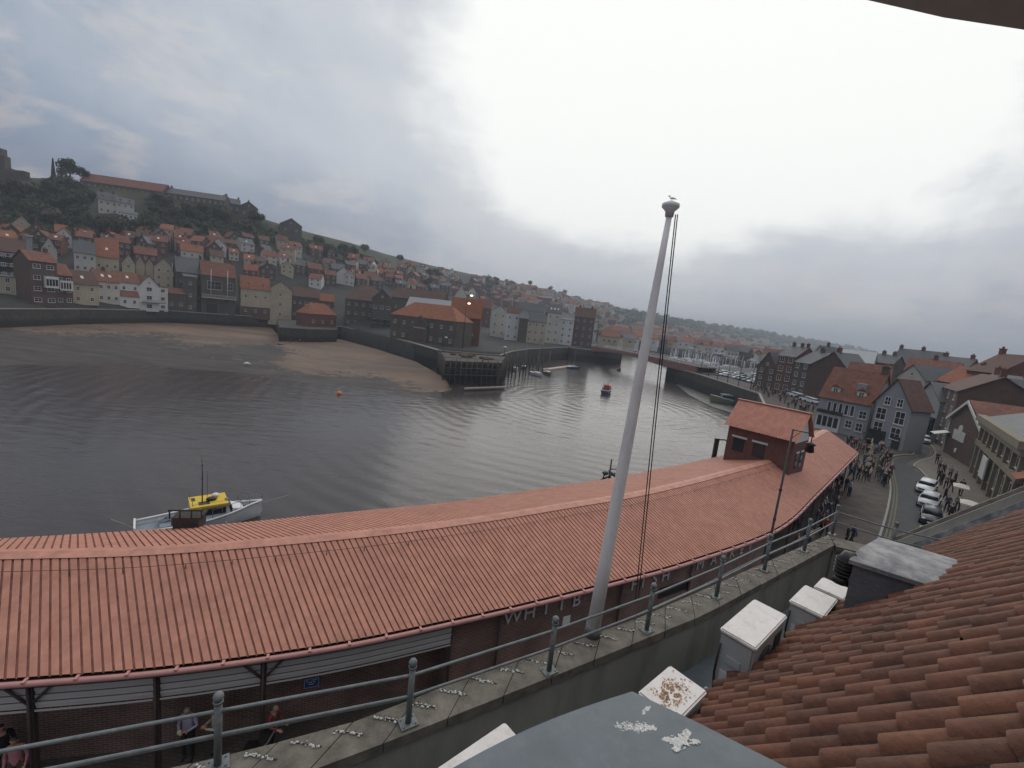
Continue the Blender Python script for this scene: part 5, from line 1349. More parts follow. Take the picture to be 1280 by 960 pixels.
for za, zb, zn in TZ:
    n_ = {0: 30, 95: 26, 180: 20, 260: 8, 350: 5, 440: 14, 620: 22}[za]
    xs = sorted(random.uniform(za, zb) for _ in range(n_))
    for i, x in enumerate(xs):
        yu = interp(UPPER, x); ys = interp(SKY_T, x)
        if za < 180: y = random.uniform(ys+ (14 if za < 95 else 12), yu+6)
        elif za < 440: y = random.uniform(ys+(yu-ys)*.35, yu+4)
        else: y = random.uniform(ys+(12 if x < 620 else 2), interp(FRONT, x)-2)
        if 112 < x < 182 and y < 292: y = random.uniform(286, 298)
        if x < 50: y = max(y, ys+26)
        P = terr(x, y); k = random.randrange(5)
        tree(P-Vector((0, 0, .8)), random.uniform(.6, 1.15)*(1 if P.y < 400 else 1.3), k, f'{ordw(i)} {["dark", "green"][k % 2]} bushy tree along, {zn}')
# far wood: one mass of crowns on and below the far skyline
def lump(mb, c, r, n=34):
    """ragged clump of leaf sprays"""
    mi = random.randrange(2); sq = random.uniform(.6, .95)
    for i in range(n):
        d = Vector((random.gauss(0, 1), random.gauss(0, 1), abs(random.gauss(0, 1))-.3)).normalized(); k = r*random.uniform(.55, 1.1)
        p = c+Vector((d.x*k, d.y*k, d.z*k*sq)); s_ = r*random.uniform(.16, .38); u = d.orthogonal().normalized(); v = d.cross(u); a = random.uniform(0, pi); u, v = u*cos(a)+v*sin(a), v*cos(a)-u*sin(a); t_ = d*random.uniform(-.6, .6)*s_
        mb.add([p-u*s_, p-v*s_*.8+t_, p+u*s_, p+v*s_*.8-t_], [(0, 1, 2, 3)], mi)
wd_ = MB(); random.seed(31)
for i in range(1500):
    x = random.uniform(600, 1300); yq, ys = interp(QY_T, x), interp(SKY_T, x)
    t = 1-abs(random.gauss(0, .22)) if i % 3 else random.uniform(.25, 1)
    if x < 740 and t < .9: continue
    if t < .2: continue
    P = terr(x, yq+(ys-yq)*t); lump(wd_, P+Vector((0, 0, 1)), random.uniform(3.5, 7)*P.y/900*(1 if random.random() < .93 else 1.5))
for i in range(900):   # scrub on the left hillside
    x = random.uniform(-60, 470); ys, yu = interp(SKY_T, x), interp(UPPER, x); y = random.uniform(ys+10, yu+4)
    if 112 < x < 182 and y > ys+8: continue
    P = terr(x, y); lump(wd_, P, random.uniform(1.0, 2.6), 40)
struct('woodland', wd_, lm, 'stuff')
# ------------------------------------------------------------------ near bank: ground, road, pavements
m_road = mat('asphalt', (.050, .050, .052), .85, .18, 1.5, .3, 60, dirt=(.075, .073, .07), scale2=.25)
m_plaza = brick('plaza_paving', (.105, .082, .066), (.085, .067, .056), (.055, .048, .042), .22, .11, uv=False)
m_pave = mat('flagstone', (.17, .15, .125), .9, .15, 1.0, .2, 20, dirt=(.10, .09, .08), scale2=.5)
m_kerb = mat('kerb_stone', (.27, .25, .22), .85, .15, 3)
m_yline = mat('yellow_line', (.15, .125, .065), .85, .3, 6, dirt=(.075, .072, .065), scale2=3)
back = []
for i in range(0, 401, 20):
    back.append(FE[i]+NN[i]*(bo[i]+1.0))
qe = [Vector((p.x, p.y, 0)) for p in back if p.y < 40 or True]
qe = [p for p in qe if p.y < 50]
qe_far = [Vector((38, 62, 0)), Vector((52, 90, 0)), G(948, 492), G(905, 478), G(870, 467), G(845, 460)]
edge = [Vector((-60, -4, 0)), Vector((-34, 8, 0))]+qe+qe_far
gr = MB()
land = [(p.x, p.y) for p in edge]+[(70, 196), (84, 206), (108, 226), (150, 262), (260, 330), (900, 700), (900, -60), (-60, -60)]
# one sheet for the land under the streets
gm = MB(); gm.add([(x, y, -.125) for x, y in land], [list(range(len(land)))]); struct('road', gm, m_road)
nq = empty('quay_wall', (edge[5].x, edge[5].y, WZ), 0, 'dark near quay wall running from behind the market hall to the bridge', 'wall')
a = MB(); wall_run(edge+[Vector((70, 196, 0)), Vector((84, 206, 0)), Vector((108, 226, 0)), Vector((150, 262, 0))], -7, -.13, -1.0, a); link('wall_face', a, m_quay, nq)
a = MB()
for p, q in zip(edge[14:], edge[15:]):
    d = (q-p); d.normalize(); n = Vector((d.y, -d.x, 0)); a.obox((p.x, p.y, -.12), q-p, n*.5, (0, 0, .28))
link('edge_stone', a, m_coping, nq)
kerb = [G(x, y, 0) for x, y in [(1060, 745), (1085, 705), (1097, 672), (1107, 640), (1112, 612), (1110, 592), (1107, 577), (1115, 570), (1130, 568), (1141, 567), (1139, 559), (1133, 552), (1136, 543)]]
kerb = catmull(kerb, 5)
plz = [(p.x, p.y) for p in edge[2:]]+[(70, 195)]+[(80, 130), (kerb[-1].x, kerb[-1].y)]+[(p.x, p.y) for p in reversed(kerb)]+[(14, 3), (-30, -10)]
pm = MB(); pm.add([(x, y, 0) for x, y in plz], [list(range(len(plz)))]); struct('quayside_paving', pm, m_plaza)
def kerb_run(pts, side, name='kerb'):
    k = MB()
    for p, q in zip(pts, pts[1:]):
        d = (q-p); d.normalize(); n = Vector((-d.y, d.x, 0))*side; k.obox((p.x, p.y, -.12), q-p, n*.16, (0, 0, .127))
    return struct(name, k, m_kerb)
kerb_run(kerb, -1)
def line_run(pts, off, w, side, mb):
    for p, q in zip(pts, pts[1:]):
        d = (q-p); d.normalize(); n = Vector((-d.y, d.x, 0))*side; mb.quad(p+n*off+Vector((0, 0, -.119)), q+n*off+Vector((0, 0, -.119)), q+n*(off+w)+Vector((0, 0, -.119)), p+n*(off+w)+Vector((0, 0, -.119)))
yl = MB(); line_run(kerb[6:], .35, .10, -1, yl); line_run(kerb[6:], .58, .10, -1, yl)
rk = [G(x, y, 0) for x, y in [(1200, 735), (1178, 690), (1176, 660), (1174, 640), (1170, 615), (1163, 600), (1150, 586), (1143, 582), (1150, 576), (1166, 571), (1170, 564), (1160, 550), (1156, 540)]]
rk = catmull(rk, 5)
line_run(rk[28:], .35, .10, 1, yl); line_run(rk[28:], .58, .10, 1, yl)
struct('road_marking', yl, m_yline)
rp = [(p.x, p.y) for p in rk]+[(95, 110), (200, 110), (120, 20), (40, 8)]
pm = MB(); pm.add([(x, y, 0) for x, y in rp], [list(range(len(rp)))]); struct('pavement', pm, m_pave); kerb_run(rk, 1)

# ------------------------------------------------------------------ buildings of the near bank
def RB(P, Q, ye, yr, gable, wall, roof, label, depth=9, **kw):
    e = top(P, ye)-P.z; Mx = (P+Q)/2; d = (Q-P); d.z = 0; n = Vector((-d.y, d.x, 0)).normalized()
    R_ = top(Mx if gable else Mx+n*depth/2, yr)-P.z-e
    # eave row is given at the near corner P
    return house(P, Q, depth, max(2.5, e), max(0, min(R_, 9)), wall, roof, label, gable, found=.3, **kw)
h = RB(G(1017, 534), G(1080, 549), 494, 463, False, 'grey', 'red', 'pale grey waterfront inn with red pantile roof and white shopfront beside crowd', depth=8, wins=(0, 0), dorm=2, near=True, cat='inn', chim=(.95,))
W_ = h['w']
e_ = top(G(1017, 534), 494)
for i in range(5): window(h, W_*.22+i*.85, 0, e_*.56, .6, 1.8, near=True, split=False)
b = MB(); b.box(W_*.02, -.25, 0, W_*.5, -.02, 2.9); b2 = link('shop_front', b, m_wframe, h, (0, 0, 0))
for i in range(4): g = MB(); g.box(W_*.05+i*W_*.11, -.28, .7, W_*.05+i*W_*.11+W_*.085, -.252, 2.4); link('pane', g, m_glass, b2, (0, 0, 0))
b = MB(); b.box(W_*.02, -.7, 2.95, W_*.52, -.02, 3.5); link('fascia', b, m_dark, h, (0, 0, 0))
window(h, W_*.66, 0, 1.2, 1.0, 1.3, near=True); window(h, W_*.86, 0, 1.0, 1.0, 1.4, near=True); window(h, W_*.88, 0, e_*.55, 1.1, 1.3, near=True)
b = MB(); b.box(W_*.62, 1.0, e_, W_*.78, 3.6, e_+3.0); link('roof_turret', b, WALLS['grey'], h, (0, 0, 0))
P, Q = G(1082, 551), G(1127, 564)
h = RB(P, Q, 502, 474, True, 'grey', 'brown', 'tall grey gabled house with white framed sash windows at the road bend', depth=4.2, wins=(0, 0))
W_ = h['w']; e_ = top(P, 502)
for (fx_, z_, w_, h_) in ((.35, e_*.98, .9, 1.3), (.68, e_*.98, .9, 1.3), (.25, e_*.60, 1.5, 1.9), (.76, e_*.58, 1.4, 2.0), (.25, e_*.27, 1.4, 1.8), (.74, e_*.22, 1.4, 1.8)):
    window(h, W_*fx_, 0, z_, w_, h_, near=True)
b = MB(); b.box(W_*.05, -.3, .1, W_*.5, -.01, 2.2); link('shop_front', b, m_black, h, (0, 0, 0))
b = MB(); b.box(W_*.70, -.1, 0, W_*.90, -.01, 1.9); link('door', b, m_dark, h, (0, 0, 0))
b = MB(); b.tube([(.2, -.15, 0), (.2, -.15, e_)], .07, 6); link('downpipe', b, m_dark, h, (0, 0, 0))
P, Q = G(1135, 539), W(1163, 76)
h = RB(P, Q, 494, 478, True, 'grey', 'slate', 'pale grey gabled shop with dark glazed shopfront at the end of the road', depth=10, wins=(0, 0))
b = MB(); b.box(.3, -.3, .3, h['w']-.3, -.01, 3.6); k = link('shop_front', b, m_glass, h, (0, 0, 0))
b = MB(); [b.box(.3+i*1.6, -.36, .3, .42+i*1.6, -.302, 3.6) for i in range(int((h['w']-.6)/1.6)+1)]; b.box(.2, -.4, 3.605, h['w']-.2, -.01, 4.1); link('frame', b, m_dark, k, (0, 0, 0))
RB(W(1050, 96), W(1101, 92), 480, 455, False, 'stone', 'red', 'red roofed house with two bright rooflights behind the grey inn', wins=(2, 3), skylights=2, depth=10)
RB(W(1003, 116), W(1056, 108), 462, 440, True, 'brown', 'slate', 'large dark gabled block on quay behind the market tower', wins=(0, 0), depth=14, chim=(.2,))
RB(W(942, 140), W(966, 134), 458, 440, True, 'brown', 'slate', 'dark gabled building leftmost of the quayside row near the parked cars', wins=(3, 2), depth=12)
RB(W(965, 132), W(985, 128), 444, 434, False, 'brick', 'slate', 'tall dark brick quayside building with pale bay windows and chimneys', wins=(4, 2), ww=1.8, wh=2.0, chim=(.1, .6, .95), depth=12)
RB(W(985, 127), W(1004, 122), 452, 441, False, 'stone', 'slate', 'narrow stone quayside building between brick bays and large dark gable', wins=(4, 2), chim=(.5,), depth=12)
RB(W(1003, 140), W(1024, 136), 447, 432, True, 'pale', 'slate', 'pale gable end standing above the quayside row', wins=(0, 0), depth=10, chim=(.5,))
RB(W(1026, 150), W(1080, 142), 456, 438, False, 'pale', 'pale', 'wide building with broad pale sheet roof behind dark gabled block', wins=(0, 0), depth=14)
RB(W(1080, 150), W(1106, 145), 452, 444, False, 'stone', 'slate', 'small dark stone building with chimneys right of the pale sheet roof', wins=(1, 2), chim=(.2, .7))
RB(W(1110, 106), W(1144, 100), 470, 456, True, 'pale', 'slate', 'slate gabled building with round window and white carved trim behind grey gable', wins=(2, 2), depth=10)
P, Q = W(1104, 160), W(1156, 150)
RB(P, Q, 452, 438, False, 'brick', 'slate', 'long skyline building with slate roof and two chimneys', wins=(1, 5), chim=(.02, .55), depth=10)
RB(W(1120, 128), W(1185, 120), 463, 450, False, 'brick', 'red', 'long red roofed range below the skyline slate roof', wins=(1, 5), chim=(.5,), depth=10)
RB(W(1155, 145), W(1194, 138), 458, 447, False, 'brick', 'slate', 'skyline slate roofed building with tall chimney stack', wins=(1, 3), chim=(.08, .9), depth=10)
P, Q = W(1158, 100), W(1186, 94)
RB(P, Q, 475, 460, False, 'brown', 'orange', 'small bright orange roof among the dark roofs above the road end', wins=(1, 2), chim=(.9,), depth=8)
RB(W(1190, 96), W(1226, 88), 462, 444, False, 'brick', 'brown', 'high dark gabled house with two chimney stacks on skyline', wins=(2, 3), chim=(.03, .97), depth=10)
RB(W(1222, 110), W(1300, 96), 476, 462, False, 'brick', 'red', 'long terrace with broad red tiled roof and chimneys along the skyline', wins=(1, 6), chim=(.15, .5, .85), depth=12)
RB(W(1180, 84), W(1218, 76), 492, 470, False, 'brown', 'slate', 'dark slate roofed building above the gable with white signs', wins=(2, 3), chim=(.1, .9), depth=10)
RB(W(1214, 76), W(1268, 66), 500, 474, True, 'stone', 'slate', 'big dark slate gable with small pale oval window', wins=(0, 0), depth=14, chim=(.5,))
RB(W(1262, 80), W(1330, 66), 500, 478, False, 'brick', 'red', 'red tiled house at the edge above the columned building', wins=(0, 0), chim=(.2,), depth=14)
P, Q = W(1162, 80), W(1180, 70.5)
RB(P, Q, 483, 470, False, 'brown', 'brown', 'dark brick town house with tall sash windows by the white car', wins=(4, 3), wh=1.9, depth=9, chim=(.9,), near=True)
# gable with hanging signs
P, Q = G(1177, 563), G(1217, 588)
h = RB(P, Q, 519, 501, True, 'brown', 'red', 'dark brick gable with white bargeboards and oval and oblong wall signs', wins=(0, 0), depth=14)
W_ = h['w']; e_ = top(P, 519); rr = top((P+Q)/2, 501)-e_
b = MB()
for s_, x0 in ((1, -.3), (-1, W_+.3)):
    a = Vector((x0, -.42, e_-.35)); t_ = Vector((W_/2, -.42, e_+rr)); d = (t_-a); b.ext([a, a+d, a+d-Vector((0, 0, .45)), a-Vector((0, 0, .45))], (0, .12, 0))
link('bargeboard', b, m_wframe, h, (0, 0, 0))
b = MB(); b.box(-.05, -.1, 0, .9, -.004, e_-.4); link('quoin', b, WALLS['grey'], h, (0, 0, 0))
b = MB(); b.tube([(W_*.42, -.12, e_*.74), (W_*.42, -.01, e_*.74)], .75, 18); sg = [link('sign', b, m_wframe, h, (0, 0, 0))]
for z_ in (.58, .46): b = MB(); b.box(W_*.24, -.1, e_*z_, W_*.58, -.005, e_*z_+.75); link('sign', b, m_wframe, h, (0, 0, 0))
b = MB(); b.tube([(W_*.42, -.12, e_*.2), (W_*.42, -.01, e_*.2)], .35, 14); link('sign', b, m_white, h, (0, 0, 0))
b = MB(); b.obox((-.3, -1.8, 2.6), (2.2, 0, 0), (0, 1.7, .6), (0, 0, .06)); link('awning', b, m_white, h, (0, 0, 0))
# columned building
P, Q = G(1215, 590), G(1262, 655)
e_ = top(P, 522); h = house(P, Q, 12, e_, 3.2, 'columns', 'slate', 'buff stone building with tall pilasters, heavy cornice and hipped slate roof', hip=True, wins=(0, 0), found=.3)
W_ = h['w']; b = MB(); b.box(-.5, -.9, e_-.5, W_+.5, -.01, e_+.25); b.box(-.3, -.6, e_-1.1, W_+.3, -.01, e_-.502); b.box(-.2, -.45, e_*.52, W_+.2, -.01, e_*.60); link('cornice', b, WALLS['columns'], h, (0, 0, 0))
n_ = 7
for i in range(n_+1):
    x = W_*(i+.1)/(n_+.4)
    for z0_, z1_ in ((e_*.0, e_*.52), (e_*.60, e_-1.1)):
        b = MB(); b.box(x, -.38, z0_, x+.55, -.01, z1_-.003); link('pilaster', b, WALLS['columns'], h, (0, 0, 0))
    if i < n_:
        xw = x+.55+(W_/(n_+.4)-.55)/2
        window(h, xw, 0, e_*.64, W_/(n_+.4)-.75, e_*.26, near=True); window(h, xw, 0, e_*.14, W_/(n_+.4)-.75, e_*.30, near=True)
b = MB(); b.box(W_*.35, -.6, 1.2, W_*.47, -.46, 3.6); link('poster_board', b, m_wframe, h, (0, 0, 0))
P = Q+(Q-P).normalized()*.5; Q2 = P+(Q-G(1215, 590)).normalized()*11
h = house(P, Q2, 12, top(P, 590) if top(P, 590) < 12 else 8, 3.2, 'stone', 'brown', 'shadowed stone building with orange awning beside the columned building', wins=(2, 3), found=.3)
b = MB(); b.obox((.6, -1.0, 4.6), (2.4, 0, 0), (0, .9, .5), (0, 0, .08)); link('awning', b, ROOFS['orange'], h, (0, 0, 0))
# cafe parasols / canopies on the right pavement
for (x, y, lab) in ((1202, 607, 'cream rectangular cafe canopy nearest the columned building'), (1212, 628, 'cream rectangular cafe canopy nearer the roof verge')):
    c = G(x, y, 2.3); r = empty('cafe_canopy', (c.x, c.y, 0), radians(47), lab, 'canopy', 'cream cafe canopies on the right pavement', local=True)
    b = MB(); b.add([(-.85, -.55, 2.25), (.85, -.55, 2.25), (.85, .55, 2.25), (-.85, .55, 2.25), (0, 0, 2.5), (-.85, -.55, 2.12), (.85, -.55, 2.12), (.85, .55, 2.12), (-.85, .55, 2.12)], [(0, 1, 4), (1, 2, 4), (2, 3, 4), (3, 0, 4), (0, 5, 6, 1), (1, 6, 7, 2), (2, 7, 8, 3), (3, 8, 5, 0)]); link('canopy_cloth', b, WALLS['pale'], r, (0, 0, 0))
    b = MB(); b.tube([(0, 0, 0), (0, 0, 2.5)], .04, 6); b.box(-.3, -.3, 0, .3, .3, .06); link('pole', b, m_dark, r, (0, 0, 0))

# ------------------------------------------------------------------ street lamps by the market
def lamp(P, ztop, arm, label, d):
    r = empty('street_lamp', P, 0, label, 'street lamp', 'lamps along the market front', local=True)
    b = MB(); b.tube([(0, 0, 0), (0, 0, 1.2), (0, 0, 1.25), (0, 0, ztop)], [.11, .10, .07, .045], 10)
    for z in (2.6, 4.6, 6.2): b.tube([(0, 0, z), (0, 0, z+.12)], .075, 10)
    link('post', b, m_black, r, (0, 0, 0))
    b = MB(); e = d*arm; b.tube([(0, 0, ztop-.05), (e.x, e.y, ztop-.08)], .028, 6); b.tube([(0, 0, ztop-.5), (e.x*.4, e.y*.4, ztop-.1)], .015, 5); b.tube([(e.x, e.y, ztop-.08), (e.x, e.y, ztop-.55)], .025, 6); link('arm', b, m_black, r, (0, 0, 0))
    b = MB(); b.tube([(e.x, e.y, ztop-.5), (e.x, e.y, ztop-.62), (e.x, e.y, ztop-.68), (e.x, e.y, ztop-.98), (e.x, e.y, ztop-1.05)], [.06, .26, .16, .22, .08], 10); link('lantern', b, m_black, r, (0, 0, 0))
    return r
P = G(956, 722, 0); P = W(953, 25.2)
best = None
for i in range(120, 401):
    q = FE[i]-NN[i]*.5; q.z = 0; zz_ = top(q, 536, 14); e_ = abs(PJ((q.x, q.y, zz_))[0]-991)
    if best is None or e_ < best[0]: best = (e_, q, zz_)
P = best[1]; print('lamp', best); lamp(P, best[2], .85, 'tall black lamp post with hanging lantern standing before the market tower', Vector((.9, -.43, 0)))
P = G(1058, 640, 0); P = W(1062, 42.0); lamp(P, top(P, 540), .5, 'farther black lamp post by the crowd at the market end', Vector((.9, -.43, 0)))

# ------------------------------------------------------------------ cars
def car_meshes():
    Lc, Wc = 4.1, 1.72
    # side profile of the lower body and of the greenhouse, swept across with a tuck-in
    def loft(prof, widths, name, zt=None):
        mb = MB(); n = len(prof)
        for s_ in (-1, 1):
            mb.v += [Vector((x, s_*w, z)) for (x, z), w in zip(prof, widths)]
        for i in range(n): j = (i+1) % n; mb.f.append([i, j, n+j, n+i]); mb.m.append(0); mb.sm.add(len(mb.f)-1)
        mb.f.append(list(range(n))[::-1]); mb.m.append(0); mb.f.append([n+i for i in range(n)]); mb.m.append(0)
        me = mb.mesh(name); bm = bmesh.new(); bm.from_mesh(me); bmesh.ops.bevel(bm, geom=[e for e in bm.edges if abs(e.verts[0].co.y-e.verts[1].co.y) < .2], offset=.05, segments=2, affect='EDGES'); bm.to_mesh(me); bm.free(); return me
    body = loft([(-2.0, .30), (-2.05, .55), (-1.98, .82), (-1.85, .92), (-.2, .95), (1.0, .93), (1.85, .78), (2.03, .60), (2.03, .32), (1.7, .22), (-1.7, .22)], [.78, .82, .84, .80, .82, .82, .74, .72, .74, .76, .76], 'body')
    roof = loft([(-1.75, .93), (-1.45, 1.36), (-1.2, 1.42), (-.1, 1.45), (.2, 1.40), (.95, .94)], [.76, .62, .60, .60, .60, .74], 'cabin')
    glass = loft([(-1.79, .96), (-1.49, 1.32), (.22, 1.365), (1.00, .955)], [.775, .645, .635, .765], 'windows')
    wh = MB(); wh.tube([(0, -.1, 0), (0, .1, 0)], .31, 18); wheel = wh.mesh('wheel'); rm = MB(); rm.tube([(0, -.112, 0), (0, .112, 0)], .19, 12); rim = rm.mesh('rim')
    hl = MB(); hl.ball((0, 0, 0), (.12, .16, .09), 8, 6); head = hl.mesh('headlight')
    pl = MB(); pl.box(-.01, -.26, -.055, .01, .26, .055); plate = pl.mesh('number_plate')
    gr_ = MB(); gr_.box(-.012, -.5, -.07, .012, .5, .07); grille = gr_.mesh('grille')
    mi_ = MB(); mi_.ball((0, 0, 0), (.09, .11, .07), 8, 6); mirror = mi_.mesh('mirror')
    return body, roof, glass, wheel, rim, head, plate, grille, mirror
CM = car_meshes()
m_tyre = mat('tyre_rubber', (.02, .02, .02), .9, .1, 5); m_rim = mat('alloy_rim', (.45, .45, .46), .3, .05, 5, metal=.8); m_hl = mat('headlight_glass', (.7, .7, .68), .1, .05, 5)
for me_, m_ in zip(CM[2:], (m_glass, m_tyre, m_rim, m_hl, m_white, m_black, m_black)): me_.materials.append(m_)
def car(P, rz, paint, label, group, name='parked_car', sc_=1.0):
    r = empty(name, (P.x, P.y, P.z), rz, label, 'car', group, local=True); r.scale = (sc_, sc_, sc_)
    for me_, nm in ((CM[0], 'body'), (CM[1], 'roof')):
        if not me_.materials: me_.materials.append(paint)
        o = link(nm, me_, None, r, (0, 0, 0)); o.material_slots[0].link = 'OBJECT'; o.material_slots[0].material = paint
    link('windows', CM[2], None, r, (0, 0, 0))
    for x in (-1.25, 1.25):
        for y in (-.74, .74): w = link('wheel', CM[3], None, r, (x, y, .31)); link('rim', CM[4], None, w, (0, 0, 0))
    for y in (-.56, .56): link('headlight', CM[5], None, r, (1.95, y, .66)); link('mirror', CM[8], None, r, (.75, y*1.62, .98))
    link('number_plate', CM[6], None, r, (2.07, 0, .42)); link('number_plate', CM[6], None, r, (-2.08, 0, .6)); link('grille', CM[7], None, r, (2.05, 0, .57))
    return r
cw_ = mat('car_white', (.78, .79, .80), .25, .03, 1); cs_ = mat('car_silver', (.52, .53, .54), .3, .04, 1); cd_ = mat('car_charcoal', (.06, .065, .07), .25, .05, 1); cg_ = mat('car_green_grey', (.16, .18, .18), .3, .05, 1)
def C(x, y, ang, p, lab, **k): k.setdefault('sc_', .9); P = G(x, y, -.12); return car(P, radians(ang), p, lab, k.pop('group', 'cars parked along the road by the right pavement'), **k)
# parked facing the viewer
C(1157, 614, 221, cw_, 'white hatchback at the head of the parked row beyond silver car')
C(1160, 632, 222, cs_, 'silver car second in the parked row between white and charcoal cars')
C(1163, 652, 226, cd_, 'charcoal car with bright bonnet reflections third in the parked row')
C(1156, 684, 224, cg_, 'grey green car nearest the roof verge partly cut off by coping')
C(1155, 553, 230, cw_, 'single white car driving alone at the bend by the shopfront', group='cars driving on the road', name='moving_car')
random.seed(3)
def merged_car(paint):
    me = bpy.data.meshes.new('parked_car'); bm = bmesh.new(); mats_ = [paint, m_glass, m_tyre]
    def put(src, mi, off=(0, 0, 0)):
        n0 = len(bm.faces); v0 = len(bm.verts); bm.from_mesh(src); bm.verts.ensure_lookup_table(); bm.faces.ensure_lookup_table()
        for v in bm.verts[v0:]: v.co += Vector(off)
        for f in bm.faces[n0:]: f.material_index = mi
    put(CM[0], 0); put(CM[1], 0); put(CM[2], 1)
    for x in (-1.25, 1.25):
        for y in (-.74, .74): put(CM[3], 2, (x, y, .31))
    bm.to_mesh(me); bm.free()
    for m_ in mats_: me.materials.append(m_)
    return me
FCM = [(merged_car(p), n) for p, n in ((cw_, 'white'), (cw_, 'white'), (cs_, 'silver'), (cd_, 'charcoal'), (cg_, 'grey'))]
def fcar(P, rz, lab, group):
    me, n = random.choice(FCM); o = bpy.data.objects.new('parked_car', me); COL.objects.link(o); o.location = P; o.rotation_euler = (0, 0, rz); tag(o, lab.replace('COL', n), 'car', group)
for i in range(16):
    t = i/15; P = G(935, 478, .0).lerp(G(1000, 503, 0.), t)+Vector((3.5, 1, 0)); P.z = .003
    fcar(P, radians(random.choice([100, 103, 97])), f'{ordw(i)} car from the bridge end in the far quayside row, COL', 'cars parked along the far quay')
q0_, q1_ = G(868, 463, 0), G(948, 483, 0); dq = (q1_-q0_).normalized(); nq_ = Vector((-dq.y, dq.x, 0)); k = 0
if nq_.x < 0: nq_ = -nq_
for row in range(4):
    for i in range(15):
        if random.random() < .2: continue
        P = q0_.lerp(q1_, i/14)+nq_*(6+row*6.5)+Vector((0, 0, 0)); P.z = -.12
        fcar(P, atan2(nq_.y, nq_.x)+random.choice([0, pi]), f'{ordw(i)} COL car from the bridge, {["nearest", "second", "third", "farthest"][row]} car park line behind the quay', 'cars in the quay car park')
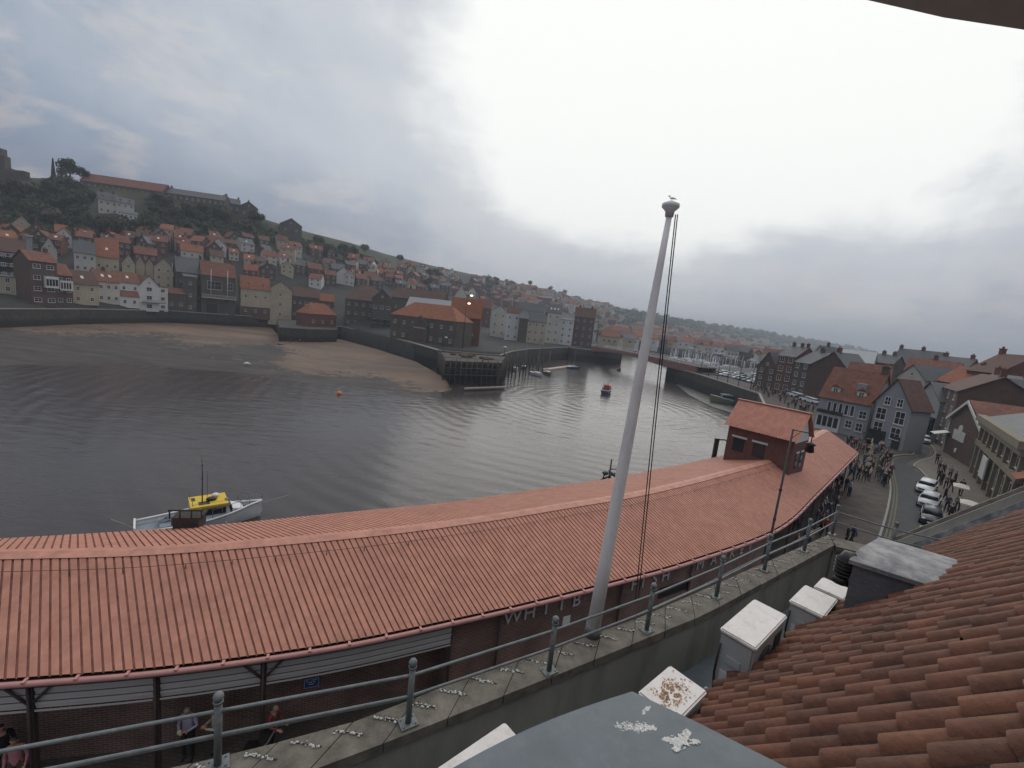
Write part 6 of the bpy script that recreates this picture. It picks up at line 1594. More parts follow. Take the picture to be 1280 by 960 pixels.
# ------------------------------------------------------------------ people
SKN, TOP, LEG, HAIR, SHOE = range(5)
pm_slots = [m_skin, None, None, None, m_black]
cloth = {n: mat('cloth_'+n, c, .85, .12, 8) for n, c in {'navy': (.03, .04, .08), 'black': (.016, .016, .018), 'grey': (.16, .16, .17), 'red': (.22, .035, .035), 'white': (.45, .45, .45), 'cream': (.50, .42, .32), 'blue': (.08, .14, .30), 'brown': (.10, .065, .045), 'pink': (.48, .20, .22), 'green': (.07, .12, .07), 'denim': (.07, .10, .16), 'lilac': (.42, .38, .48)}.items()}
hairm = {n: mat('hair_'+n, c, .7, .2, 20) for n, c in {'dark': (.02, .015, .012), 'brown': (.07, .04, .022), 'grey': (.35, .34, .33), 'fair': (.35, .24, .12)}.items()}
def figure(pose, hands=False):
    """pose: dict of joint positions (metres, facing +y); returns one continuous mesh"""
    J = dict(pel=(0, 0, .95), wst=(0, 0, 1.08), chs=(0, .01, 1.30), nkb=(0, 0, 1.45), nk=(0, .01, 1.52), hd=(0, .03, 1.62), ht=(0, .02, 1.72),
             sL=(-.17, 0, 1.40), eL=(-.23, -.02, 1.12), wL=(-.22, .08, .90), fL=(-.21, .13, .80), sR=(.17, 0, 1.40), eR=(.23, -.02, 1.12), wR=(.22, .08, .90), fR=(.21, .13, .80),
             hL=(-.10, 0, .90), kL=(-.11, .03, .50), aL=(-.11, -.01, .09), tL=(-.12, .14, .04), hR=(.10, 0, .90), kR=(.11, .03, .50), aR=(.11, -.01, .09), tR=(.12, .14, .04))
    J.update(pose)
    R_ = dict(pel=(.15, .11), wst=(.135, .10), chs=(.17, .115), nkb=(.075, .06), nk=(.052, .055), hd=(.083, .098), ht=(.06, .07), sL=(.065, .06), eL=(.045, .042), wL=(.028, .03), fL=(.032, .018), hL=(.095, .095), kL=(.06, .06), aL=(.042, .045), tL=(.04, .028))
    for k in list(R_):
        if k[-1] == 'L' and len(k) == 2: R_[k[0]+'R'] = R_[k]
    E_ = [('pel', 'wst'), ('wst', 'chs'), ('chs', 'nkb'), ('nkb', 'nk'), ('nk', 'hd'), ('hd', 'ht')]
    for s_ in 'LR': E_ += [('nkb', 's'+s_), ('s'+s_, 'e'+s_), ('e'+s_, 'w'+s_), ('w'+s_, 'f'+s_), ('pel', 'h'+s_), ('h'+s_, 'k'+s_), ('k'+s_, 'a'+s_), ('a'+s_, 't'+s_)]
    names = ['pel']+[k for k in J if k != 'pel']; ix = {k: i for i, k in enumerate(names)}
    vs = [J[k] for k in names]; rad = [R_[k] for k in names]; ed = [(ix[a], ix[b]) for a, b in E_]
    if hands:
        for s_, sg in (('L', -1), ('R', 1)):
            w, f = Vector(J['w'+s_]), Vector(J['f'+s_]); d = (f-w).normalized(); sd = d.cross(Vector((0, 0, 1))); sd = sd.normalized() if sd.length > .1 else Vector((1, 0, 0))
            fi = ix['f'+s_]
            for q, (o_, l_) in enumerate(((-.03, .07), (-.01, .085), (.01, .08), (.03, .06))):
                a = len(vs); vs += [tuple(f+sd*o_+d*.015), tuple(f+sd*o_*1.1+d*l_*.6), tuple(f+sd*o_*1.1+d*l_-Vector((0, 0, .02)))]; rad += [(.010, .010), (.009, .009), (.007, .007)]; ed += [(fi, a), (a, a+1), (a+1, a+2)]
            a = len(vs); vs += [tuple(w.lerp(f, .5)+sd*.045*-sg), tuple(w.lerp(f, .9)+sd*.07*-sg)]; rad += [(.012, .012), (.009, .009)]; ed += [(fi, a), (a, a+1)]
    me = bpy.data.meshes.new('person'); me.from_pydata([tuple(v) for v in vs], ed, []); o = bpy.data.objects.new('person', me); COL.objects.link(o)
    md = o.modifiers.new('s', 'SKIN'); md.use_smooth_shade = True
    if not me.skin_vertices: me.skin_vertices.new(name='')
    for i, r in enumerate(rad): me.skin_vertices[0].data[i].radius = r; me.skin_vertices[0].data[i].use_root = (i == 0)
    sb = o.modifiers.new('b', 'SUBSURF'); sb.levels = 2 if hands else 1; sb.render_levels = sb.levels
    bpy.context.view_layer.update(); dg = bpy.context.evaluated_depsgraph_get()
    out = bpy.data.meshes.new_from_object(o.evaluated_get(dg)); out.name = 'person'
    bpy.data.objects.remove(o); bpy.data.meshes.remove(me)
    out.materials.clear()
    for m_ in (m_skin, cloth['navy'], cloth['denim'], hairm['dark'], m_black): out.materials.append(m_)
    segs = [(a, b, TOP if a in ('pel', 'wst', 'chs') or a[0] in 's' or (a[0] == 'e') or (a == 'nkb' and b[0] == 's') else SKN if a in ('nkb', 'nk', 'hd') or a[0] == 'w' else SHOE if a[0] == 'a' else LEG) for a, b in E_]
    hd = Vector(J['hd']); up_ = (Vector(J['ht'])-Vector(J['nk'])).normalized()
    for p in out.polygons:
        c = p.center; best = None
        for a, b, s_ in segs:
            A, B = Vector(J[a]), Vector(J[b]); d = B-A; t = max(0, min(1, (c-A).dot(d)/d.length_squared)); dist = (c-(A+d*t)).length/( .8 if s_ in (TOP,) else 1)
            if best is None or dist < best[0]: best = (dist, s_)
        s_ = best[1]
        if (c-hd).dot(up_) > -.04 and (c-hd).length < .2:
            if (c-hd).dot(up_) > .045 or (c.y-hd.y) < -.01: s_ = HAIR
        p.material_index = s_; p.use_smooth = True
    # face: nose, eyes, mouth, ears as shaped extra geometry joined in the same mesh
    bm = bmesh.new(); bm.from_mesh(out)
    def blob(c, r, mi):
        res = bmesh.ops.create_uvsphere(bm, u_segments=6, v_segments=5, radius=1)
        bmesh.ops.scale(bm, vec=r, verts=res['verts']); bmesh.ops.translate(bm, vec=c, verts=res['verts'])
        for f in {f for v in res['verts'] for f in v.link_faces}: f.material_index = mi; f.smooth = True
    f0 = hd+Vector((0, .085, 0))
    blob(f0+Vector((0, .012, -.005)), (.012, .018, .022), SKN); blob(f0+Vector((-.03, -.002, .015)), (.010, .008, .007), HAIR); blob(f0+Vector((.03, -.002, .015)), (.010, .008, .007), HAIR)
    blob(f0+Vector((0, -.002, -.045)), (.022, .008, .006), HAIR); blob(hd+Vector((-.083, .0, -.005)), (.012, .018, .03), SKN); blob(hd+Vector((.083, .0, -.005)), (.012, .018, .03), SKN)
    bm.to_mesh(out); bm.free()
    return out
POSES = [
 dict(), 
 dict(kL=(-.11, .16, .52), aL=(-.11, .22, .10), tL=(-.11, .36, .08), kR=(.11, -.02, .50), aR=(.11, -.28, .16), tR=(.11, -.16, .04), eL=(-.24, -.12, 1.13), wL=(-.22, -.08, .90), fL=(-.21, -.05, .81), eR=(.24, .08, 1.13), wR=(.2, .24, .96), fR=(.19, .30, .88)),
 dict(eL=(-.24, .02, 1.12), wL=(-.10, .24, 1.14), fL=(-.03, .28, 1.17), eR=(.24, .02, 1.12), wR=(.10, .24, 1.10), fR=(.04, .29, 1.12), hd=(0, .06, 1.60), ht=(0, .07, 1.70)),
 dict(hL=(-.12, 0, .9), kL=(-.17, .02, .5), aL=(-.19, 0, .09), tL=(-.22, .13, .04), eR=(.28, -.06, 1.14), wR=(.17, .02, .98), fR=(.12, .06, .94)),
 dict(chs=(0, .06, 1.28), nkb=(0, .10, 1.42), nk=(0, .13, 1.49), hd=(0, .17, 1.58), ht=(0, .18, 1.68), sL=(-.17, .09, 1.38), sR=(.17, .09, 1.38), eL=(-.22, .16, 1.14), wL=(-.14, .36, 1.04), fL=(-.13, .44, 1.03), eR=(.22, .16, 1.14), wR=(.14, .36, 1.04), fR=(.13, .44, 1.03)),
]
FG = [figure(p) for p in POSES]; FGH = {}
def person(P, pose, rz, top_, leg, hair, label, group, near=False, scale=1.0, name='person'):
    if near:
        if pose not in FGH: FGH[pose] = figure(POSES[pose], True)
        me = FGH[pose]
    else: me = FG[pose]
    o = bpy.data.objects.new(name, me); COL.objects.link(o); o.location = P; o.rotation_euler = (0, 0, rz); o.scale = (scale,)*3
    for i, m_ in ((1, cloth[top_]), (2, cloth[leg]), (3, hairm[hair])): o.material_slots[i].link = 'OBJECT'; o.material_slots[i].material = m_
    return tag(o, label, 'person', group)
def atwall(px, off):
    i = min(range(401), key=lambda i: abs(PJ((FE[i].x+NN[i].x*off, FE[i].y+NN[i].y*off, 1.2))[0]-px)); q = FE[i]+NN[i]*off; q.z = 0; return q
person(atwall(233, .55), 2, pi+.1, 'lilac', 'black', 'grey', 'person in pale lilac shirt holding a wrapped snack against the market wall', None, True, 1.02)
person(atwall(272, .45), 2, pi-.9, 'cream', 'black', 'brown', 'person in cream jacket eating beside the lilac shirted person', None, True, 1.02)
person(atwall(342, .25), 4, -pi/2-.2, 'red', 'black', 'fair', 'person in red top bending to a dark pushchair by the market', None, True, .98)
person(atwall(16, .25), 0, pi+.4, 'pink', 'brown', 'brown', 'person in pink patterned top standing at the market wall', None, True, .95)
person(atwall(2, .6), 3, pi+1.0, 'black', 'black', 'dark', 'person in black coat half cut off beside the pink top', None, True, 1.0)
# snack cone, pushchair, dog
q = atwall(233, .55); b = MB(); b.tube([(q.x+.02, q.y-.30, 1.10), (q.x+.0, q.y-.34, 1.24)], [.02, .06], 8); b.ball((q.x, q.y-.34, 1.26), (.06, .06, .035), 8, 5)
thing('snack_cone', b, mat('snack_yellow', (.62, .55, .30), .8, .1, 30), (q.x, q.y-.3, 1.1), 'pale paper cone of chips held by the lilac shirted person', 'snack')
q = atwall(322, .0)
b = MB(); b.ext([(q.x-.3, q.y-.22, .35), (q.x+.35, q.y-.22, .35), (q.x+.42, q.y-.22, .95), (q.x+.2, q.y-.22, 1.0), (q.x+.0, q.y-.22, .55), (q.x-.3, q.y-.22, .5)], (0, .44, 0)); 
pc = empty('pushchair', (q.x, q.y, 0), 0, 'dark fabric pushchair beside the person in red', 'pushchair'); link('seat', b, m_black, pc)
for sx in (-.28, .32):
    for sy in (-.24, .24): b = MB(); b.tube([(q.x+sx, q.y+sy-.02, .12), (q.x+sx, q.y+sy+.02, .12)], .12, 14); link('wheel', b, m_dark, pc)
b = MB(); 
for sy in (-.24, .24): b.tube([(q.x-.28, q.y+sy, .12), (q.x+.1, q.y+sy, .5), (q.x+.5, q.y+sy, 1.02)], .015, 6); b.tube([(q.x+.32, q.y+sy, .12), (q.x-.05, q.y+sy, .5)], .015, 6)
b.tube([(q.x+.5, q.y-.24, 1.02), (q.x+.5, q.y+.24, 1.02)], .018, 6); link('frame', b, m_grey, pc)
# dog: skinned skeleton
def dog_mesh():
    V = {'r': (0, 0, .48), 'b': (.22, 0, .50), 'c': (.42, 0, .48), 'n': (.54, 0, .60), 'h': (.62, 0, .70), 'm': (.76, 0, .66), 'ea': (.60, .05, .78), 'eb': (.60, -.05, .78), 't': (-.12, 0, .50), 't2': (-.30, 0, .40), 't3': (-.42, 0, .30)}
    E_ = [('r', 'b'), ('b', 'c'), ('c', 'n'), ('n', 'h'), ('h', 'm'), ('h', 'ea'), ('h', 'eb'), ('r', 't'), ('t', 't2'), ('t2', 't3')]
    Rr = {'r': .11, 'b': .11, 'c': .13, 'n': .075, 'h': .07, 'm': .03, 'ea': .015, 'eb': .015, 't': .04, 't2': .025, 't3': .012}
    for s_, y in (('l', .09), ('q', -.09)):
        V.update({s_+'1': (.42, y, .36), s_+'2': (.44, y, .20), s_+'3': (.43, y, .03), s_+'4': (.48, y, .02), s_+'5': (.0, y, .34), s_+'6': (.06, y, .26), s_+'7': (-.06, y, .15), s_+'8': (-.03, y, .03), s_+'9': (.03, y, .02)})
        E_ += [('c', s_+'1'), (s_+'1', s_+'2'), (s_+'2', s_+'3'), (s_+'3', s_+'4'), ('r', s_+'5'), (s_+'5', s_+'6'), (s_+'6', s_+'7'), (s_+'7', s_+'8'), (s_+'8', s_+'9')]
        Rr.update({s_+'1': .055, s_+'2': .028, s_+'3': .02, s_+'4': .018, s_+'5': .07, s_+'6': .045, s_+'7': .022, s_+'8': .02, s_+'9': .018})
    nm = list(V); me = bpy.data.meshes.new('dog'); me.from_pydata([V[k] for k in nm], [(nm.index(a), nm.index(b)) for a, b in E_], []); o = bpy.data.objects.new('dog', me); COL.objects.link(o); o.modifiers.new('s', 'SKIN').use_smooth_shade = True
    for i, k in enumerate(nm): me.skin_vertices[0].data[i].radius = (Rr[k], Rr[k]); me.skin_vertices[0].data[i].use_root = i == 0
    sb = o.modifiers.new('b', 'SUBSURF'); sb.levels = 1; bpy.context.view_layer.update(); out = bpy.data.meshes.new_from_object(o.evaluated_get(bpy.context.evaluated_depsgraph_get())); bpy.data.objects.remove(o); out.materials.clear(); out.materials.append(m_black); out.name = 'dog'; return out
q = atwall(300, -.1); d_ = thing('dog', dog_mesh(), m_black, q, 'black dog with lowered tail standing beside the dark pushchair', 'dog'); d_.rotation_euler = (0, 0, -.1)
# the crowd
random.seed(77)
tc_ = list(cloth); GRP = 'people in the crowd beyond the market'
cw = []
tries = 0
while len(cw) < 72 and tries < 4000:
    tries += 1
    x = random.uniform(1058, 1113); y = random.uniform(556, 610)
    if y > 612-(1113-x)*.25+0 or y < 552+(x-1060)*.30: continue
    P = G(x, y, 0)
    if any((P-c).length < .55 for c in cw): continue
    cw.append(P)
cw.sort(key=lambda p: p.length)
def att(): return random.choice(['navy', 'black', 'grey', 'navy', 'black', 'brown', 'blue', 'black', 'green', 'black', 'navy', 'grey', 'black', 'brown', 'white', 'red', 'cream'])
for i, P in enumerate(cw):
    t_, l_, h_ = att(), random.choice(['black', 'denim', 'navy', 'brown', 'black']), random.choice(list(hairm)); ps_ = random.randrange(4)
    person(P, ps_, random.uniform(0, 6.3), t_, l_, h_, f'{ordw(i)} nearest person of the crowd beyond the market, {t_} top, {l_} trousers', GRP, scale=random.uniform(.93, 1.04))
ue = []
for i in range(30):
    s_ = sB+1.5+(LEN-sB-2)*random.random(); P, n, a, b = FEs(s_); q = P+n*random.uniform(-.6, 1.9); q.z = 0
    if any((q-c).length < .5 for c in ue): continue
    ue.append(q)
ue.sort(key=lambda p: p.length)
for i, q in enumerate(ue):
    t_, l_ = att(), random.choice(['black', 'denim', 'navy', 'brown']); person(q, random.randrange(4), random.uniform(0, 6.3), t_, l_, random.choice(list(hairm)), f'{ordw(i)} nearest person under the market eave, {t_} top and {l_} trousers', 'people sheltering under the far market eave')
for i, (x, y, t_, lab) in enumerate([(1056, 684, 'black', 'person in black seen through the railing corner, left of two'), (1063, 684, 'navy', 'person in navy seen through the railing corner, right of two'), (1029, 672, 'red', 'person in dark red just behind the railing post'), (1024, 668, 'black', 'person in black behind the railing by the lamp post')]):
    person(G(x, y, 0), random.choice([0, 1, 3]), random.uniform(0, 6), t_, 'black', 'dark', lab, 'people near the railing corner')
rpp = [(1172, 603), (1176, 607), (1181, 612), (1186, 600), (1179, 628), (1182, 640), (1187, 615), (1177, 595), (1192, 607), (1195, 640), (1186, 652), (1200, 618), (1173, 588), (1170, 580)]
for i, (x, y) in enumerate(sorted(rpp, key=lambda q: -q[1])):
    t_ = random.choice(['black', 'navy', 'grey', 'brown', 'black']); person(G(x, y, 0), random.randrange(4), random.uniform(0, 6), t_, 'black', 'dark', f'{ordw(i)} nearest walker on the right pavement, wearing {t_} and black', 'walkers on the right pavement by the cafe')
qp = []
for i in range(46):
    t = random.random(); P = G(940, 487, 0).lerp(G(1004, 518, 0), t)+Vector((random.uniform(-.5, 5), random.uniform(-2, 2), 0)); qp.append(P)
qp.sort(key=lambda p: p.length)
for i, P in enumerate(qp):
    t_ = att(); person(P, random.randrange(4), random.uniform(0, 6), t_, 'black', 'dark', f'{ordw(i)} nearest tiny person in {t_} strolling on the far quay', 'strollers on the far quay')
for i, (x, y) in enumerate([(357, 419), (363, 429), (375, 429), (338, 413)]):
    person(G(x, y, -4.8), [0, 1, 2, 3][i], 2+i, ['black', 'navy', 'grey', 'black'][i], 'black', 'dark', f'{ordw(i)} dark figure from the bastion standing on the wet sand', 'figures on the wet sand')
# ------------------------------------------------------------------ boats
def hull_mesh(Lh, B, D, fb, sheer=.3, name='hull', tr=.75, inner=True):
    """open hull: bow at +x"""
    mb = MB(); ns = 12; sec = []
    for i in range(ns+1):
        t = i/ns; x = -Lh/2+Lh*t; w = B/2*(tr+(1-tr)*min(1, t*2.5))*(1 if t < .45 else max(0.02, 1-((t-.45)/.55)**2.1)); top_ = fb+sheer*t*t*1.6; kx = x+ (Lh*.04 if t == 1 else 0)
        sec.append([(kx, w, top_), (kx, w*.93, top_*.3), (x, w*.7, -D*.55), (x, 0, -D), (x, -w*.7, -D*.55), (kx, -w*.93, top_*.3), (kx, -w, top_)])
    for s_ in sec: mb.v += [Vector(p) for p in s_]
    for i in range(ns):
        for j in range(6): mb.f.append([i*7+j, i*7+7+j, i*7+8+j, i*7+1+j]); mb.m.append(0); mb.sm.add(len(mb.f)-1)
    mb.f.append(list(range(7))); mb.m.append(0)
    return mb, sec
def deck_mb(sec, drop):
    mb = MB(); n = len(sec)
    for s_ in sec: mb.v += [Vector((s_[0][0], s_[0][1]*.96, s_[0][2]-drop)), Vector((s_[6][0], s_[6][1]*.96, s_[6][2]-drop))]
    for i in range(n-1): mb.f.append([2*i, 2*i+2, 2*i+3, 2*i+1]); mb.m.append(0)
    return mb
def gunwale(sec, r=.05):
    mb = MB(); mb.tube([s_[0] for s_ in sec]+[s_[6] for s_ in reversed(sec)], r, 6); return mb
A_, B_ = G(168, 664, WZ+.5), G(322, 634, WZ+.8)
d = (B_-A_); d.z = 0; Lb = d.length; rz = atan2(d.y, d.x); mid = (A_+B_)/2; mid.z = WZ
bt = empty('motor_boat', mid, rz, 'white motor boat with bright yellow cabin roof moored behind the market', 'boat', local=True)
hm, sec = hull_mesh(Lb, 3.0, .6, .85, .35)
link('hull', hm, m_hullw, bt, (0, 0, 0)); link('deck', deck_mb(sec, .35), m_deckg, bt, (0, 0, 0)); link('gunwale', gunwale(sec, .09), m_hullw, bt, (0, 0, 0))
k = Lb/10
b = MB(); b.add([(0, -1.0, .6), (2.6*k, -1.0, .6), (2.2*k, -.9, 1.9), (0, -.95, 1.9), (0, 1.0, .6), (2.6*k, 1.0, .6), (2.2*k, .9, 1.9), (0, .95, 1.9)], [(0, 1, 2, 3), (7, 6, 5, 4), (1, 5, 6, 2), (3, 2, 6, 7), (0, 3, 7, 4)]); cb_ = link('cabin', b, m_hullw, bt, (0, 0, 0))
for s_ in (-1, 1): b = MB(); b.obox((.25*k, s_*1.0-.02, 1.25), (1.75*k, 0, 0), (0, .04, 0), (0, 0, .5)); link('pane', b, m_glass, cb_, (0, 0, 0))
b = MB(); b.ext([(2.56*k, -.8, 1.05), (2.56*k, .8, 1.05), (2.36*k, .75, 1.75), (2.36*k, -.75, 1.75)], (.05, 0, .01)); link('windscreen', b, m_glass, cb_, (0, 0, 0))
b = MB(); b.box(-.9*k, -1.15, 2.02, 2.2*k, 1.15, 2.12); b.box(-.9*k, -1.15, 1.95, 2.2*k, -1.10, 2.02); rf_ = link('cabin_roof', b, m_yellow, bt, (0, 0, 0))
b = MB(); b.box(-.2*k, -.8, 2.123, .7*k, -.2, 2.15); b.box(-.7*k, .2, 2.123, -.4*k, .8, 2.15); link('hatch', b, m_black, rf_, (0, 0, 0))
for p_ in ((-.8*k, -1.05), (-.8*k, 1.05)): b = MB(); b.tube([(p_[0], p_[1], .5), (p_[0], p_[1], 2.0)], .05, 6); link('pillar', b, m_hullw, bt, (0, 0, 0))
b = MB(); b.add([(2.6*k, -.85, .75), (3.7*k, -.55, .85), (3.6*k, -.5, 1.2), (2.6*k, -.8, 1.45), (2.6*k, .85, .75), (3.7*k, .55, .85), (3.6*k, .5, 1.2), (2.6*k, .8, 1.45)], [(0, 1, 2, 3), (7, 6, 5, 4), (1, 5, 6, 2), (3, 2, 6, 7)]); fc_ = link('foredeck_cabin', b, m_hullw, bt, (0, 0, 0))
for s_ in (-1, 1): b = MB(); b.obox((2.75*k, s_*.80-.02, .98), (.6*k, s_*-.16, .0), (0, .04, 0), (0, 0, .28)); link('pane', b, m_glass, fc_, (0, 0, 0))
b = MB(); b.tube([(.1, -.2, 2.1), (.1, -.2, 4.6), (.05, -.2, 6.0)], [.05, .035, .012], 6); 
for z in (3.1, 4.1, 5.2): b.ball((.1, -.2, z), .07, 6, 4)
b.tube([(.5, .5, 2.1), (.5, .5, 4.5)], .015, 4); link('mast', b, m_dark, bt, (0, 0, 0))
b = MB(); b.ball((1.3*k, .5, 2.3), (.28, .28, .14), 10, 6); b.tube([(1.3*k, .5, 2.12), (1.3*k, .5, 2.25)], .1, 8); link('radar_dome', b, m_white, bt, (0, 0, 0))
b = MB(); b.ball((.9*k, -.1, 2.25), (.4, .3, .16), 8, 5); link('life_raft', b, m_black, bt, (0, 0, 0))
b = MB()
rl = [(s_[0][0], s_[0][1]*.96, s_[0][2]+.75) for s_ in sec[7:]]+[(s_[6][0], s_[6][1]*.96, s_[6][2]+.75) for s_ in reversed(sec[7:])]
b.tube(rl, .022, 5)
for s_ in sec[7:]:
    for q in (0, 6): b.tube([(s_[q][0], s_[q][1]*.96, s_[q][2]), (s_[q][0], s_[q][1]*.96, s_[q][2]+.75)], .02, 5)
link('bow_rail', b, m_grey, bt, (0, 0, 0))
b = MB()
for x in (-3.2, -2.2): b.box(x*k, -.9, .35, x*k+.7, .9, .85)
link('deck_locker', b, m_deckg, bt, (0, 0, 0))
b = MB(); b.obox((-Lb/2-.05, -1.0, .1), (.12, 0, 0), (0, 2.0, 0), (0, 0, 1.0)); link('transom', b, m_white, bt, (0, 0, 0))
for x in (-3.8, -1.9, 0.4, 1.9):
    yy = 1.5*(1 if x < 0 else .93)+.12; b = MB(); b.tube([(x*k, -yy, .2), (x*k, -yy-.02, .3), (x*k, -yy-.02, .62), (x*k, -yy, .72)], [.04, .11, .11, .04], 8); b.tube([(x*k, -yy, .72), (x*k, -yy+.08, .98)], .012, 4); link('fender', b, m_deckg, bt, (0, 0, 0))
b = MB(); b.tube([(4.5*k, -.2, 1.3), (5.6*k, -1.5, 1.9), (7*k, -3.5, 3.0)], .02, 4); b.tube([(-4.6*k, -1.1, .9), (-5.6*k, -2.3, 2.2), (-6.4*k, -3.4, 3.2)], .02, 4); link('mooring_rope', b, WALLS['pale'], bt, (0, 0, 0))
b = MB()
for q_ in range(5): b.tube([((-2.9+.1*q_)*k+.35*cos(w_), .2+.35*sin(w_), .90+.03*q_) for w_ in [i*pi/6 for i in range(13)]], .03, 5)
link('rope_coil', b, m_deckg, bt, (0, 0, 0))
b = MB(); b.box(2.0*k, -.62, 2.13, 2.28*k, -.2, 2.2); b.tube([(-.7*k, -.8, 2.12), (-.7*k, -.8, 2.7)], .02, 5); b.tube([(-.8*k, .7, 2.12), (-.8*k, .7, 3.0)], .02, 5); b.tube([(-.8*k, -.9, 2.25), (1.8*k, -.9, 2.25)], .015, 5); link('roof_fitting', b, m_grey, rf_, (0, 0, 0))

def small_boat(P, rz, Lh, hullm, cabm, label, mast=3.0, cab=(-.1, .25), group=None, name='fishing_boat', gant=False):
    r = empty(name, (P.x, P.y, WZ), rz, label, 'boat', group, local=True)
    hm, sec = hull_mesh(Lh, Lh*.32, .5, Lh*.10+.25, Lh*.06); link('hull', hm, hullm, r, (0, 0, 0)); link('deck', deck_mb(sec, .3), m_deckg, r, (0, 0, 0)); link('gunwale', gunwale(sec, .07), m_white if hullm is not m_white else m_navy, r, (0, 0, 0))
    z0 = Lh*.1; a, c = cab[0]*Lh, cab[1]*Lh; w = Lh*.10
    b = MB(); b.box(a, -w, z0*.6, c, w, z0+Lh*.17); cb_ = link('wheelhouse', b, cabm, r, (0, 0, 0)); b = MB(); b.box(a-.15, -w-.15, z0+Lh*.171, c+.2, w+.15, z0+Lh*.171+.1); link('cabin_roof', b, cabm, r, (0, 0, 0))
    for s_ in (-1, 1): b = MB(); b.obox((a+.2, s_*w-.02, z0+Lh*.09), (c-a-.4, 0, 0), (0, .04, 0), (0, 0, Lh*.05)); link('pane', b, m_glass, cb_, (0, 0, 0))
    if mast: b = MB(); b.tube([(c+.1, 0, z0), (c+.1, 0, z0+mast)], [.07, .03], 6); b.tube([(c+.1, 0, z0+mast*.8), (-Lh*.45, 0, z0+mast*.35)], .02, 4); link('mast', b, m_dark, r, (0, 0, 0))
    if gant:
        b = MB(); x = -Lh*.33
        for s_ in (-1, 1): b.tube([(x, s_*w*1.2, z0*.8), (x, s_*w*.9, z0+Lh*.24)], .06, 6)
        b.tube([(x, -w*.9, z0+Lh*.24), (x, w*.9, z0+Lh*.24)], .06, 6); link('gantry', b, m_dark, r, (0, 0, 0))
    return r
P = G(758, 491, WZ); small_boat(P, radians(70), 8.5, m_navy, m_redp, 'small navy fishing boat with red wheelhouse heading up the channel', 5, gant=True)
P = G(774, 463, WZ); small_boat(P, radians(60), 4.5, m_dark, m_redp, 'tiny dark boat half hidden by the flagpole in the channel', 0)
P = G(912, 506, WZ); small_boat(P, radians(170), 11, mat('green_hull', (.13, .16, .08), .5, .1, 2), m_deckg, 'grey boat with green yellow waterline moored by the far near-bank quay', 4, gant=True)
P = G(755, 630, WZ); P = W(752, 41.5, WZ); r = small_boat(P, radians(40), 11, m_redp, m_navy, 'trawler whose dark gantry and mast rise above the market roof', 0, gant=False)
b = MB(); z9 = top(Vector((P.x, P.y, WZ)), 574)-WZ
b.tube([(0, 0, .5), (0, 0, z9)], [.12, .07], 8)
for (x0, x1, z0_, z1_) in ((-.9, -.2, z9*.62, z9*.82), (.9, .25, z9*.62, z9*.82), (-.9, -.9, .5, z9*.62), (.9, .9, .5, z9*.62)): b.tube([(x0, .3, z0_), (x1, .3, z1_)], .07, 6)
b.tube([(-.9, .3, z9*.7), (1.3, .3, z9*.76)], .09, 6); b.tube([(.2, 0, z9*.8), (2.3, 0, z9*.62)], .12, 6); b.tube([(.0, 0, z9*.86), (1.2, .1, z9*.83)], .06, 6); b.tube([(2.3, 0, .5), (2.3, 0, z9*.7)], .03, 5); b.ball((-.4, .2, z9*.8), (.35, .3, .2), 8, 5)
link('gantry', b, m_dark, r, (0, 0, 0))
P = W(815, 46, WZ); r = small_boat(P, radians(40), 9, m_navy, m_white, 'boat hidden behind roof with thin rail hoop showing above ridge', 0)
# yachts and pontoon
def yacht(P, rz, Lh, hullm, label, hm_):
    r = empty('yacht', (P.x, P.y, WZ), rz, label, 'yacht', 'yachts moored below the waterside houses', local=True)
    hm, sec = hull_mesh(Lh, Lh*.3, .4, .8, .3); link('hull', hm, hullm, r, (0, 0, 0)); link('deck', deck_mb(sec, .05), m_white, r, (0, 0, 0))
    b = MB(); b.box(-Lh*.12, -.6, .8, Lh*.25, .6, 1.3); link('cabin', b, m_hullw, r, (0, 0, 0)); b = MB(); b.tube([(.4, 0, .8), (.4, 0, hm_)], .08, 6); b.tube([(.4, 0, 1.8), (-Lh*.4, 0, 1.9)], .13, 6); link('mast', b, m_grey, r, (0, 0, 0)); return r
yacht(G(670, 469, WZ), radians(-60), 7.5, m_hullw, 'white yacht nearest the timber piles with bow toward viewer', 11)
yacht(G(684, 468, WZ), radians(-70), 6.0, mat('green_cover', (.10, .14, .09), .7, .1, 2), 'small green hulled yacht tied at the pontoon end', 9)
yacht(G(644, 463, WZ), radians(-80), 6.0, m_hullw, 'white yacht half hidden between the timber piles', 9)
yacht(G(655, 461, WZ), radians(-75), 6.0, m_navy, 'navy yacht against the quay wall behind the white yacht', 10)
yacht(G(716, 461, WZ), radians(10), 5.5, m_navy, 'low dark yacht at far end of the pontoon', 8)
a, c = G(683, 464, WZ), G(718, 459, WZ); b = MB(); d = c-a; d.z = 0; n = Vector((-d.y, d.x, 0)).normalized(); b.obox(a+Vector((0, 0, -.2)), d, n*2.2, (0, 0, .8)); thing('pontoon', b, mat('pontoon_deck', (.48, .36, .30), .8, .1, 1), a, 'pale pinkish floating pontoon beside the moored yachts', 'pontoon')
P = G(424, 493, WZ); b = MB(); b.ball((P.x, P.y, WZ+.2), (.5, .5, .5), 14, 9); b.tube([(P.x, P.y, WZ+.9), (P.x, P.y, WZ+1.2)], .08, 8); thing('mooring_buoy', b, m_orange, (P.x, P.y, WZ), 'round orange mooring buoy at the edge of the sand', 'buoy')
P = G(309, 456, -5.7); b = MB(); b.tube([(P.x-.9, P.y, -5.45), (P.x, P.y, -5.35), (P.x+.9, P.y, -5.45)], [.15, .4, .12], 8); thing('dinghy', b, m_white, (P.x, P.y, -5.8), 'tiny white upturned dinghy on the mud flat', 'dinghy')
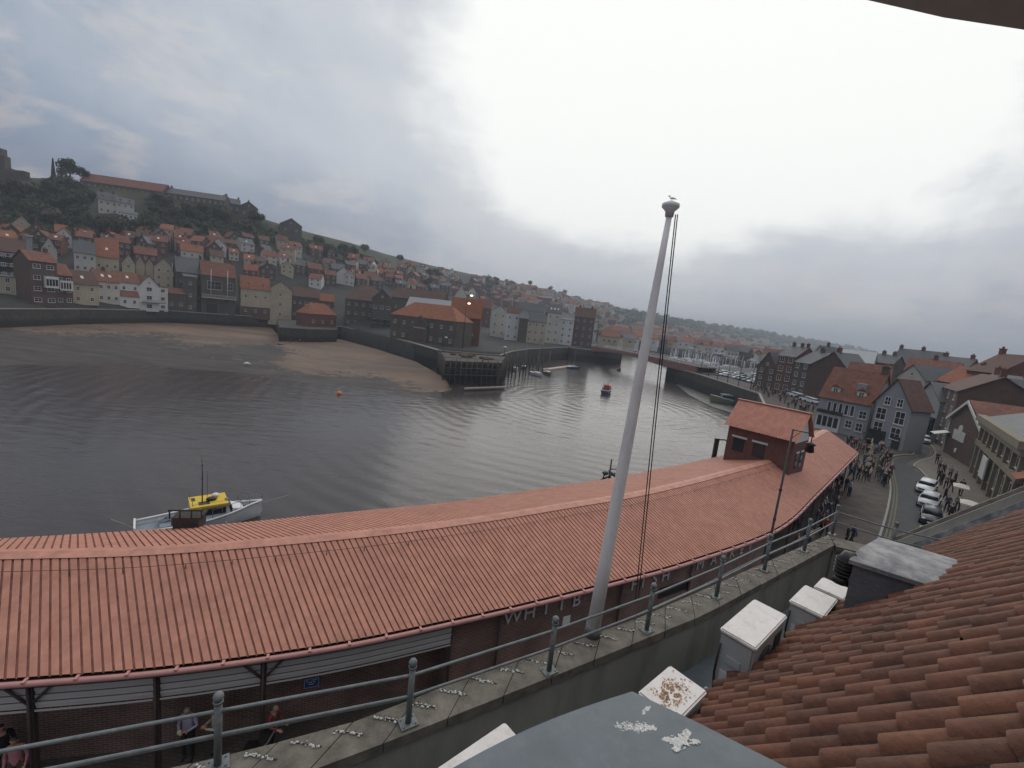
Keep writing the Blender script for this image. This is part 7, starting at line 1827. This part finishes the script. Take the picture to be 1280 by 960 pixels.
P = G(350, 431, -5.1); b = MB(); b.tube([(P.x-1.2, P.y, -4.8), (P.x, P.y, -4.7), (P.x+1.4, P.y+.3, -4.8)], [.2, .45, .1], 8); thing('dinghy', b, m_grey, (P.x, P.y, -5.1), 'grey dinghy lying on the sand near the bastion', 'dinghy')

# ------------------------------------------------------------------ timber jetty and piles
jt = empty('timber_jetty', G(585, 487, WZ), 0, 'dark timber jetty block with open piles and pale waling at its foot', 'jetty')
c4 = [G(548, 441), G(556, 452), G(628, 455), G(634, 447)]
b = MB(); b.prism([(p.x, p.y) for p in c4], -.5, .25); link('deck', b, m_wood, jt)
b = MB(); 
inner4 = [c4[0].lerp(c4[2], .06), c4[1].lerp(c4[3], .06), c4[2].lerp(c4[0], .06), c4[3].lerp(c4[1], .06)]
b.prism([(p.x, p.y) for p in inner4], -7, -.51); link('core', b, m_quay, jt)
for k in range(22):
    for (p, q) in ((c4[1], c4[2]), (c4[0], c4[1]), (c4[2], c4[3])):
        L_ = (q-p).length
        if k/22*22 > L_/1.6: continue
        s_ = p.lerp(q, min(1, k*1.6/L_)); b = MB(); b.tube([(s_.x, s_.y, -7), (s_.x+random.uniform(-.05, .05), s_.y, .4+random.uniform(-.2, .5))], .19, 6); link('pile', b, m_wood, jt)
b = MB(); p, q = G(580, 487, WZ+.4), G(632, 485, WZ+.4); b.obox(p, q-p, Vector((0, 1.0, 0)), (0, 0, .35)); link('waling', b, m_coping, jt)
b = MB(); 
for z in (-1.6, -3.4): b.tube([Vector((c4[1].x, c4[1].y-.25, z)), Vector((c4[2].x, c4[2].y-.25, z))], .16, 5)
link('brace', b, m_wood, jt)
b = MB(); pts = [Vector((p.x, p.y, 1.1)) for p in c4]; b.tube(pts, .05, 5)
for p, q in zip(c4, c4[1:]):
    for k in range(9): s_ = p.lerp(q, k/8); b.tube([(s_.x, s_.y, .2), (s_.x, s_.y, 1.15)], .05, 5)
link('handrail', b, m_wood, jt)
b = MB(); 
for i in range(14): P = c4[0].lerp(c4[2], random.uniform(.15, .85))+Vector((random.uniform(-2, 2), random.uniform(-1, 4), 0)); b.ball((P.x, P.y, .5), (random.uniform(.5, 1.4), random.uniform(.4, 1), random.uniform(.3, .7)), 8, 5)
link('net_heap', b, mat('fishing_net', (.10, .07, .05), .95, .4, 4, .8, 10), jt)
for i in range(11):
    x = 636+i*4.2+random.uniform(-1, 1); y = 472-i*.8; P = G(x, y, WZ); b = MB(); b.tube([(P.x, P.y, WZ-1), (P.x+random.uniform(-.1, .1), P.y, top(Vector((P.x, P.y, WZ)), 446-random.uniform(0, 3)))], .2, 7)
    thing('mooring_pile', b, m_wood, (P.x, P.y, WZ), f'{ordw(i)} slim timber mooring pile out from the jetty', 'pile', 'mooring piles between jetty and yachts')
# lit twin lamp, other lamps
def qlamp(P, z1, hd, label, lit):
    r = empty('lamp_post', P, 0, label, 'lamp post', local=True); b = MB(); b.tube([(0, 0, 0), (0, 0, z1)], [.14, .07], 7)
    for h_ in hd: b.tube([(0, 0, h_[2]), (h_[0], 0, h_[2])], .05, 5)
    link('post', b, m_dark, r, (0, 0, 0))
    for h_ in hd: b = MB(); b.ball((h_[0], 0, h_[2]), (.55, .4, .3), 10, 6); link('lamp_head', b, lit, r, (0, 0, 0))
P = G(578, 436); z1 = top(P, 369); z2 = top(P, 379); qlamp(P, z1+.4, [(1.5, 0, z1), (.9, 0, z2)], 'tall quay lamp with two glowing orange heads at different heights', m_signal)
P = G(630, 446); z1 = top(P, 434); qlamp(P, z1, [(.0, 0, z1)], 'short lamp with round white head by the jetty corner', m_white)
P = G(553, 434); z1 = top(P, 420); qlamp(P, z1, [(1.0, 0, z1*.9)], 'low lamp with white head in front of brown hall doors', m_white)
P = terr(524, 352); qlamp(P, top(P, 347)-P.z+3, [(0, 0, top(P, 347)-P.z+2)], 'small white headed lamp among the cottages above the hall', m_white)
# parked vehicles along the east quay
for i, (x, y) in enumerate([(437, 405), (455, 409), (466, 411), (478, 413), (520, 424), (540, 428)]):
    P = G(x, y, 0); P.z = .1; car(P+Vector((0, 2.5, 0)), radians([60, 70, 150, 60, 150, 60][i]), [cs_, cd_, cd_, cg_, cd_, cs_][i], f'{ordw(i)} parked vehicle from the brick hut along the east quay', 'vehicles on the east quay')

# ------------------------------------------------------------------ swing bridge
bA, bB = G(738, 438, 0), G(870, 466, 0)
br_ = empty('swing_bridge', (bA+bB)/2, 0, 'low red brown swing bridge crossing the harbour with pale parapet railings', 'bridge')
d = (bB-bA); d.z = 0; L_ = d.length; ex = d.normalized(); ey = Vector((-ex.y, ex.x, 0))
b = MB(); n_ = 16; bot = []; tp = []
for i in range(n_+1):
    t = i/n_; z = 2.3+.6*sin(pi*t); arch = 1.0+1.5*abs(2*min(t/.72, 1.0)-1)**1.6; tp.append(bA+ex*(L_*t)+Vector((0, 0, z))); bot.append(bA+ex*(L_*t)+Vector((0, 0, z-.35-arch)))
for i in range(n_): b.add([bot[i], bot[i+1], tp[i+1], tp[i]]+[p+ey*.5 for p in (bot[i], bot[i+1], tp[i+1], tp[i])], [(0, 1, 2, 3), (7, 6, 5, 4), (0, 4, 5, 1), (3, 2, 6, 7)])
link('girder', b, mat('bridge_red', (.24, .115, .095), .7, .15, 1), br_)
b2_ = MB(); b2_.add([p+ey*9 for p in b.v], b.f); link('girder', b2_, mat('bridge_red', (1, 1, 1)), br_)
b = MB()
for i in range(n_): q = [tp[i]+ey*.5-Vector((0, 0, .1)), tp[i+1]+ey*.5-Vector((0, 0, .1)), tp[i+1]+ey*9-Vector((0, 0, .1)), tp[i]+ey*9-Vector((0, 0, .1))]; b.ext(q, (0, 0, -.3))
link('deck', b, m_road, br_)
for off in (0.1, 9.3):
    b = MB(); 
    for zz_ in (.5, 1.1): b.tube([p+ey*off+Vector((0, 0, zz_)) for p in tp], .08, 5)
    for i in range(40): t = i/39; p = bA+ex*(L_*t)+Vector((0, 0, 2.3+.6*sin(pi*t)))+ey*off; b.tube([p, p+Vector((0, 0, 1.15))], .06, 5)
    link('railing', b, m_wframe, br_)
for (P0, P1, lab) in ((G(716, 436), G(778, 442), 'left stone bridge pier standing dark in the channel'), (G(834, 457), G(880, 468), 'right stone bridge pier with small white control cabin')):
    b = MB(); dd = P1-P0; nn = Vector((-dd.y, dd.x, 0)).normalized(); b.ext([Vector((P0.x, P0.y, -7)), Vector((P1.x, P1.y, -7)), Vector((P1.x, P1.y, -7))+nn*10, Vector((P0.x, P0.y, -7))+nn*10], (0, 0, 7.25)); thing('bridge_pier', b, m_quay, (P0.x, P0.y, -6), lab, 'bridge pier')
P = G(868, 478, -4.0); r = empty('control_cabin', (P.x, P.y, -5.2), radians(-40), 'small white glazed control cabin at the foot of right bridge pier', 'cabin', local=True)
b = MB(); b.box(-2.2, -1.5, 0, 2.2, 1.5, 1.2); b.box(-2.2, -1.5, 3.0, 2.2, 1.5, 3.4)
for x in (-2.2, -.8, .6, 2.0): b.box(x, -1.5, 1.2, x+.2, -1.3, 3.0); b.box(x, 1.3, 1.2, x+.2, 1.5, 3.0)
link('frame', b, m_white, r, (0, 0, 0)); b = MB(); b.box(-2.0, -1.25, 1.2, 2.0, 1.25, 3.0); link('pane', b, m_glass, r, (0, 0, 0)); b = MB(); b.box(-2, -1.4, -1.5, 2, 1.4, -.003); link('base', b, m_quay, r, (0, 0, 0))
# mud flat by the near bank beyond the tower
mf = [G(x, y, WZ+.03) for x, y in [(845, 480), (862, 494), (890, 508), (915, 516), (960, 515), (950, 500), (900, 492), (870, 485)]]
b = MB(); b.add(mf, [list(range(len(mf)))]); struct('mud_bank', b, mat('grey_mud', (.09, .085, .08), .5, .3, .4, .5, 3, dirt=(.17, .165, .16), scale2=.8))
wk = MB()
# upper harbour water marina boats
random.seed(12)
mb_ = []
for i in range(200):
    if i < 130:
        x = random.uniform(835, 985); Y = random.uniform(212, 360); P = W(x, Y, WZ)
    else:
        x = random.uniform(760, 975); yq = interp(QY_T, x); P = terr(x, yq-random.uniform(.5, 7)); P.z += .3
    mb_.append(P)
pm_ = []
for k in range(3):
    m1 = MB(); a, s_ = hull_mesh(9, 2.9, .3, 1.3, .4); m1 = a; m1.box(-1.8, -1, 1.0, 2, 1, 2.3, 1); m1.tube([(.5, 0, 1), (.5, 0, 9)], .1, 5, 1)
    me_ = m1.mesh('moored_boat'); me_.materials.append([m_hullw, m_navy, m_hullw][k]); me_.materials.append(m_hullw); pm_.append(me_)
for i, P in enumerate(mb_):
    o = bpy.data.objects.new('moored_boat', pm_[i % 3]); COL.objects.link(o); o.location = P; o.rotation_euler = (0, 0, random.uniform(0, 6)); 
    tag(o, f'tiny {["white", "navy", "white"][i % 3]} {["boat", "boat", "cruiser"][i % 3]} among the packed marina masts beyond the bridge', 'boat', f'{["white", "navy", "cruiser"][i % 3]} marina boats beyond the bridge')
# quay edge lamp posts on far near-bank
for i in range(7):
    P = G(948, 492).lerp(G(870, 467), i/6)+Vector((1.5, 0, 0)); P.z = 0; b = MB(); b.tube([(P.x, P.y, 0), (P.x, P.y, 8)], [.12, .06], 6); b.tube([(P.x, P.y, 8), (P.x-1.6, P.y, 8.2)], .06, 5); b.box(P.x-2.1, P.y-.15, 8.1, P.x-1.5, P.y+.15, 8.3)
    thing('lamp_post', b, m_dark, (P.x, P.y, 0), f'{ordw(i)} plain lamp post from the market end along the far quay', 'lamp post', 'lamp posts on the far quay')
